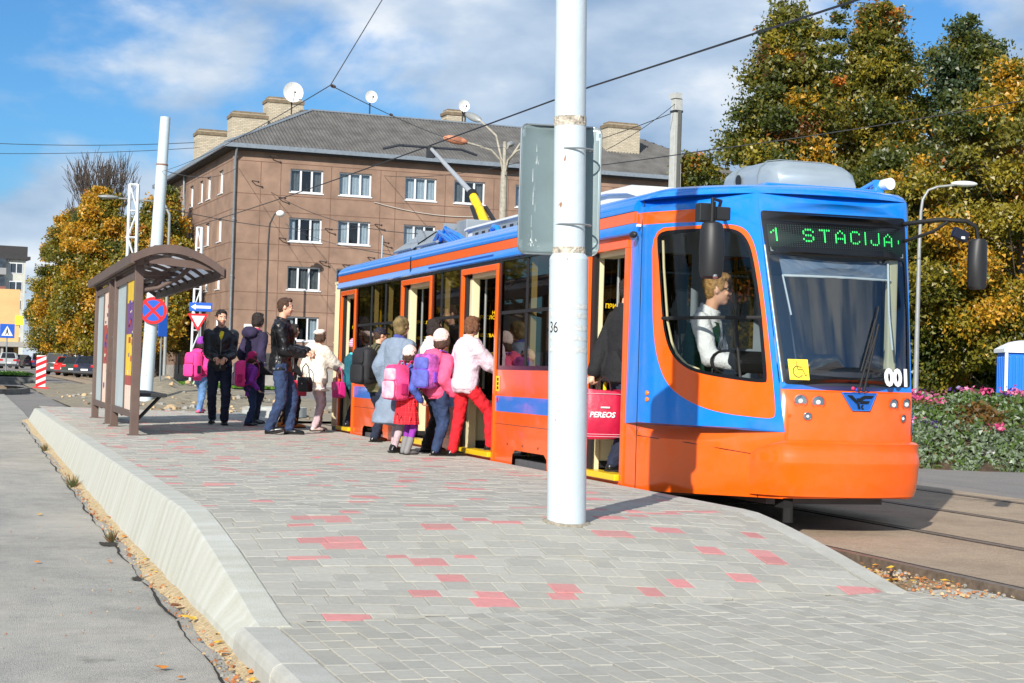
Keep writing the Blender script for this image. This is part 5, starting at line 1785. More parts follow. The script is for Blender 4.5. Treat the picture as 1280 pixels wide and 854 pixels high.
# left side wall (nose side and straight side in one skin)
def left_side():
    m = MB()
    outer = [(11.9, .015), (12.6, .005), (13.4, -.02), (13.6, -.12), (25.6, -.12), (25.6, ZT), (11.9, ZT)]
    holes = [rect(a, .03, b, 2.03) for a, b in DOORS] + [rect(a, 1.01, b, 2.11) for a, b in BAYS] + [WINH, [(15.70, -.2), (15.74, .10), (15.82, .145), (16.74, .145), (16.82, .10), (16.86, -.2)], [(22.5, -.2), (22.55, .10), (22.62, .145), (23.7, .145), (23.78, .1), (23.82, -.2)]]
    regs = [(rect(14.73, .53, 25.6, .69), 1), (rect(14.73, .965, 25.6, 2.14), 2), (rect(11.8, .53, 13.70, 2.6), 1),
            (uS([(.0, 2.204), (.30, 2.2), (.60, 2.196), (.60, 2.303), (.0, 2.307)]), 0), (rect(13.4, 2.204, 13.55, 2.307), 0), (SWOOSH, 0), (WIN, 2)]
    grid = [(11.9 + .075 * i + .01, .07 + .12 * j) for i in range(21) for j in range(20)]
    sheet(m, outer, holes, regs, lambda s, z: side(s, z), grid)
    tpart('side_wall', m, [T_OR, T_BL, T_BK], smooth=25, fix=False)
    # right side, plain bays
    m = MB()
    outer2 = [(11.9, .015), (12.6, .005), (13.4, -.02), (25.6, -.12), (25.6, ZT), (11.9, ZT)]
    bays = [(13.9 + 1.93 * k, 13.9 + 1.93 * k + 1.78) for k in range(6)]
    sheet(m, outer2, [rect(a, 1.01, b, 2.11) for a, b in bays] + [WINH], [(rect(13.7, .53, 25.6, .69), 1), (rect(13.7, .965, 25.6, 2.14), 2), (rect(11.8, .53, 13.7, 2.6), 1), (SWOOSH, 0), (WIN, 2)], lambda s, z: side(s, z, 0, True), grid)
    tpart('side_wall', m, [T_OR, T_BL, T_BK], smooth=25, fix=False)
    for a, b in bays:
        m = MB(); m.add([(7.88, a - .01, 1.0), (7.88, b + .01, 1.0), (7.88, b + .01, 2.12), (7.88, a - .01, 2.12)], [(0, 1, 2, 3)])
        w = tpart('window', m, TGLASS, fix=False)
        q = MB(); q.bx((7.85, a, 1.55), (7.875, b, 1.59)); q.build('bar', RUBBER, w)
    m = MB()
    sheet(m, WINH, [], [], lambda s, z: side(s, z, -.012, True), [(12 + .1 * i, .9 + .12 * j) for i in range(14) for j in range(11)])
    tpart('cab_window', m, TGLASS, smooth=40, fix=False)
    m = MB()
    sheet(m, WINH, [], [], lambda s, z: side(s, z, -.012), [(12 + .1 * i, .9 + .12 * j) for i in range(14) for j in range(11)])
    cw = tpart('cab_window', m, CABGL, smooth=40, fix=False)
    # sliding pane bars
    q = MB(); q.tube([side(13.4 - 1.5 * u, 1.412 + .01 * u, -.008) for u in [.255 + .69 * k / 12 for k in range(13)]], .016, 6); q.build('bar', RUBBER, cw, smooth=60)
    q = MB(); q.tube([side(13.4 - 1.5 * .80, z, -.008) for z in (.945, 1.2, 1.41)], .013, 6); q.build('bar', RUBBER, cw, smooth=60)
    q = MB(); q.tube([side(13.4 - 1.5 * u, z, -.03) for u, z in ((.235, 2.06), (.245, 1.84), (.285, 1.39), (.325, 1.22), (.37, 1.12), (.45, 1.035), (.54, 1.0))], .012, 6); q.build('inner_trim', CREAM, cw, smooth=60)
    # glazing of the straight side
    for a, b in BAYS:
        m = MB(); m.add([(5.405, a - .01, 1.0), (5.405, b + .01, 1.0), (5.405, b + .01, 2.12), (5.405, a - .01, 2.12)], [(0, 1, 2, 3)])
        w = tpart('window', m, TGLASS, fix=False)
        q = MB(); q.bx((5.395, a, 1.55), (5.42, b, 1.585)); q.build('bar', RUBBER, w)
        n = 2 if b - a > 2 else 1
        for k in range(1, n + 1):
            y = lerp(a, b, k / (n + 1)) + (.0 if n > 1 else .25)
            q = MB(); q.bx((5.397, y - .03, 1.01), (5.425, y + .03, 2.11)); q.build('bar', RUBBER, w)
            q = MB(); q.bx((5.44, y - .02, 1.0), (5.50, y + .10, 2.12)); q.build('inner_post', CREAM, w)
        q = MB(); q.add([(5.403, b - .55, 1.49), (5.403, b - .25, 1.49), (5.403, b - .25, 1.515), (5.403, b - .55, 1.515)], [(0, 1, 2, 3)])
left_side()
def front_face():
    m = MB()
    outer = rect(-1, .02, 1, ZT)
    screen = round_poly([(-.955, .905), (.975, .905), (.985, 1.5), (.962, 2.283), (-.99, 2.278), (-.97, 1.5)], .04)
    glass = round_poly([(-.915, .985), (.93, .985), (.95, 1.45), (.93, 1.93), (-.955, 1.93), (-.935, 1.45)], .05)
    screen = [(x, y) for x, y in screen]
    m2 = [(rect(-1.1, 2.2, 1.1, 2.6), 1), (rect(-1.1, .865, 1.1, 2.6), 1), (screen, 2)]
    grid = [(-1 + .1 * i + .05, .05 + .1 * j) for i in range(20) for j in range(24)]
    sheet(m, outer, [glass], m2, lambda w, z: front(w, z), grid)
    tpart('front_panel', m, [T_OR, T_BL, T_BK], smooth=25, fix=False)
    m = MB(); sheet(m, [(x * 1.02, y + (.01 if y > 1.4 else -.01)) for x, y in glass], [], [], lambda w, z: front(w, z, -.008), [(-.9 + .1 * i, 1.05 + .1 * j) for i in range(19) for j in range(9)])
    ws = tpart('windscreen', m, WGLASS, smooth=40, fix=False)
    def line(name, pts, r, mm, par=None):
        q = MB(); q.tube(pts, r, 6); return tpart(name, q, mm, par, smooth=60)
    line('windscreen_trim', [front(-.985 + .02 * (2.2 - z) / 1.3, z, .004) for z in (.92, 1.3, 1.7, 2.0)], .008, GALV, ws)
    # destination display
    m = MB()
    sheet(m, [(-.945, 1.955), (.90, 1.955), (.905, 2.17), (-.95, 2.17)], [], [], lambda w, z: front(w, z, .006), [(-.9 + .1 * i, 2.06) for i in range(19)])
    dsp = tpart('destination_display', m, mat('display_dark', (9, 26, 22), rough=.35, var=.1, scale=40), smooth=40, fix=False)
    m = MB()
    sheet(m, [(-.925, 1.952), (.90, 1.952), (.90, 1.985), (-.925, 1.985)], [], [], lambda w, z: front(w, z, .008), [])
    tpart('display_sill', m, mat('display_sill', (120, 128, 130), rough=.4, var=.05), dsp, smooth=40, fix=False)
    FONT = {'S': ["01110", "10001", "10000", "01110", "00001", "10001", "01110"], 'T': ["11111", "00100", "00100", "00100", "00100", "00100", "00100"], 'A': ["00100", "01010", "10001", "10001", "11111", "10001", "10001"],
            'C': ["01110", "10001", "10000", "10000", "10000", "10001", "01110"], 'I': ["1", "1", "1", "1", "1", "1", "1"], 'J': ["00001", "00001", "00001", "00001", "10001", "10001", "01110"], '1': ["001", "011", "101", "001", "001", "001", "001"]}
    lit, off = MB(), MB()
    on = set()
    def put(ch, c0, r0):
        g = FONT[ch]
        for r, row in enumerate(g):
            for c, k in enumerate(row):
                if k == '1': on.add((c0 + c, r0 + r))
        return len(g[0])
    put('1', 1, 2)
    c = 14
    for ch in 'STACIJA':
        c += put(ch, c, 2) + 2
    on.add((60, 5)); on.add((60, 6))
    NC, NR = 62, 12
    for c in range(NC):
        for r in range(NR):
            w = lerp(-.925, .885, c / NC); z = 2.163 - r * .0152
            d = .0068 if (c, r) in on else .0035
            tgt = lit if (c, r) in on else off
            p = [front(w + q * 1.25, z + k, .0075) for q, k in ((-d, -d), (d, -d), (d, d), (-d, d))]
            tgt.add(p, [(0, 1, 2, 3)])
    tag(lit.build('led_lettering', mat('led_green', (40, 200, 90), var=0, emit=(60, 255, 120), estr=.45), dsp, fix=False), kind='stuff')
    tag(off.build('led_grid', mat('led_off', (22, 52, 42), rough=.5, var=.05), dsp, fix=False), kind='stuff')
    # seams between the panels
    for k, pts in enumerate([[side(13.425, z, .001) for z in (0, .5, 1, 1.6, 2.2, 2.4)],
                [side(13.4 - 1.5 * u, z, .002) for u, z in ((0, .438), (.2, .428), (.475, .41), (.7, .376), (.88, .345))],
                [side(13.4 - 1.5 * u, z, .002) for u, z in ((.88, .345), (.876, .2), (.88, .02))]]):
        line('panel_seam', pts, .0035, T_BK)
    # bumper bulging round the nose
    path = []
    for k in range(7): path.append(('n', lerp(.84, 1.0, k / 6)))
    for k in range(1, 24): path.append(('f', -1 + 2 * k / 24))
    for k in range(7): path.append(('r', lerp(1.0, .84, k / 6)))
    base = [nose(u, .3) if t == 'n' else front(u, .3) if t == 'f' else nose(u, .3, True) for t, u in path]
    P2 = [V(p.x, p.y, 0) for p in base]
    for _ in range(3):
        P2 = [P2[0]] + [(P2[i - 1] + P2[i] * 2 + P2[i + 1]) / 4 for i in range(1, len(P2) - 1)] + [P2[-1]]
    nrm = []
    for i in range(len(P2)):
        t = (P2[min(i + 1, len(P2) - 1)] - P2[max(i - 1, 0)]).normalized()
        nrm.append(V(t.y, -t.x, 0))
    rows = []
    n = len(path)
    for z, o in ((.478, -.03), (.476, .012), (.470, .04), (.455, .066), (.42, .056), (.36, .066), (.305, .072), (.293, .072), (.27, .067), (.16, .056), (.085, .045), (.055, .032), (.04, .03), (.04, -.05)):
        row = []
        for i in range(n):
            e = min(i, n - 1 - i) / 6.0
            f = min(1, e) ** .6
            zz = z if f >= 1 else z - (.13 * (1 - f) if z > .3 else 0) * (z - .3) / .18
            row.append(P2[i] + nrm[i] * (o * f + .004 - (0 if o > 0 else .0)) + V(0, 0, zz))
        rows.append(row)
    m = MB(); m.grid(rows)
    tpart('bumper', m, T_OR, smooth=28, fix=False)
    # lamps
    for w, z, r, nm in ((-.77, .775, .046, 'headlight'), (-.54, .769, .046, 'headlight'), (-.70, .658, .03, 'fog_light'), (.63, .762, .046, 'headlight'), (.88, .768, .046, 'headlight'), (.80, .657, .03, 'fog_light')):
        c = front(w, z); q = front(w, z, .1) - c; q.normalize()
        m = MB(); m.tube([c - q * .02, c + q * .006, c + q * .008], [r * 1.18, r * 1.22, r * 1.05], 24, cap=False); h = tpart(nm, m, mat('lamp_surround', (196, 74, 16), rough=.4, var=.05), smooth=50)
        m = MB(); m.tube([c - q * .004, c + q * .003], [r * .5, r * 1.02], 24); m.build('reflector', CHROME, h, smooth=50)
        m = MB(); m.ball(c + q * .002, (r * .42,) * 3, 10, 8); m.build('bulb', mat('lamp_glass_white', (235, 238, 240), rough=.1, var=.02), h, smooth=80)
        m = MB(); m.tube([c + q * .003, c + q * .009], [r * 1.04, r * .55], 24, cap=True); m.build('lens', glass_mat('lens_glass', (235, 240, 242), .12), h, smooth=80)
    for w in (-.93,):
        c = front(w, .66); m = MB(); m.tube([c, c + V(0, -.006, 0)], .014, 12); tpart('marker_light', m, T_OR)
    for u, z in ((.105, .795), (.105, .742)):
        c = nose(u, z, off=.001); m = MB(); m.ball(c, (.012, .032, .021), 16, 8); tpart('indicator_light', m, mat('amber_lens', (240, 130, 20), rough=.15, var=.05), smooth=80)
    # emblem plate
    tr = lambda a, b: (lerp(lerp(-.215, -.075, b), lerp(.335, .19, b), a), lerp(.852, .712, b))
    m = MB(); pl = [tr(0, 0), tr(1, 0), tr(1, 1), tr(0, 1)]
    m.prism(pl, -.01, .012, lambda u, v, d: front(u, v, d)); em = tpart('emblem', m, mat('emblem_blue', (38, 96, 178), rough=.3, metal=.2, var=.05), bevel=.004)
    m = MB(); edge = [front(*tr(a, b), .014) for a, b in ((0.02, .02), (.98, .02), (.98, .98), (.02, .98), (.02, .02))]
    m.tube(edge, .005, 6); m.build('rim', T_BL, em, smooth=60)
    m = MB()
    for P in ([(.12, .14), (.26, .14), (.40, .48), (.34, .62)], [(.36, .30), (.46, .30), (.62, .14), (.92, .14), (.88, .30), (.66, .30), (.44, .52), (.40, .48)], [(.50, .44), (.84, .44), (.80, .60), (.46, .60)], [(.34, .62), (.44, .52), (.46, .9), (.34, .9)], [(.54, .66), (.62, .66), (.56, .78), (.66, .92), (.54, .92), (.48, .78)]):
        m.add([front(*tr(a, b), .0155) for a, b in P], [tuple(range(len(P)))])
    m.build('emblem_mark', T_BK, em, fix=False)
    # fleet number
    vs, fs, wd = text_mesh('001', .19, 0, bold=.011, sx=.74)
    m = MB(); k = .42 / wd; hmax = max(v.y for v in vs)
    m.add([front(.49 + v.x * k, .92 + v.y / hmax * .135, .004) for v in vs], fs)
    tpart('fleet_number', m, mat('number_white', (238, 238, 238), rough=.5, var=.02), fix=False)
    # yellow wheelchair sticker
    m = MB(); sheet(m, rect(-.875, .94, -.625, 1.10), [], [], lambda w, z: front(w, z, .004), [(-.75, 1.02)])
    st = tpart('access_sticker', m, SYEL, fix=False)
    m = MB()
    S = lambda a, b: front(lerp(-.875, -.625, a), lerp(.94, 1.10, b), .0055)
    def stroke(pts, r=.0035):
        m.tube([S(*p) for p in pts], r, 5)
    stroke([(.42, .80), (.45, .50), (.70, .50), (.80, .22), (.90, .26)]); stroke([(.45, .64), (.66, .62)])
    stroke([(.45 + .24 * math.cos(a), .40 + .27 * math.sin(a)) for a in [math.radians(100 + 10 * k) for k in range(24)]])
    m.tube([S(.42, .87), S(.42, .875)], .010, 10)
    m.build('wheelchair_symbol', SBLK, st)
    # wipers
    for a, b, c in (((.10, .86), (.22, 1.08), (.40, 1.40)), ((.02, .86), (.12, 1.02), (.34, 1.30))):
        m = MB(); m.tube([front(*a, .03), front(*b, .035), front(*c, .03)], .009, 6)
        w = tpart('wiper', m, RUBBER, smooth=60)
        m = MB(); m.tube([front(b[0] - .02, b[1], .012), front(c[0] + .04, c[1] + .14, .012)], .007, 6); m.build('blade', RUBBER, w, smooth=60)
    # flower like charm tucked under the screen edge
    m = MB()
    for k, (w, z) in enumerate(((-.04, .885), (.01, .875), (.06, .885))): m.ball(front(w, z, .012), .016, 8, 6, mi=k % 2)
    tpart('ribbon', m, [mat('ribbon_pink', (210, 50, 90), var=.05), mat('ribbon_blue', (50, 60, 170), var=.05)], smooth=60)
front_face()
def rear_and_roof():
    # rear: mirrored taper, closed
    m = MB()
    pts = []
    rear = [(0, 25.6), (.06, 25.9), (.22, 26.25), (.5, 26.5), (1.25, 26.58)]
    row = [(XS + a, y) for a, y in rear] + [(2 * XC - XS - a, y) for a, y in rear[::-1][1:]]
    m.grid([[(x, y, z) for x, y in row] for z in (-.12, .53, .69, .97, 2.14, 2.2, ZT)])
    ids = []
    n = len(row) - 1
    for k in range(6): ids += [[0, 1, 0, 2, 1, 1][k]] * n
    m.m = ids
    tpart('rear_panel', m, [T_OR, T_BL, T_BK], smooth=40, fix=False)
    # roof
    out = []
    for s in [25.6, 22, 18, 15, 13.4]: out.append(('s', s))
    ring = [side(s, ZT) for s in (25.6, 22, 18, 15, 13.42)] + [nose(u, ZT) for u in (.15, .3, .45, .6, .75, .9)] + [front(w, ZT) for w in [-1 + k / 6 for k in range(13)]] + [nose(u, ZT, True) for u in (.9, .75, .6, .45, .3, .15)] + [side(s, ZT, 0, True) for s in (13.42, 15, 18, 22, 25.6)] + [V(x, y, ZT) for x, y in row[::-1][1:-1]]
    rings = []
    for sx, dz, dy in ((1, 0, 0), (.985, .035, .03), (.95, .065, .08), (.88, .09, .2), (.7, .112, .45), (.4, .125, .9), (.05, .13, 1.3)):
        r = []
        for p in ring:
            y = p.y
            if y < 13.4: y = p.y + dy * min(1, (13.4 - p.y) / 1.0)
            elif y > 25.6: y = p.y - dy * .5
            r.append((XC + (p.x - XC) * sx, y, ZT + dz))
        rings.append(r)
    m = MB(); m.loft(rings)
    tpart('roof', m, T_BL, smooth=50)
    # cornice with its three stripes along the straight side
    for right in (False, True):
        for name, mm, pr in (('cornice_stripe', T_BL, [(0, 2.135), (.035, 2.137), (.045, 2.15), (.03, 2.19), (.022, 2.228), (-.01, 2.228)]),
                             ('cornice_stripe', T_OR, [(0, 2.23), (.022, 2.231), (.024, 2.326), (-.02, 2.328)]),
                             ('cornice_stripe', T_BL, [(0, 2.33), (.026, 2.331), (.03, 2.36), (.012, 2.405), (-.03, 2.44), (-.08, 2.44)])):
            m = MB()
            f = (lambda d, s, z: (XS - d, s, z)) if not right else (lambda d, s, z: (2 * XC - XS + d, s, z))
            m.loft([[f(d, s, z) for d, z in pr] for s in (13.56, 16.0, 16.004, 21.2, 21.204, 25.65)])
            tpart(name, m, mm, smooth=30)
    for y in (16.0, 21.2):
        m = MB(); m.bx((XS - .036, y - .002, 2.14), (XS - .01, y + .002, 2.38)); tpart('panel_seam', m, T_BK)
    m = MB()
    for k in range(60): m.bx((XS - .04, 17.6 + k * .045, 2.18), (XS - .026, 17.62 + k * .045, 2.2))
    tag(tpart('vent_slots', m, mat('vent_blue', (14, 70, 150), var=.05)), kind='stuff')
rear_and_roof()
def door(a, b, k):
    """orange framed opening with inward folded leaves"""
    m = MB()
    X0, X1 = 5.372, 5.43
    m.bx((X0, a - .065, .0), (X1, a, 2.03)); m.bx((X0, b, .0), (X1, b + .065, 2.03)); m.bx((X0, a - .065, 2.03), (X1, b + .065, 2.098))
    d = tpart('door', m, T_OR, bevel=.006)
    for q0, q1 in (((5.43, a, .0), (5.455, a + .05, 2.03)), ((5.405, b - .10, 0.0), (5.43, b, 2.03))):
        m = MB(); m.bx(q0, q1); m.build('rubber_jamb', RUBBER, d)
    m = MB(); m.bx((5.34, a + .02, .03), (5.50, b - .02, .085)); m.build('step', YELL, d, bevel=.008)
    m = MB(); m.bx((5.50, a - .02, .03), (5.62, b + .02, .075)); m.build('tread', mat('tread_steel', (150, 152, 150), rough=.5, metal=.6, var=.2, scale=30), d)
    # folded leaf standing across the far jamb, seen from the front
    yl = b - .02
    L0, L1 = 5.44, 6.02
    m = MB()
    m.bx((L0, yl - .04, .10), (L1, yl, .16)); m.bx((L0, yl - .04, 1.97), (L1, yl, 2.02)); m.bx((L0, yl - .04, .16), (L0 + .05, yl, 1.97)); m.bx((L1 - .05, yl - .04, .16), (L1, yl, 1.97)); m.bx((L0 + .05, yl - .04, .62), (L1 - .05, yl, .68))
    lf = m.build('leaf', RUBBER, d)
    m = MB(); m.bx((L0 + .05, yl - .03, .16), (L1 - .05, yl - .01, .62)); m.build('lower_panel', CREAM, lf)
    m = MB(); m.add([(L0 + .05, yl - .02, .68), (L1 - .05, yl - .02, .68), (L1 - .05, yl - .02, 1.97), (L0 + .05, yl - .02, 1.97)], [(0, 1, 2, 3)]); m.build('glass', glass_mat('leaf_glass', (96, 90, 66), .05), lf, fix=False)
    for txt, z, sz in (('НЕ', 1.60, .055), ('ПРИСЛОНЯТЬСЯ', 1.545, .055), ('NEATBALSTĪTIES', 1.34, .055)):
        vs, fs, w = text_mesh(txt, sz, 0, bold=.0012, sx=.92)
        m = MB(); x0 = (L0 + L1) / 2 - w / 2 + (.02 if k else .0); 
        m.add([(x0 + v.x, yl - .044, z + v.y) for v in vs], fs); m.build('warning_lettering', YELL, lf, fix=False)
    # cream pillar at the far jamb and grab rails
    m = MB(); m.bx((5.44, b - .19, .05), (5.53, b - .07, 2.05)) if k in (1, 2) else m.bx((5.43, b - .07, .05), (5.50, b + .02, 2.05))
    m.build('jamb_pillar', CREAM, d, bevel=.01)
    m = MB(); m.bx((5.44, a, 1.99), (5.60, b, 2.06)); m.build('header', CREAM, d)
    m = MB(); m.tube([(5.62, b - .12, .75), (5.62, b - .12, 2.0)], .016, 8); m.build('grab_rail', mat('rail_grey', (170, 172, 170), rough=.3, metal=.6, var=.05), d, smooth=60)
    m = MB(); m.tube([(5.50, b - .16, .62), (5.50, b - .17, .85), (5.54, b - .2, 1.0), (5.62, b - .28, 1.13), (5.75, b - .4, 1.19)], .018, 10); m.build('grab_rail', YELL, d, smooth=60)
    # second leaf, folded flat beside the near jamb
    m = MB(); ya = a + .05; m.bx((5.46, ya - .015, .1), (5.98, ya + .015, 2.0)); m.build('leaf', RUBBER, d)
for k, (a, b) in enumerate(DOORS): door(a, b, k)
def interior():
    m = MB(); m.bx((5.45, 13.4, -.06), (7.83, 26.2, .05)); m.bx((6.12, 12.45, -.055), (7.16, 13.395, .048)); tpart('floor', m, FLOORG)
    m = MB(); m.bx((5.45, 13.4, 2.24), (7.83, 26.3, 2.28)); m.bx((6.0, 12.7, 2.245), (7.28, 13.395, 2.275)); tpart('ceiling', m, CREAM)
    m = MB()
    for a, b in ((14.75, 17.45), (18.9, 20.2), (21.73, 24.44)): m.bx((5.42, a, .22), (5.45, b, .97))
    m.bx((7.82, 13.6, .05), (7.85, 26, .97)); tpart('inner_lining', m, CREAM)
    m = MB(); m.bx((5.45, 26.2, .05), (7.83, 26.24, 2.24)); tpart('rear_bulkhead', m, CREAM)
    SEAT = mat('seat_blue', (54, 64, 96), rough=.8, var=.2, scale=20)
    for x0, rows in ((5.58, (15.0, 15.8, 16.6, 19.3, 22.0, 22.8, 23.6)), (6.95, (14.9, 15.7, 16.5, 17.3, 18.1, 18.9, 19.7, 20.5, 21.3, 22.1, 22.9, 23.7))):
        for y in rows:
            m = MB(); m.bx((x0, y, .42), (x0 + .78, y + .42, .50)); s = tpart('seat', m, SEAT, bevel=.02)
            m = MB(); m.box((x0 + .39, y + .46, .82), (.78, .06, .68), R=Matrix.Rotation(-.12, 3, 'X')); m.build('backrest', SEAT, s, bevel=.02)
            m = MB(); m.bx((x0 + .34, y + .12, .05), (x0 + .44, y + .3, .42)); m.build('pedestal', PLGREY, s)
    for y in (14.8, 17.4, 18.9, 20.1, 21.8, 24.4):
        for x in (5.75, 6.9):
            m = MB(); m.tube([(x, y, .05), (x, y, 2.24)], .017, 8); tpart('handrail', m, YELL, smooth=60)
    for x in (6.0, 7.0):
        m = MB(); m.tube([(x, 14.2, 1.95), (x, 25.5, 1.95)], .016, 8); tpart('handrail', m, YELL, smooth=60)
    m = MB(); m.tube([(5.62, 14.72, .75), (5.62, 15.2, .75)], .016, 8); m.tube([(5.62, 17.4, .86), (6.05, 17.4, .86)], .016, 8); tpart('handrail', m, YELL, smooth=60)
    # cab: bulkhead behind the driver, desk, visor
    m = MB()
    sheet(m, rect(5.5, .05, 7.8, 2.24), [rect(5.62, 1.15, 5.95, 2.0), rect(6.1, 1.2, 6.55, 2.0)], [], lambda u, v: (u, 13.66, v))
    bk = tpart('cab_bulkhead', m, mat('bulkhead_bluegrey', (140, 152, 164), rough=.5, var=.06), fix=False)
    for a, b, c, d in ((5.62, 1.15, 5.95, 2.0), (6.1, 1.2, 6.55, 2.0)):
        m = MB(); m.add([(a, 13.66, b), (c, 13.66, b), (c, 13.66, d), (a, 13.66, d)], [(0, 1, 2, 3)]); m.build('pane', TGLASS, bk, fix=False)
    m = MB(); m.bx((6.68, 13.60, 1.0), (7.38, 13.655, 1.85)); m.build('locker', mat('locker_grey', (168, 176, 182), rough=.5, var=.05), bk, bevel=.01)
    m = MB(); m.bx((6.56, 13.60, 1.45), (6.66, 13.655, 1.85)); m.build('notice', mat('notice_paper', (196, 200, 206), var=.06), bk)
    m = MB()
    for r in range(6):
        for c in range(3): m.bx((6.575 + c * .026, 13.594, 1.76 - r * .035), (6.592 + c * .026, 13.599, 1.775 - r * .035))
    tag(m.build('notice_print', SBLK, bk), kind='stuff')
    m = MB()
    rows = []
    for k in range(9):
        w = -1 + k / 4
        rows.append([front(w * .9, .9, -.05), front(w * .9, 1.02, -.06), front(w * .9, 1.05, -.2), front(w * .88, 1.0, -.42), front(w * .85, .7, -.5), front(w * .85, .05, -.5)])
    m.grid(rows); tpart('dashboard', m, mat('dash_dark', (38, 42, 50), rough=.45, var=.1), smooth=40, fix=False)
    m = MB(); m.box((6.0, 12.52, 1.07), (.34, .22, .12), R=Matrix.Rotation(.4, 3, 'X')); tpart('console', m, PLGREY, bevel=.03)
    m = MB(); m.tube([(5.92 + .17 * math.cos(a), 12.75 + .05 * math.sin(a), 1.06 + .17 * math.sin(a) * .6) for a in [2 * PI * k / 20 for k in range(21)]], .012, 6, cap=False); tpart('control_wheel', m, RUBBER, smooth=60)
    m = MB(); sheet(m, [(-.80, 1.77), (.78, 1.77), (.80, 1.91), (-.82, 1.91)], [], [], lambda w, z: front(w, z, -.08), [(-.7 + .1 * i, 1.84) for i in range(15)])
    tpart('sun_visor', m, mat('visor_grey', (116, 130, 148), rough=.6, var=.05), smooth=40, fix=False)
    m = MB(); m.tube([front(-.80 + .1 * k, 1.765, -.075) for k in range(17)], .010, 6); tpart('visor_rail', m, WFAIR, smooth=60)
    for w in (-.80, .74):
        m = MB(); m.tube([front(w, 1.77, -.07), front(w + .05, 1.45, -.07)] if w < 0 else [front(w, 1.9, -.06), front(w - .02, 1.5, -.06), front(w + .02, 1.2, -.06)], .009, 6); tpart('visor_rod', m, WFAIR, smooth=60)
    m = MB(); m.bx((7.12, 12.35, .95), (7.20, 12.42, 1.95)); tpart('cab_post', m, CREAM, bevel=.015)
    m = MB(); m.bx((5.78, 13.22, .5), (6.2, 13.55, .62)); s = tpart('driver_seat', m, PLGREY, bevel=.04)
    m = MB(); m.box((5.98, 13.5, .95), (.44, .10, .72), R=Matrix.Rotation(-.1, 3, 'X')); m.build('backrest', PLGREY, s, bevel=.04)
    m = MB(); m.bx((5.9, 13.25, .05), (6.08, 13.45, .5)); m.build('pedestal', PLGREY, s)
interior()
def roof_gear():
    # air conditioner
    m = MB()
    def sec(y, w, h): return [(XC + x * w, y, 2.5 + z * h) for x, z in ((-1, 0), (-.99, .45), (-.93, .75), (-.78, .93), (-.5, 1), (.5, 1), (.78, .93), (.93, .75), (.99, .45), (1, 0))]
    m.loft([sec(12.72, .36, .14), sec(12.78, .385, .21), sec(12.9, .40, .255), sec(13.05, .41, .27), sec(13.62, .41, .27), sec(13.70, .40, .25)])
    ac = tpart('air_conditioner', m, mat('ac_silver', (176, 188, 194), rough=.3, metal=.5, var=.04), smooth=50)
    c = V(XC - .413, 13.35, 2.62)
    m = MB(); m.tube([c, c + V(-.008, 0, 0)], .05, 18); m.build('fan_grille', PLGREY, ac, smooth=40)
    for y in (13.0, 13.45):
        m = MB(); m.tube([V(p[0] + (p[0] - XC) * .01, p[1], p[2] + .003) for p in sec(y, .412, .272)], .005, 5); m.build('joint', mat('ac_joint', (120, 130, 136), var=.05), ac)
    # base plinth in blue
    m = MB(); m.loft([[(XC - w, a, z), (XC + w, a, z), (XC + w, b, z), (XC - w, b, z)] for w, a, b, z in ((.62, 12.55, 14.2, 2.47), (.5, 12.62, 14.1, 2.535))]); tpart('roof_plinth', m, T_BL, bevel=.02)
    # roof floodlight
    m = MB(); m.prism([(0, 0), (.14, 0), (.11, .22), (.06, .22)], -.05, .05, lambda u, v, d: (7.22 + d + v * .25, 12.75 + u, 2.42 + v)); b = tpart('light_bracket', m, T_BL, bevel=.008)
    m = MB(); m.tube([(7.30, 12.80, 2.60), (7.31, 12.70, 2.60)], [.045, .05], 16); m.build('lamp', mat('lamp_glass_white', (235, 238, 240)), b, smooth=50)
    m = MB(); m.tube([(6.86, 12.75, 2.50), (7.05, 12.75, 2.53), (7.18, 12.78, 2.60)], .018, 8); tpart('cable', m, T_BL, smooth=60)
    # white equipment fairing
    m = MB()
    def fs(y, w, h): return [(XC - w, y, 2.5), (XC - w, y, 2.5 + h * .62), (XC - w - .05, y, 2.5 + h * .66), (XC - w - .05, y, 2.5 + h * .74), (XC - w * .7, y, 2.5 + h), (XC + w * .7, y, 2.5 + h), (XC + w + .05, y, 2.5 + h * .74), (XC + w + .05, y, 2.5 + h * .66), (XC + w, y, 2.5 + h * .62), (XC + w, y, 2.5)]
    m.loft([fs(14.75, .66, .12), fs(15.1, .70, .24), fs(15.6, .72, .30), fs(20.4, .72, .30), fs(20.55, .72, .28)]); fa = tpart('equipment_fairing', m, WFAIR, smooth=25)
    m = MB(); m.bx((XC - .735, 16.2, 2.5), (XC - .722, 20.3, 2.66)); m.build('side_grille', GREYP, fa)
    m = MB()
    for k in range(14): m.bx((XC - .742, 16.4 + k * .28, 2.53), (XC - .736, 16.52 + k * .28, 2.64))
    tag(m.build('grille_slots', PLGREY, fa), kind='stuff')
    # resistor boxes with tilted lids
    for y in (21.3, 22.6):
        m = MB(); m.bx((5.78, y, 2.46), (6.35, y + 1.0, 2.62)); r = tpart('resistor_box', m, mat('resistor_dark', (70, 66, 62), rough=.7, var=.25, scale=30), bevel=.01)
        for k in range(9):
            q = MB(); q.tube([(5.765, y + .08 + k * .105, 2.50), (5.765, y + .08 + k * .105, 2.58)], .022, 8); q.build('insulator', WFAIR, r, smooth=50)
        q = MB(); q.box((5.90, y + .5, 2.72), (.46, 1.04, .03), R=Matrix.Rotation(-.62, 3, 'Y')); q.build('lid', GREYP, r, bevel=.006)
        q = MB(); q.bx((5.80, y - .02, 2.46), (6.35, y + .0, 2.84)); q.build('end_plate', GREYP, r)
        q = MB(); q.bx((6.1, y, 2.62), (6.35, y + 1.0, 2.84)); q.build('back_box', GREYP, r)
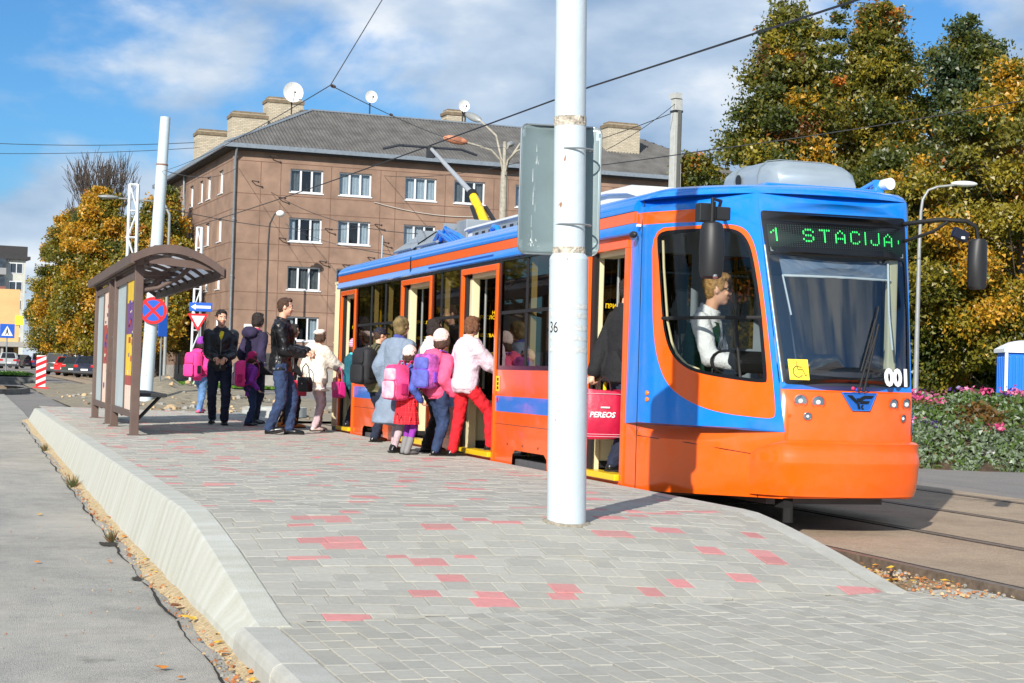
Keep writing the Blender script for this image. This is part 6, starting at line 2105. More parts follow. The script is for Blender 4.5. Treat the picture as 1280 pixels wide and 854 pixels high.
    m = MB(); m.bx((5.95, 20.75, 2.46), (6.5, 21.2, 2.86)); tpart('equipment_box', m, GREYP, bevel=.015)
    for k in range(5):
        y = 20.0 + .14 * k
        m = MB(); m.tube([(5.74 + .03 * (k % 2), y + .9, 2.62), (5.72, y + .6, 2.68 + .03 * (k % 3)), (5.73, y + .25, 2.60), (5.76, y, 2.5)], .03, 8); tpart('hose', m, T_BL, smooth=60)
    for y in (17.4, 18.9):
        m = MB(); m.tube([(5.80, y + .3, 2.5), (5.78, y + .1, 2.62), (5.78, y - .05, 2.6), (5.82, y - .1, 2.46)], .035, 8); tpart('hose', m, T_BL, smooth=60)
    m = MB(); m.loft([[(XC + x * w, y, 2.48 + z * h) for x, z in ((-1, 0), (-.9, .8), (-.6, 1), (.6, 1), (.9, .8), (1, 0))] for y, w, h in ((24.6, .3, .12), (24.8, .42, .24), (25.5, .42, .24), (25.8, .3, .1))]); tpart('tail_housing', m, T_BL, smooth=40)
    # whip aerial at the roof edge
    m = MB(); m.tube([(5.62, 23.9, 2.45), (5.62, 23.9, 2.85)], .012, 6); tpart('aerial', m, GALV)
    # pantograph
    p = MB(); p.bx((6.2, 21.4, 2.56), (7.1, 22.6, 2.72)); pt = tpart('pantograph', p, YELL, bevel=.02)
    q = MB(); q.tube([(6.64, 22.15, 2.7), (6.64, 22.25, 2.95)], [.12, .11], 10); q.tube([(6.64, 22.2, 2.9), (6.64, 22.5, 3.14), (6.64, 22.85, 3.38)], [.085, .07, .062], 10); q.build('lower_arm', YELL, pt, smooth=50)
    for s in (-1, 1):
        q = MB(); q.tube([(6.64 + s * .13, 22.15, 2.95), (6.64 + s * .10, 22.55, 3.2)], .03, 10); q.build('spring', PLGREY, pt, smooth=50)
    q = MB(); q.tube([(6.64, 22.83, 3.37), (6.64, 22.92, 3.43)], .07, 12); q.build('elbow', RUBBER, pt, smooth=50)
    q = MB(); q.tube([(6.64, 22.88, 3.41), (6.64, 25.2, 4.31)], [.04, .028], 10); q.build('upper_arm', mat('arm_silver', (186, 188, 190), rough=.4, metal=.4, var=.06), pt, smooth=50)
    q = MB(); q.tube([(5.9, 25.25, 4.27), (6.15, 25.25, 4.34), (7.13, 25.25, 4.34), (7.38, 25.25, 4.27)], .02, 8); q.build('contact_bow', DARKM, pt, smooth=50)
    q = MB(); q.box((6.64, 25.22, 4.26), (.12, .1, .16)); q.build('head_joint', DARKM, pt)
roof_gear()
def outside_bits():
    # left mirror
    m = MB()
    c = V(5.272, 11.75, 1.78)
    def ms(z, w, d): return [(c.x + w * math.cos(a), c.y + d * math.sin(a) * (1.0 if math.sin(a) < 0 else .55), z) for a in [2 * PI * k / 16 for k in range(16)]]
    m.loft([ms(1.67, .058, .06), ms(1.685, .082, .085), ms(1.74, .092, .10), ms(1.87, .096, .105), ms(2.03, .092, .10), ms(2.08, .078, .08), ms(2.095, .05, .05)])
    mr = tpart('mirror', m, PLGREY, smooth=40)
    q = MB(); q.bx((c.x - .08, c.y + .05, 2.10), (c.x + .02, c.y + .14, 2.24)); q.bx((c.x + .02, c.y + .06, 2.12), (c.x + .18, c.y + .15, 2.22)); q.build('bracket', PLGREY, mr, bevel=.01)
    q = MB(); q.tube([(c.x, c.y, 2.05), (c.x + .01, c.y + .02, 2.27), (c.x + .25, c.y + .4, 2.30), nose(.75, 2.30)], .014, 8); q.tube([(c.x + .03, c.y + .03, 2.05), (c.x + .03, c.y + .03, 2.25)], .012, 8); q.build('arm', RUBBER, mr, smooth=60)
    q = MB(); q.tube([(c.x, c.y - .08, 1.69), (c.x, c.y - .09, 1.675)], .018, 10); q.build('adjuster', GALV, mr)
    # right mirror on its long arm
    m = MB(); c = V(7.71, 12.0, 1.91)
    m.loft([[(c.x + w * math.cos(a), c.y + .07 * math.sin(a), z) for a in [2 * PI * k / 14 for k in range(14)]] for z, w in ((1.71, .05), (1.73, .075), (1.91, .082), (2.09, .075), (2.11, .05))])
    mr = tpart('mirror', m, PLGREY, smooth=40)
    q = MB(); q.tube([front(.96, 2.24), (7.40, 12.05, 2.255), (7.60, 12.0, 2.25), (7.69, 12.0, 2.21), (7.72, 12.0, 2.08)], .018, 8); q.tube([front(.97, 2.10), (7.36, 12.1, 2.16), (7.45, 12.03, 2.24)], .014, 8); q.build('arm', RUBBER, mr, smooth=60)
    q = MB(); q.box((7.56, 12.02, 2.14), (.14, .05, .085), R=Matrix.Rotation(.35, 3, 'Y')); cb = q.build('door_camera', mat('camera_blueblack', (26, 30, 46), rough=.3, var=.05), mr, bevel=.01)
    q = MB(); q.box((7.57, 11.992, 2.115), (.03, .006, .02)); q.build('camera_label', SWHITE, cb)
    # camera by the front door
    m = MB(); m.ball(side(13.5, 2.125, .05), (.03, .06, .03), 10, 8); cm = tpart('door_camera', m, PLGREY, smooth=60)
    m = MB(); m.box(side(13.45, 2.2, .025), (.03, .04, .02)); m.build('cap', SWHITE, cm)
    # little plates on the skirt
    m = MB(); m.add([(XS - .003, 17.32, .74), (XS - .003, 17.46, .74), (XS - .003, 17.46, .90), (XS - .003, 17.32, .90)], [(0, 1, 2, 3)]); st = tpart('instruction_sticker', m, SYEL, fix=False)
    m = MB()
    for k in range(3): m.add([(XS - .0045, 17.36, .76 + k * .045), (XS - .0045, 17.42, .76 + k * .045), (XS - .0045, 17.42, .79 + k * .045), (XS - .0045, 17.36, .79 + k * .045)], [(0, 1, 2, 3)])
    m.build('sticker_print', SBLK, st, fix=False)
    m = MB(); m.tube([(XS, 17.39, .65), (XS - .004, 17.39, .65)], .03, 16); tpart('reflector', m, mat('reflector_red', (206, 40, 40), rough=.2, var=.03))
    for y in (15.1, 15.45, 16.0, 16.5, 17.0): 
        m = MB(); m.tube([(XS, y, .20), (XS - .003, y, .20)], .012, 10); tpart('skirt_lock', m, PLGREY)
    m = MB(); m.tube([(XS - .001, 14.75, .40), (XS - .001, 17.45, .40)], .003, 4); tpart('panel_seam', m, T_BK)
    m = MB(); m.tube([(XS - .001, 21.75, .40), (XS - .001, 24.42, .40)], .003, 4); tpart('panel_seam', m, T_BK)
    # running gear, its near-black colour carrying the shade beneath the tram
    for yc in (15.9, 23.0):
        m = MB(); m.bx((6.0, yc - 1.0, -.20), (7.28, yc + 1.0, .05)); bg = tpart('bogie', m, mat('undertram_shade_dark', (22, 21, 21), rough=.9, var=.2), bevel=.02)
        for y in (yc - .9, yc + .9):
            for x in (5.92, 7.36):
                q = MB(); q.tube([(x - .05, y, .05), (x + .05, y, .05)], .30, 24); q.build('wheel', STEEL, bg, smooth=40)
    m = MB(); m.bx((5.6, 13.4, -.12), (7.68, 25.8, -.062)); m.bx((6.2, 12.5, -.05), (7.08, 13.395, -.01)); tpart('underframe_shade', m, mat('undertram_shade_dark', (22, 21, 21)))  # dark slab added to read as shade below the floor
    m = MB(); m.bx((6.10, 12.1, -.06), (6.18, 12.25, .05)); m.tube([(6.14, 12.1, -.17), (6.14, 12.1, -.06)], .04, 10); tpart('sand_pipe', m, mat('undertram_shade_dark', (22, 21, 21)))
outside_bits()
# ------------------------------------------------------------------ stop shelter
BROWN = mat('shelter_brown', (96, 78, 70), rough=.5, var=.10, scale=6, bump=.1)
def shelter():
    t = thing('bus_shelter', 'brown steel stop shelter with arched translucent roof and poster panels', 'shelter', (2.1, 22.54, 0))
    def P(x, y, z): return (x - 2.1, y - 22.54, z)
    def bxx(m, a, b): m.bx(P(*a), P(*b))
    for y, h in ((22.54, 2.26), (25.64, 2.30), (26.62, 2.30), (29.46, 2.30)):
        m = MB(); bxx(m, (2.055, y - .055, -.02), (2.165, y + .055, h)); m.build('post', BROWN, t, bevel=.008)
        m = MB(); bxx(m, (2.03, y - .09, -.004), (2.19, y + .09, .012)); m.build('base_plate', BROWN, t)
        for k in range(4):
            q = MB(); q.tube([P(2.05, y - .02, .3 + k * .5), P(2.047, y - .02, .3 + k * .5)], .012, 8); q.build('rivet', GALV, t)
    cols = [(226, 186, 40), (110, 66, 130), (238, 196, 44), (170, 70, 60), (236, 208, 190)]
    for (ya, yb) in ((22.60, 25.58), (26.68, 29.40)):
        for z in (.22, 2.02):
            m = MB(); bxx(m, (2.075, ya, z), (2.145, yb, z + .09)); m.build('rail', BROWN, t)
        ym = lerp(ya, yb, .45)
        m = MB(); bxx(m, (2.08, ym - .04, .31), (2.14, ym + .04, 2.02)); m.build('mullion', BROWN, t)
        m = MB(); m.add([P(2.11, ym + .04, .31), P(2.11, yb, .31), P(2.11, yb, 2.02), P(2.11, ym + .04, 2.02)], [(0, 1, 2, 3)])
        m.build('glass_panel', mat('frosted_panel', (186, 200, 204), rough=.3, var=.06, scale=2), t, fix=False)
        # poster: bands of colour with blocks that read as print
        m = MB(); bxx(m, (2.095, ya + .02, .31), (2.125, ym - .05, 2.02)); po = m.build('poster_case', mat('poster_case', (150, 150, 150), var=.1), t)
        seq = [(0, .32, 4), (.32, .45, 3), (.45, 1.0, 2), (1.0, 1.42, 1), (1.42, 2.02 - .31, 0)] if ya < 24 else [(0, .6, 4), (.6, 1.2, 3), (1.2, 1.71, 4)]
        for a, b, c in seq:
            q = MB(); q.add([P(2.092, ya + .05, .31 + a), P(2.092, ym - .08, .31 + a), P(2.092, ym - .08, .31 + b), P(2.092, ya + .05, .31 + b)], [(0, 1, 2, 3)])
            q.build('poster', mat('poster_%d' % c, cols[c], rough=.4, var=.12, scale=5), po, fix=False)
        rs = random.Random(int(ya))
        q = MB()
        for k in range(26):
            z = .45 + 1.4 * rs.random(); y = ya + .12 + .7 * rs.random(); w = .06 + .22 * rs.random(); h = .02 + .06 * rs.random()
            q.add([P(2.0895, y, z), P(2.0895, min(ym - .1, y + w), z), P(2.0895, min(ym - .1, y + w), z + h), P(2.0895, y, z + h)], [(0, 1, 2, 3)], rs.randrange(3))
        tag(q.build('poster_print', [mat('print_red', (176, 60, 60), var=.2), mat('print_violet', (88, 70, 140), var=.2), mat('print_cream', (236, 226, 200), var=.1)], po, fix=False), kind='stuff')
    # arched roof
    arch = []
    for k in range(13):
        q = k / 12
        x = lerp(2.0, 3.14, q)
        z = 2.25 + .19 * (1 - (2 * (q - .44)) ** 2 if q < .44 else 1 - ((q - .44) / .56) ** 2) - .10 * q * q
        arch.append((x, z))
    Y0, Y1 = 22.15, 30.2
    m = MB(); m.grid([[P(x, y, z) for x, z in arch] for y in (Y0, Y1)]); o = m.build('roof_sheet', None or roof_sheet(), t, smooth=60, fix=False)
    n = 9
    for k in range(n + 1):
        y = lerp(Y0, Y1, k / n)
        m = MB()
        hh = .085 if k in (0, n) else .05
        vs = []
        for x, z in arch: vs.append([P(x, y - .03, z + .02), P(x, y + .03, z + .02), P(x, y + .03, z - hh), P(x, y - .03, z - hh)])
        m.loft(vs); m.build('rib', BROWN, t)
    for j in (0, 3, 6, 9, 12):
        x, z = arch[j]
        m = MB(); hh = .10 if j in (0, 12) else .05
        bxx(m, (x - .03, Y0 + .01, z - hh), (x + .03, Y1 - .01, z + .024)); m.build('purlin', BROWN, t)
    m = MB()
    m.add([P(2.2, Y0 + .05, 2.20), P(3.12, Y0 + .05, 2.13), P(3.04, Y0 + .05, 2.23), P(2.2, Y0 + .05, 2.30)], [(0, 1, 2, 3)]); m.build('end_board', BROWN, t, fix=False)
    m = MB(); bxx(m, (2.06, Y0 + .3, 2.18), (2.16, Y1 - .3, 2.30)); m.build('top_beam', BROWN, t)
    for y in (22.54, 25.64, 26.62, 29.46):
        m = MB(); m.tube([P(2.14, y, 1.86), P(2.35, y, 1.9), P(2.62, y, 2.05), P(2.8, y, 2.24), P(2.84, y, 2.33)], .03, 8); m.build('brace', BROWN, t, smooth=60)
        m = MB(); m.bx(P(2.1, y - .03, 2.22), P(3.1, y + .03, 2.28)); m.build('cross_beam', BROWN, t)
    for (ya, yb) in ((22.7, 25.4), (26.8, 29.2)):
        m = MB(); bxx(m, (2.16, ya, .49), (2.53, yb, .54)); b = m.build('bench', DARKM, t, bevel=.01)
        for y in (ya + .15, yb - .15):
            q = MB(); q.tube([P(2.46, y, .5), P(2.17, y, .18)], .025, 6); q.build('bench_brace', DARKM, b)
def roof_sheet():
    m = bpy.data.materials.new('smoked_sheet'); m.use_nodes = True
    nt = m.node_tree; N, L = nt.nodes.new, nt.links.new
    nt.nodes.clear()
    out = N('ShaderNodeOutputMaterial'); d = N('ShaderNodeBsdfDiffuse'); t = N('ShaderNodeBsdfTranslucent'); g = N('ShaderNodeBsdfGlossy'); g.inputs['Roughness'].default_value = .15
    d.inputs[0].default_value = lin((190, 190, 186)) + (1,); t.inputs[0].default_value = lin((226, 226, 224)) + (1,)
    a = N('ShaderNodeMixShader'); a.inputs[0].default_value = .78; b = N('ShaderNodeMixShader'); b.inputs[0].default_value = .12
    L(d.outputs[0], a.inputs[1]); L(t.outputs[0], a.inputs[2]); L(a.outputs[0], b.inputs[1]); L(g.outputs[0], b.inputs[2]); L(b.outputs[0], out.inputs[0])
    return m
shelter()

# ------------------------------------------------------------------ people
SKIN = mat('skin', (222, 170, 142), rough=.5, var=.06, scale=18)
def skin_m(): return SKIN
def cloth(name, col, rough=.85, var=.2, scale=11, bump=.5, bscale=55, **k):
    return mat('cloth_' + name, col, rough=rough, var=var, scale=scale, bump=bump, bscale=bscale, **k)
LEATHER = mat('black_leather', (24, 24, 27), rough=.32, var=.25, scale=12, bump=.35, bscale=26)
PUFFER = mat('black_nylon', (22, 23, 30), rough=.38, var=.25, scale=10, bump=.3, bscale=20)
JEANS = cloth('jeans', (40, 58, 92), var=.32, scale=7)
JEANL = cloth('jeans_light', (92, 128, 172), var=.25, scale=8)
JEAND = cloth('jeans_dark', (28, 36, 58), var=.25, scale=8)
BLACKC = cloth('black', (24, 24, 27), var=.2)
HAIRS = {'dark': mat('hair_dark', (42, 30, 24), rough=.45, var=.35, scale=40, bump=.8, bscale=120), 'brown': mat('hair_brown', (74, 50, 34), rough=.45, var=.35, scale=40, bump=.8, bscale=120),
         'auburn': mat('hair_auburn', (112, 72, 46), rough=.45, var=.35, scale=40, bump=.8, bscale=120), 'blond': mat('hair_blond', (176, 136, 82), rough=.45, var=.35, scale=40, bump=.8, bscale=120)}
def ik(a, c, l1, l2, pole):
    d = c - a; L_ = d.length
    m = (l1 + l2) * .999
    if L_ > m: c = a + d * (m / L_); d = c - a; L_ = d.length
    x = (L_ * L_ + l1 * l1 - l2 * l2) / (2 * L_)
    h = math.sqrt(max(0, l1 * l1 - x * x))
    n = d.normalized()
    p = (pole - n * pole.dot(n)).normalized()
    return a + n * x + p * h, c
def person(label, loc, heading, H, group=None, lean=.03, hip=(0, 0, 0), lh=None, rh=None, lf=(-.055, 0, 0), rf=(.055, 0, 0), lyaw=0, ryaw=0, head=(0, 0), kid=False,
           top=None, top_z=.47, top_w=1.0, bulk=0.0, hood=None, trousers=None, tights=None, skirt=None, skirt_z=(.5, .25), skirt_flare=1.25, shoes=BLACKC, boots=None, hair='dark', hair_style='short', hat=None, scarf=None,
           face=False, shirt=None, glasses=False, collar=None, coat_hem=None, gloves=None, wrinkle=.02, foot_pitch=(0, 0), fist=(.55, .55), simple=False, skin=None):
    t = thing('person', label, 'person', loc, -math.radians(heading), group)
    SK = skin or SKIN
    U = H
    hs = .158 if kid else .135                      # head height / H
    nk = .835 if not kid else .805
    shw = .108 if not kid else .1
    hp = V(*hip) * U + V(0, 0, .515 * U)
    rot = Matrix.Rotation(-lean, 3, 'X')
    def up(x, y, z):                                # torso space: z as fraction of H, leaning about the hips
        return hp + rot @ (V(x, y, z - .515) * U)
    neck = up(0, -.008, nk)
    hd = up(0, .012, nk + .035 + hs * .5)
    qh = Matrix.Rotation(-math.radians(head[0]), 3, 'Z') @ Matrix.Rotation(-math.radians(head[1]), 3, 'X')
    shl, shr = up(-shw, -.004, nk - .046), up(shw, -.004, nk - .046)
    def hand_t(h, s): return V(*h) * U if h is not None else up(s * .155, .03, .50)
    l1, l2 = .172 * U, .150 * U
    el, wl = ik(shl, hand_t(lh, -1), l1, l2, V(-.28, -.6, -.9))
    er, wr = ik(shr, hand_t(rh, 1), l1, l2, V(.28, -.6, -.9))
    al, ar = V(*lf) * U + V(0, 0, .045 * U), V(*rf) * U + V(0, 0, .045 * U)
    hl, hr = hp + V(-.05, 0, -.01) * U, hp + V(.05, 0, -.01) * U
    t1, t2 = .245 * U, .232 * U
    kl, al = ik(hl, al, t1, t2, V(math.sin(math.radians(lyaw)), 1, .1))
    kr, ar = ik(hr, ar, t1, t2, V(math.sin(math.radians(ryaw)), 1, .1))
    # ---- one continuous body
    B = MB()
    def torso(mb, f, zs):
        rings = []
        for z, rx, ry, cy in zs:
            rings.append([up((rx + f) * math.cos(a), cy + (ry + f) * math.sin(a), z) for a in [2 * PI * k / 20 for k in range(20)]])
        mb.loft(rings)
    ZS = [(.455, .06, .05, 0), (.48, .088, .066, -.004), (.53, .090, .068, -.006), (.60, .076, .058, 0), (.66, .082, .062, .002), (.73, .096, .070, .002), (.78, .098, .062, -.004), (.815, .070, .044, -.006), (nk + .005, .034, .034, -.006)]
    if kid: ZS = [(z, rx * .95, ry * 1.02, c) for z, rx, ry, c in ZS[:-2]] + [(.795, .066, .044, -.006), (nk + .005, .034, .034, -.006)]
    torso(B, -.004, ZS)
    for a, e, w in ((shl, el, wl), (shr, er, wr)):
        B.capsule(a, e, .031 * U, .024 * U); B.capsule(e, w, .0245 * U, .0165 * U)
    for h, k, a in ((hl, kl, al), (hr, kr, ar)):
        B.capsule(h, k, .050 * U, .033 * U); B.capsule(k, a, .034 * U, .021 * U)
    B.capsule(neck - V(0, 0, .03) * U, hd - V(0, .012, .02) * U, .031 * U, .030 * U)
    hh = hs * U
    def HP(x, y, z): return hd + qh @ (V(x, y, z) * hh)       # head space, unit = head height
    B.ball(HP(0, -.03, .10), (.335 * hh, .40 * hh, .40 * hh), 18, 12, R=qh)
    B.ball(HP(0, .07, -.14), (.275 * hh, .31 * hh, .34 * hh), 18, 12, R=qh)
    B.ball(HP(0, .20, -.36), (.15 * hh, .15 * hh, .12 * hh), 12, 8, R=qh)
    if not simple:
        B.capsule(HP(0, .345, .06), HP(0, .415, -.10), .035 * hh, .062 * hh, 8)      # nose
        B.ball(HP(0, .335, -.245), (.10 * hh, .05 * hh, .045 * hh), 10, 8, R=qh)     # lips
        for s in (-1, 1):
            B.ball(HP(s * .335, -.03, -.02), (.035 * hh, .085 * hh, .12 * hh), 8, 8, R=qh)
            B.ball(HP(s * .15, .30, -.10), (.10 * hh, .08 * hh, .08 * hh), 8, 8, R=qh)
            B.ball(HP(s * .14, .315, .115), (.11 * hh, .05 * hh, .035 * hh), 8, 8, R=qh)   # brow ridge
    # hands: palm, four bent fingers, thumb
    def hand(w, e, s, curl):
        d = (w - e).normalized()
        side_ = V(0, 0, 1).cross(d)
        if side_.length < .3: side_ = V(0, 1, 0) - d * d.dot(V(0, 1, 0)); side_ = side_.normalized()
        else: side_.normalize()
        inw = d.cross(side_).normalized()
        if inw.dot((hp + V(0, .1, .1)) - w) < 0: inw = -inw
        L_ = .105 * U
        B.capsule(w - d * .01 * U, w + d * L_ * .42, .017 * U, .019 * U, 10, sy=.62)
        pc = w + d * L_ * .42
        for k in range(4):
            o = side_ * (k - 1.5) * .0108 * U
            ln = L_ * (.50, .58, .55, .42)[k]
            p0 = pc + o - d * .004 * U
            a1 = curl * .8; a2 = curl * 1.8
            p1 = p0 + (d * math.cos(a1) + inw * math.sin(a1)) * ln * .5
            p2 = p1 + (d * math.cos(a2) + inw * math.sin(a2)) * ln * .5
            B.capsule(p0, p1, .0056 * U, .0052 * U, 8); B.capsule(p1, p2, .0052 * U, .0044 * U, 8)
        ts = side_ * (-1 if s < 0 else 1) * (1 if d.z < -.3 else -1)
        q0 = w + d * L_ * .12 + ts * .012 * U
        q1 = q0 + (d * .7 + ts * .75 + inw * .3).normalized() * L_ * .28
        q2 = q1 + (d * .95 + inw * .45).normalized() * L_ * .26
        B.capsule(q0, q1, .0075 * U, .0062 * U, 8); B.capsule(q1, q2, .006 * U, .005 * U, 8)
        return w + d * L_ * .45
    hlp = hand(wl, el, -1, fist[0]); hrp = hand(wr, er, 1, fist[1])
    soft('body', B, .0085 if not simple else .014, SK, t, 2, dec=.45)
    # ---- face details
    if face:
        for s in (-1, 1):
            m = MB(); m.ball(HP(s * .145, .335, .035), (.052 * hh, .03 * hh, .03 * hh), 10, 8, R=qh); e = m.build('eye', mat('eye_white', (226, 222, 216), rough=.2, var=.03), t, smooth=80)
            m = MB(); m.ball(HP(s * .145, .362, .035), (.022 * hh, .008 * hh, .024 * hh), 8, 6, R=qh); m.build('iris', mat('iris_dark', (50, 42, 36), rough=.1, var=.05), e, smooth=80)
            m = MB(); m.tube([HP(s * .06, .372, .115), HP(s * .15, .368, .14), HP(s * .235, .315, .115)], .016 * hh, 5); m.build('eyebrow', HAIRS['dark'] if hair != 'blond' else HAIRS['brown'], t, smooth=80)
        m = MB(); m.ball(HP(0, .372, -.245), (.085 * hh, .025 * hh, .022 * hh), 10, 6, R=qh); m.build('lips', mat('lips', (190, 112, 104), rough=.4, var=.06), t, smooth=80)
    if glasses:
        g = MB()
        for s in (-1, 1): g.ball(HP(s * .15, .375, .035), (.115 * hh, .03 * hh, .075 * hh), 12, 8, R=qh)
        g.tube([HP(-.05, .39, .05), HP(.05, .39, .05)], .014 * hh, 5)
        for s in (-1, 1): g.tube([HP(s * .25, .34, .06), HP(s * .33, .0, .05)], .014 * hh, 5)
        g.build('sunglasses', mat('sunglass_black', (18, 16, 16), rough=.08, var=.05), t, smooth=80)
    # ---- hair and headwear
    if hair:
        m = MB()
        m.ball(HP(0, -.075, .17), (.37 * hh, .405 * hh, .37 * hh), 18, 12, R=qh)
        m.ball(HP(0, -.20, .02), (.33 * hh, .25 * hh, .36 * hh), 14, 10, R=qh)
        if hair_style == 'short':
            m.ball(HP(0, .17, .42), (.25 * hh, .17 * hh, .11 * hh), 12, 8, R=qh)
            for s in (-1, 1): m.ball(HP(s * .30, .0, .10), (.06 * hh, .16 * hh, .17 * hh), 8, 8, R=qh)
        elif hair_style == 'bob':
            m.ball(HP(0, -.16, -.16), (.40 * hh, .30 * hh, .36 * hh), 14, 10, R=qh)
            for s in (-1, 1): m.ball(HP(s * .32, .05, -.02), (.10 * hh, .20 * hh, .34 * hh), 8, 8, R=qh)
            m.ball(HP(0, .20, .38), (.27 * hh, .16 * hh, .14 * hh), 12, 8, R=qh)
        elif hair_style == 'updo':
            m.ball(HP(0, -.05, .40), (.36 * hh, .40 * hh, .24 * hh), 14, 10, R=qh)
            m.ball(HP(-.06, .20, .42), (.28 * hh, .22 * hh, .17 * hh), 14, 10, R=qh)
            m.ball(HP(0, -.30, .22), (.26 * hh, .22 * hh, .28 * hh), 14, 10, R=qh)
            for s in (-1, 1): m.ball(HP(s * .29, .02, .12), (.07 * hh, .18 * hh, .20 * hh), 8, 8, R=qh)
        elif hair_style == 'long':
            m.ball(HP(0, -.20, -.35), (.36 * hh, .22 * hh, .48 * hh), 14, 10, R=qh)
            for s in (-1, 1): m.ball(HP(s * .31, .0, -.15), (.09 * hh, .18 * hh, .40 * hh), 8, 8, R=qh)
            m.ball(HP(0, .19, .38), (.26 * hh, .16 * hh, .13 * hh), 12, 8, R=qh)
        soft('hair', m, .010, HAIRS[hair], t, 2, disp=(.024, .022))
    if hat:
        kind, hm = hat
        m = MB()
        if kind == 'beret':
            m.ball(HP(0, -.09, .34), (.46 * hh, .48 * hh, .21 * hh), 18, 12, R=qh @ Matrix.Rotation(.18, 3, 'X')); m.ball(HP(0, -.05, .22), (.39 * hh, .44 * hh, .16 * hh), 18, 10, R=qh)
            soft('hat', m, .011, hm, t, 2, disp=(.012, .04))
        elif kind == 'knit':
            m.ball(HP(0, -.07, .18), (.40 * hh, .45 * hh, .44 * hh), 18, 12, R=qh); m.ball(HP(0, -.06, .06), (.41 * hh, .455 * hh, .13 * hh), 18, 8, R=qh)
            soft('hat', m, .010, hm, t, 2, disp=(.01, .02))
        elif kind == 'cap':
            m.ball(HP(0, -.05, .20), (.385 * hh, .435 * hh, .36 * hh), 18, 12, R=qh)
            m.ball(HP(0, .46, .20), (.26 * hh, .24 * hh, .05 * hh), 14, 8, R=qh @ Matrix.Rotation(-.15, 3, 'X'))
            soft('hat', m, .009, hm, t, 2)
    if scarf:     # headscarf tied round head and neck
        m = MB()
        m.ball(HP(0, -.10, .12), (.42 * hh, .46 * hh, .46 * hh), 18, 12, R=qh); m.ball(HP(0, -.18, -.25), (.36 * hh, .34 * hh, .36 * hh), 14, 10, R=qh)
        m.ball(HP(0, -.36, -.18), (.22 * hh, .16 * hh, .26 * hh), 12, 8, R=qh)
        soft('headscarf', m, .011, scarf, t, 2, disp=(.03, .06))
    # ---- clothing
    f0 = .011 + bulk
    def sleeves(m, f, cuff=.93):
        for a, e, w in ((shl, el, wl), (shr, er, wr)):
            m.capsule(a, e, (.033 + f) * U, (.029 + f) * U); m.capsule(e, e.lerp(w, cuff), (.030 + f) * U, (.0235 + f * .8) * U)
    if trousers:
        m = MB()
        torso(m, .010, [z for z in ZS if z[0] <= .60])
        for h, k, a in ((hl, kl, al), (hr, kr, ar)):
            m.capsule(h, k, .060 * U, .043 * U); m.capsule(k, a.lerp(k, .02), .043 * U, .036 * U)
        soft('trousers', m, .012, trousers, t, 2, disp=(.034, .055), dec=.6)
    if tights:
        m = MB()
        for h, k, a in ((hl, kl, al), (hr, kr, ar)):
            m.capsule(h, k, .053 * U, .036 * U); m.capsule(k, a, .037 * U, .024 * U)
        soft('tights', m, .010, tights, t, 2, dec=.6)
    if skirt:
        m = MB(); z1, z0 = skirt_z
        rings = []
        for i in range(9):
            q = i / 8; z = lerp(z1, z0, q)
            r = lerp(1, skirt_flare, q)
            c = hp + V(0, 0, 0)
            ring = []
            for k in range(64):
                a = 2 * PI * k / 64
                fold = 1 + .055 * q * math.cos(a * 11 + 1.0)
                ring.append((c.x + .10 * U * r * fold * math.cos(a), c.y + .082 * U * r * fold * math.sin(a), z * U))
            rings.append(ring)
        m.loft(rings)
        m.build('skirt', skirt, t, smooth=70)
    if top:
        m = MB()
        zs = [(z, rx * top_w, ry * top_w, c) for z, rx, ry, c in ZS if z > top_z - .001 and z < nk]
        rx0 = zs[0][1]; ry0 = zs[0][2]
        zs = [(top_z - .005, rx0 * 1.02 + .004, ry0 * 1.02 + .004, zs[0][3])] + zs
        if coat_hem:
            hr_ = .104 + .10 * (top_z - coat_hem)
            zs = [(coat_hem, hr_ * top_w, hr_ * .84 * top_w, -.004), (coat_hem + .012, hr_ * top_w, hr_ * .84 * top_w, -.004)] + ([(lerp(coat_hem, top_z, .6), .110 * top_w, .088 * top_w, -.004)] if top_z - coat_hem > .1 else []) + ([zs[-0]] if False else []) + zs
        zs = zs + [(nk + .004, .040, .040, -.006), (nk + .014, .044, .044, -.006)]
        torso(m, f0, zs)
        sleeves(m, f0)
        if hood:
            m.ball(up(0, -.075, nk - .015), (.10 * U, .062 * U, .06 * U), 14, 10)
        soft('jacket' if not coat_hem else 'coat', m, .013, top, t, 2, disp=(wrinkle, .075), dec=.6)
        cm = collar or top
        m = MB(); n = 20; rg = []
        for rr, z in ((.046, nk - .02), (.047, nk + .022), (.041, nk + .026), (.040, nk - .015)):
            rg.append([up((rr) * math.cos(a), -.004 + rr * math.sin(a), z + .010 * math.sin(a) * -1) for a in [2 * PI * k / n for k in range(n)]])
        m.loft(rg, cap=False); m.build('collar', cm, t, smooth=60)
        if not coat_hem and not simple:
            m = MB(); zb = top_z + .02
            yf = lambda z: max(.05, .068 + f0) + .004
            m.tube([up(0, yf(z) * (1 if z < .75 else .92), z) for z in (zb, .55, .62, .69, .75)], .004 * U, 6); m.build('zip', mat('zip_metal', (150, 150, 150), rough=.3, metal=.8, var=.05), t)
    if shirt:
        m = MB(); m.add([up(-.022, .066, .800), up(.022, .066, .800), up(.010, .088 + bulk, .70), up(-.010, .088 + bulk, .70)], [(0, 1, 2, 3)])
        m2 = MB(); rows = []
        for z, w, y in ((nk + .0, .024, .040), (.805, .024, .056), (.775, .015, .074 + bulk), (.745, .004, .080 + bulk)):
            rows.append([up(-w, y, z), up(0, y + .010, z), up(w, y, z)])
        m2.grid(rows); m2.build('shirt', shirt, t, smooth=60, fix=False)
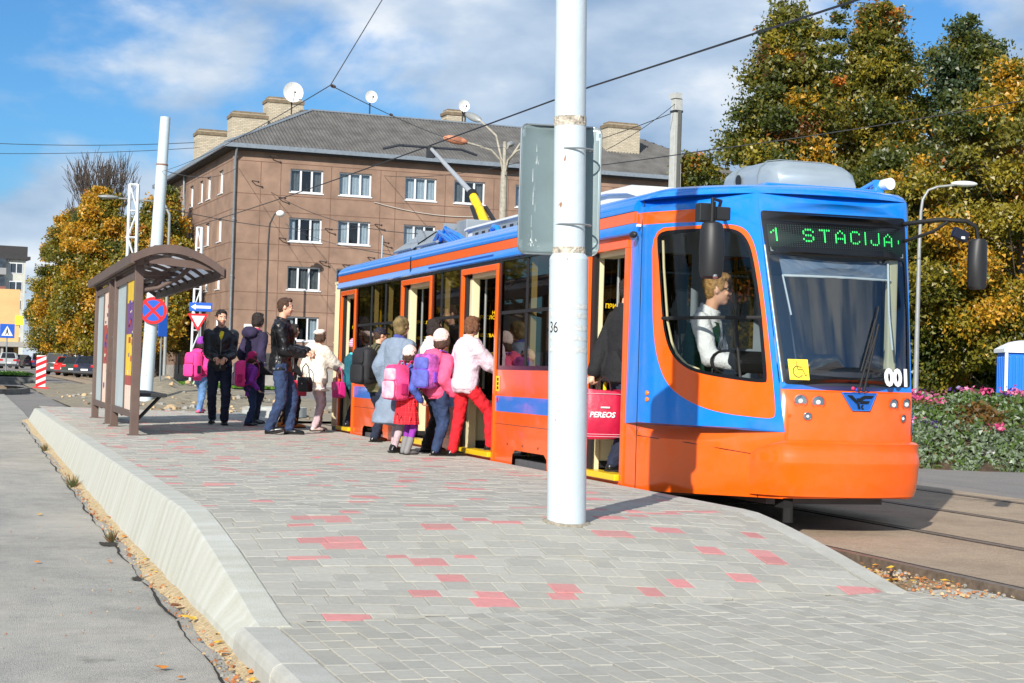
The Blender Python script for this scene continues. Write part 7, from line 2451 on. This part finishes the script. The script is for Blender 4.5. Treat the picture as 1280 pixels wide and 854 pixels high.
    # ---- footwear
    for a, k, yw, nm, fp in ((al, kl, lyaw, 'l', foot_pitch[0]), (ar, kr, ryaw, 'r', foot_pitch[1])):
        m = MB()
        R_ = Matrix.Rotation(-math.radians(yw), 3, 'Z') @ Matrix.Rotation(-fp, 3, 'X')
        q = lambda x, y, z: a + R_ @ (V(x, y, z) * U)
        b = -.045
        m.capsule(q(0, -.018, b + .021), q(0, .045, b + .019), .0235 * U, .0235 * U, 12, sy=1)
        m.capsule(q(0, .045, b + .018), q(0, .095, b + .013), .0255 * U, .019 * U, 12, sy=1)
        m.bx((0, 0, 0), (0, 0, 0)) if False else None
        if boots: m.capsule(q(0, -.01, -.01), a.lerp(k, .42), .031 * U, .037 * U)
        else: m.capsule(q(0, -.012, b + .03), q(0, -.006, -.002), .024 * U, .024 * U)
        o = soft('boot' if boots else 'shoe', m, .0085, boots or shoes, t, 2, dec=.6)
        m = MB()
        prof_ = [(-.024, -.040), (.024, -.040), (.027, .03), (.027, .075), (.018, .112), (-.018, .112), (-.027, .075), (-.027, .03)]
        m.prism(prof_, b - .0, b + .010, lambda u, v, d: q(u, v, d)); m.build('sole', mat('shoe_sole', (34, 30, 28), rough=.8, var=.1), t)
    # frame of reference for bags
    Mw = Matrix.Translation(Vector(loc)) @ Matrix.Rotation(-math.radians(heading), 4, 'Z')
    return dict(root=t, M=Mw, up=up, U=U, wl=wl, wr=wr, hl=hlp, hr=hrp, heading=heading, shl=shl, shr=shr, hp=hp, HP=HP)
def backpack(P, label, w, h, d, m_body, m_pocket, m_trim, z=.66, off=.115, group='school backpacks', dx=0.0, turn=0):
    c = P['M'] @ P['up'](dx, -off, z)
    t = thing('backpack', label, 'backpack', tuple(c), -math.radians(P['heading'] + turn), group)
    def rbox(hw, hh, y0, y1, r=.35):
        rings = []
        for y, s in ((y0, .96), (lerp(y0, y1, .35), 1.0), (lerp(y0, y1, .8), .97), (y1, .8)):
            ring = []
            for k in range(24):
                a = 2 * PI * k / 24
                cx, sx = math.cos(a), math.sin(a)
                ring.append((hw * s * math.copysign(abs(cx) ** r, cx), y, hh * s * math.copysign(abs(sx) ** r, sx)))
            rings.append(ring)
        return rings
    m = MB(); m.loft(rbox(w / 2, h / 2, 0, -d)); m.build('body', m_body, t, smooth=45)
    m = MB(); m.loft([[(p[0], p[1], p[2] - h * .2) for p in r] for r in rbox(w * .38, h * .25, -d * .9, -d * 1.3)]); pk = m.build('pocket', m_pocket, t, smooth=45)
    m = MB(); m.loft([[(p[0], p[1], p[2] + h * .22) for p in r] for r in rbox(w * .34, h * .17, -d * .9, -d * 1.16)]); m.build('pocket', m_pocket, t, smooth=45)
    ring = rbox(w * .385, h * .255, -d * 1.14, -d * 1.14)[1]
    m = MB(); pts = [(p[0], p[1], p[2] - h * .2) for p in ring]; m.tube(pts + pts[:1], .006, 5, cap=False); m.build('piping', m_trim, pk, smooth=60)
    m = MB(); m.tube([(-.04, .0, h / 2 - .01), (-.03, .0, h / 2 + .04), (.03, 0, h / 2 + .04), (.04, 0, h / 2 - .01)], .008, 6); m.build('handle', m_trim, t, smooth=60)
    for s in (-1, 1):
        m = MB(); m.tube([(s * w * .3, .0, h * .42), (s * w * .34, .05, h * .60), (s * w * .36, .15, h * .56), (s * w * .38, .215, h * .30), (s * w * .40, .21, -.02), (s * w * .42, .10, -h * .38), (s * w * .38, .0, -h * .42)], .013, 6, sy=.6); m.build('strap', m_trim, t, smooth=60)
        m = MB(); m.bx((s * w * .5 - .012, -d * .75, -h * .32), (s * w * .5 + .012, -d * .25, -h * .02)); m.build('side_pocket', m_trim, t, bevel=.008)
    return t
def handbag(loc, label, w, h, d, m_, rz=0, strap=.25, name='handbag', group=None, flap=True):
    t = thing(name, label, 'bag', loc, rz, group)
    m = MB(); m.loft([[(-w / 2 * s, -d / 2 * q, z), (w / 2 * s, -d / 2 * q, z), (w / 2 * s, d / 2 * q, z), (-w / 2 * s, d / 2 * q, z)] for s, q, z in ((.92, .9, -h), (1, 1, -h * .9), (1, 1, -h * .3), (.9, .6, 0))]); m.build('body', m_, t, bevel=.012)
    if flap:
        m = MB(); m.bx((-w / 2 * .95, -d / 2 - .012, -h * .5), (w / 2 * .95, -d / 2 - .002, -.005)); m.build('flap', m_, t, bevel=.004)
    m = MB(); m.ball((0, -d / 2 - .016, -h * .45), .012, 8, 6); m.build('clasp', GALV, t)
    m = MB(); m.tube([(-w * .4, 0, -.02), (-w * .3, 0, strap * .7), (0, 0, strap), (w * .3, 0, strap * .7), (w * .4, 0, -.02)], .009, 6); m.build('strap', m_, t, smooth=60)
    return t
def people():
    G = 'people waiting and boarding at the stop'
    PINK = cloth('pink', (238, 84, 150)); HOTP = cloth('hot_pink', (240, 60, 140), var=.1); CORAL = cloth('coral_pink', (240, 92, 132), var=.1)
    MAG = cloth('magenta', (190, 30, 100)); TEAL = cloth('teal', (18, 92, 108)); LIL = cloth('lilac_grey', (188, 164, 170)); WHC = cloth('white_coat', (236, 228, 214), var=.06)
    PALEP = cloth('pale_pink', (226, 202, 214), var=.06); RED = cloth('red', (206, 22, 36), var=.12); BGREY = cloth('blue_grey', (126, 140, 158), var=.1)
    PURP = cloth('purple', (140, 50, 160), var=.15); CREAMH = cloth('cream_knit', (236, 214, 202), var=.1, bump=.8, bscale=60)
    CAMO = cloth('camouflage', (96, 92, 62), var=.45, scale=9); NAVY = cloth('navy', (24, 28, 48)); KHAKI = cloth('paisley_scarf', (112, 94, 58), var=.5, scale=16)
    FLOWER = cloth('flowered_bag', (172, 78, 160), var=.6, scale=16); BLUEB = cloth('blue_panel', (88, 96, 176), var=.3, scale=12)
    ORB = mat('tan_boot', (190, 112, 44), rough=.6, var=.15); GREYB = mat('grey_boot', (124, 122, 122), rough=.7, var=.15); BSH = mat('black_shoe', (20, 20, 22), rough=.3, var=.1); PSH = mat('pink_shoe', (226, 90, 130), rough=.6, var=.1); BEIG = mat('beige_shoe', (206, 184, 176), rough=.6, var=.08)
    # young man walking towards the camera, typing on a phone
    p = person('young man in black quilted jacket and jeans looking down at his hands', (3.84, 27.2, 0), 186, 1.80, G, lf=(-.05, .05, 0), rf=(.05, -.06, 0.01), lh=(-.035, .165, .585), rh=(.045, .165, .585), fist=(.9, .9), head=(-14, 10),
               top=PUFFER, top_z=.475, bulk=.006, trousers=JEAND, shoes=BSH, hair='dark', face=True, shirt=cloth('yellow_tee', (232, 208, 40)), wrinkle=.03, lyaw=-6, ryaw=10)
    h = p['M'] @ ((p['hl'] + p['hr']) / 2)
    t = thing('mobile_phone', 'small dark phone held by the young man in black', 'phone', tuple(h + V(0, -.02, .02)), math.radians(-6))
    m = MB(); m.box((0, 0, 0), (.07, .012, .14), R=Matrix.Rotation(.9, 3, 'X')); m.build('case', SBLK, t, bevel=.004)
    m = MB(); m.box((0, .006, .006), (.06, .004, .12), R=Matrix.Rotation(.9, 3, 'X')); m.build('screen', GLASSD, t)
    # tall man in leather jacket
    person('tall man in shiny black leather jacket and blue jeans stepping to the right', (4.19, 23.71, 0), 108, 1.88, G, lean=.02, lf=(-.05, .07, 0), rf=(.05, -.065, .0), lyaw=-4, ryaw=6, lh=(-.03, .19, .615), rh=(.05, .175, .60), fist=(.9, .9), head=(-6, 4),
           top=LEATHER, top_z=.47, bulk=.008, trousers=JEANS, shoes=BSH, hair='brown', face=True, collar=LEATHER, wrinkle=.035, foot_pitch=(0, -.25))
    # woman with shoulder bag and a pupil in front of her
    a = person('dark haired woman in magenta and blue jacket with black shoulder bag', (4.50, 27.9, 0), 62, 1.80, G, lf=(-.05, .06, 0), rf=(.05, -.05, 0), top=cloth('ink_jacket', (44, 36, 66), var=.3, scale=5), collar=cloth('magenta', (190, 30, 100)), hood=True, top_z=.46, trousers=JEAND, shoes=BSH, hair='dark', hair_style='bob', bulk=.004)
    handbag(tuple(a['M'] @ V(.27, .02, 1.16)), 'black leather shoulder bag hanging at the dark haired woman', .36, .36, .14, mat('bag_black', (28, 28, 30), rough=.45, var=.2, scale=8), math.radians(-20), .34, 'shoulder_bag')
    c = person('schoolchild in purple tunic and jeans behind the man in leather', (4.30, 27.0, 0), 70, 1.16, G, kid=True, lf=(-.06, .05, 0), rf=(.06, -.07, 0), top=PURP, top_z=.40, trousers=JEANS, shoes=BSH, hair='brown', hair_style='bob', hat=('knit', MAG))
    backpack(c, 'bright pink school backpack with pale reflective pockets', .32, .42, .16, HOTP, cloth('reflective', (196, 196, 200), var=.1), MAG, z=.70, off=.09, turn=30)
    # woman with tan boots, red bag
    o = person('woman in black coat and tan ankle boots half hidden behind the tall man', (4.80, 26.4, 0), 92, 1.60, G, lf=(-.05, .07, 0), rf=(.05, -.07, 0), top=BLACKC, top_z=.42, coat_hem=.36, trousers=BLACKC, boots=ORB, hair='dark', hair_style='bob', rh=(.12, .10, .52))
    handbag(tuple(o['M'] @ V(.17, .12, .74)), 'red handbag carried low beside the tan boots', .26, .24, .1, mat('bag_red', (200, 36, 66), rough=.5, var=.1), math.radians(-10), .16)
    # elderly woman in white
    w = person('elderly woman in white coat and white knitted hat with lilac trousers', (5.02, 25.3, 0), 68, 1.50, G, lf=(-.055, .06, 0), rf=(.055, -.05, 0), lh=None, rh=(.10, .26, .60), top=WHC, top_z=.43, coat_hem=.40, bulk=.018, top_w=1.08, hood=True, trousers=LIL, shoes=BEIG, hair='brown', hair_style='bob', hat=('beret', CREAMH), wrinkle=.03)
    handbag(tuple(w['M'] @ V(.10, -.27, .80)), 'black handbag hanging at the white coat woman', .22, .22, .1, mat('bag_black', (28, 28, 30)), math.radians(-60), .20)
    # child in teal at the last door
    k = person('child in teal jacket and pink striped hat stepping into the rear door', (5.46, 25.0, .085), 78, 1.30, G, kid=True, lean=.10, lf=(-.06, .08, 0), rf=(.06, -.05, 0), lh=(-.02, .25, .60), rh=(.10, .22, .58), top=TEAL, top_z=.42, bulk=.014, trousers=NAVY, shoes=BSH, hair='brown', hair_style='bob', hat=('knit', striped()), collar=cloth('aqua', (70, 196, 214)))
    handbag(tuple(k['M'] @ V(.04, -.20, .66)), 'magenta satchel hanging behind the child in teal', .28, .24, .1, mat('bag_magenta', (196, 32, 116), rough=.5, var=.12), math.radians(-78), .22)
    # lad with cap
    b = person('lad in black cap and camouflage jacket with black backpack at the tram side', (5.10, 21.75, 0), 66, 1.47, G, lf=(-.05, .06, 0), rf=(.05, -.05, 0), top=CAMO, top_z=.44, bulk=.012, trousers=JEAND, shoes=BSH, hair='brown', hat=('cap', NAVY), head=(10, 6), face=True)
    backpack(b, 'plain black backpack on the lad with the cap', .34, .48, .16, mat('pack_black', (30, 30, 34), rough=.7, var=.2, scale=10), mat('pack_black', (30, 30, 34)), mat('pack_strap', (22, 22, 24), var=.1), z=.66, off=.105)
    # woman in long blue-grey coat with headscarf
    person('old woman in long blue grey coat and patterned headscarf', (4.66, 18.95, 0), 62, 1.53, G, lean=.09, lf=(-.055, .05, 0), rf=(.055, -.04, 0), top=BGREY, top_z=.45, coat_hem=.205, bulk=.014, top_w=1.04, tights=LIL, shoes=BSH, hair=None, scarf=KHAKI, collar=cloth('royal_blue', (70, 76, 150)), wrinkle=.03)
    # girl in plaid
    g = person('small girl in red plaid skirt, purple tights and grey boots', (4.70, 18.55, 0), 60, 1.20, G, kid=True, lf=(-.05, .03, 0), rf=(.05, -.02, 0), top=cloth('blue_sweater', (70, 92, 170)), top_z=.44, tights=PURP, skirt=plaid(), skirt_z=(.56, .28), skirt_flare=1.28, boots=GREYB, hair='brown', hair_style='bob', hat=('knit', CREAMH))
    backpack(g, 'pink and red school backpack on the girl in the plaid skirt', .30, .40, .15, cloth('pink_pack', (232, 66, 120), var=.4, scale=9), cloth('pale_pink_pack', (240, 170, 190), var=.4, scale=12), MAG, z=.66, off=.085, turn=8)
    q = person('girl in coral pink jacket, white hat and jeans carrying a purple backpack', (5.02, 18.42, 0), 66, 1.39, G, kid=True, lf=(-.055, .05, 0), rf=(.055, -.06, 0), top=CORAL, top_z=.45, bulk=.012, hood=True, trousers=JEANS, shoes=BSH, hair='brown', hair_style='bob', hat=('knit', CREAMH), head=(-8, 0), wrinkle=.03)
    backpack(q, 'purple flowered school backpack with blue pocket', .29, .39, .15, FLOWER, BLUEB, cloth('violet_trim', (120, 70, 190)), z=.665, off=.095, turn=-12)
    # woman in dark trousers
    person('dark haired woman in white jacket and black trousers behind the pink girl', (5.13, 19.2, 0), 84, 1.53, G, lf=(-.05, .05, 0), rf=(.05, -.04, 0), top=WHC, top_z=.46, trousers=BLACKC, shoes=BSH, hair='dark', hair_style='bob', bulk=.008)
    # woman boarding
    person('woman in pale pink jacket and red trousers climbing into the open door', (5.20, 18.16, 0), 84, 1.52, G, lean=.07, hip=(0.02, .03, .012), lf=(-.05, -.03, 0), rf=(.10, .20, .055), lyaw=-8, ryaw=14, rh=(.14, .30, .62), lh=None, top=PALEP, top_z=.455, bulk=.016, top_w=1.05, trousers=RED, shoes=BSH, hair='auburn', hair_style='bob', head=(0, 6), wrinkle=.03)
    # girl far left of the group
    f = person('girl in hot pink jacket and light jeans walking away at the platform end', (4.40, 33.9, 0), 40, 1.48, G, kid=True, lf=(-.055, .12, .02), rf=(.055, -.08, 0), lh=(-.12, .06, .80), top=HOTP, top_z=.43, bulk=.016, hood=True, trousers=JEANL, shoes=PSH, hair='dark', hair_style='bob', hat=('knit', PURP))
    backpack(f, 'pink and black backpack on the girl at the platform end', .36, .50, .17, HOTP, HOTP, mat('pack_strap', (22, 22, 24)), z=.63, off=.10, turn=15)
    # passenger in the front door with a printed carrier bag
    r = person('passenger in dark coat and jeans stepping into the front door', (5.60, 14.34, .085), 88, 1.72, G, lean=.06, lf=(-.06, .05, 0), rf=(.06, -.06, 0), lh=(-.05, -.16, .455), fist=(1.3, .5), top=BLACKC, top_z=.46, bulk=.012, trousers=JEAND, shoes=BSH, hair='dark')
    hb = r['M'] @ r['hl']
    t = thing('carrier_bag', 'crimson shopping bag with white lettering carried into the front door', 'shopping bag', (5.385, 14.22, .80), math.radians(-14))
    CRIM = mat('crimson_bag', (190, 22, 62), rough=.45, var=.12, scale=7, bump=.3, bscale=12)
    m = MB(); rows = []
    n = 24
    for z, w, d in ((-.42, .15, .06), (-.40, .165, .075), (-.2, .168, .07), (-.04, .16, .045), (0, .155, .03)):
        rows.append([(w * math.copysign(abs(math.cos(a)) ** .35, math.cos(a)), d * math.copysign(abs(math.sin(a)) ** .6, math.sin(a)), z + .012 * math.sin(a * 2 + z * 9)) for a in [2 * PI * k / n for k in range(n)]])
    m.loft(rows, cap=True); m.build('body', CRIM, t, smooth=40)
    for s in (-1, 1):
        m = MB(); m.tube([(-.07, s * .028, -.03), (-.05, s * .02, .07), (0, s * .006, .12), (.05, s * .02, .07), (.07, s * .028, -.03)], .006, 6); m.build('handle', mat('bag_handle', (60, 30, 36), var=.1), t, smooth=60)
    for txt, size, z, x in (('PEREOS', .066, -.235, -.128), ('• • • • • • •', .03, -.17, -.06)):
        if txt[0] != 'P': continue
        vs, fs, w = text_mesh(txt, size, 0, bold=.002, shear=.2)
        m = MB(); m.add([(x + v.x, -.0785 - 0.0, z + v.y) for v in vs], fs); m.build('bag_lettering', SWHITE, t, fix=False)
    m = MB(); m.bx((-.03, -.0795, -.155), (.05, -.078, -.142)); m.build('small_print', SWHITE, t)
    for z, w_, y_ in ((-.405, .158, -.07), (-.385, .158, -.072), (-.03, .15, -.048)):
        m = MB(); m.tube([(-w_, y_, z), (0, y_ - .007, z), (w_, y_, z)], .003, 4)
        m.build('stitching', mat('stitch_pink', (226, 170, 180), var=.05), t)
    # driver
    GREEN = cloth('dark_green_vest', (16, 66, 46), var=.12)
    person('tram driver with short blond hair and sunglasses in white blouse and green vest', (5.80, 13.2, -.04), 128, 1.88, None, lean=.20, hip=(0, 0, -.02), lh=(-.05, .24, .60), rh=(.13, .25, .58), lf=(-.06, .25, .16), rf=(.06, .25, .16), head=(-14, 0), top=cloth('white_blouse', (234, 236, 242), var=.04), top_z=.49, trousers=GREEN, shoes=BSH, hair='blond', hair_style='updo', glasses=True, face=True, wrinkle=.02)
    v = bpy.context.scene.objects.get('person')
    return GREEN
def striped():
    m = mat('cloth_striped_hat', (232, 92, 150), rough=.9, var=.05)
    nt = m.node_tree; N, L = nt.nodes.new, nt.links.new
    b = nt.nodes['Principled BSDF']; tc = N('ShaderNodeTexCoord'); w = N('ShaderNodeTexWave'); w.bands_direction = 'Z'; w.inputs['Scale'].default_value = 12; w.inputs['Distortion'].default_value = 1.5
    r = N('ShaderNodeValToRGB'); r.color_ramp.interpolation = 'CONSTANT'; r.color_ramp.elements[0].color = lin((236, 84, 150)) + (1,); r.color_ramp.elements[1].position = .55; r.color_ramp.elements[1].color = lin((244, 206, 220)) + (1,)
    L(tc.outputs['Object'], w.inputs[0]); L(w.outputs['Fac'], r.inputs[0]); L(r.outputs[0], b.inputs['Base Color'])
    return m
def plaid():
    m = mat('cloth_plaid', (190, 30, 44), rough=.9, var=.05)
    nt = m.node_tree; N, L = nt.nodes.new, nt.links.new
    b = nt.nodes['Principled BSDF']; tc = N('ShaderNodeTexCoord')
    outs = []
    for d, sc in (('X', 14), ('Z', 14), ('Y', 14)):
        w = N('ShaderNodeTexWave'); w.bands_direction = d; w.inputs['Scale'].default_value = sc / 2.2
        r = N('ShaderNodeValToRGB'); r.color_ramp.interpolation = 'CONSTANT'; r.color_ramp.elements[0].color = (1, 1, 1, 1); r.color_ramp.elements[1].position = .82; r.color_ramp.elements[1].color = (.12, .12, .2, 1)
        e = r.color_ramp.elements.new(.93); e.color = (2.2, 2.2, 1.6, 1)
        L(tc.outputs['Object'], w.inputs[0]); L(w.outputs['Fac'], r.inputs[0]); outs.append(r.outputs[0])
    prev = None
    rgb = N('ShaderNodeRGB'); rgb.outputs[0].default_value = lin((196, 30, 46)) + (1,); prev = rgb.outputs[0]
    for o in outs:
        mx = N('ShaderNodeMix'); mx.data_type = 'RGBA'; mx.blend_type = 'MULTIPLY'; mx.inputs[0].default_value = 1; L(prev, mx.inputs[6]); L(o, mx.inputs[7]); prev = mx.outputs[2]
    L(prev, b.inputs['Base Color'])
    return m
def vest(GREEN):
    """sleeveless green vest and seat belt colours over the driver's blouse"""
    drv = [o for o in COL.objects if o.get('label', '').startswith('tram driver')][0]
    U = 1.88
    hp = V(0, 0, .495 * U)
    rot = Matrix.Rotation(-.20, 3, 'X')
    up = lambda x, y, z: hp + rot @ (V(x, y, z - .515) * U)
    m = MB(); rows = []
    for z, rx, ry in ((.47, .112, .088), (.55, .108, .084), (.62, .096, .076), (.70, .108, .086), (.765, .108, .082), (.80, .085, .062)):
        rows.append([up(rx * math.cos(a), ry * math.sin(a), z) for a in [math.radians(112 + 316 * k / 30) for k in range(31)]])
    m.grid(rows); m.build('vest', GREEN, drv, smooth=60, fix=False)
    for z in (.60, .655):
        m = MB(); rr = []
        for dz in (0, .03): rr.append([up(.112 * math.cos(a), .0895 * math.sin(a), z + dz) for a in [math.radians(150 + 130 * k / 12) for k in range(13)]])
        m.grid(rr); m.build('vest_stripe', cloth('grey_stripe', (176, 186, 196), var=.06), drv, smooth=60, fix=False)
vest(people())
def riders():
    G = 'passengers seen through the tram windows'
    for lab, loc, hd, H, top, hair, st in (('grey haired passenger in grey coat standing inside behind the glass', (5.95, 17.9, .05), 200, 1.38, cloth('grey_wool', (150, 146, 148)), 'brown', 'bob'),
                                     ('passenger in brown coat standing beside a yellow rail inside', (6.45, 16.9, .05), 170, 1.68, cloth('brown_wool', (96, 66, 50)), 'dark', 'short'),
                                     ('passenger in navy coat near the second door inside', (6.25, 20.9, .05), 250, 1.66, cloth('navy', (24, 28, 48)), 'brown', 'bob'),
                                     ('passenger in red jumper far back inside the tram', (6.2, 23.0, .05), 160, 1.62, cloth('red', (206, 22, 36)), 'dark', 'bob')):
        person(lab, loc, hd, H, G, top=top, top_z=.45, trousers=BLACKC, hair=hair, hair_style=st, simple=True)
riders()
settle()
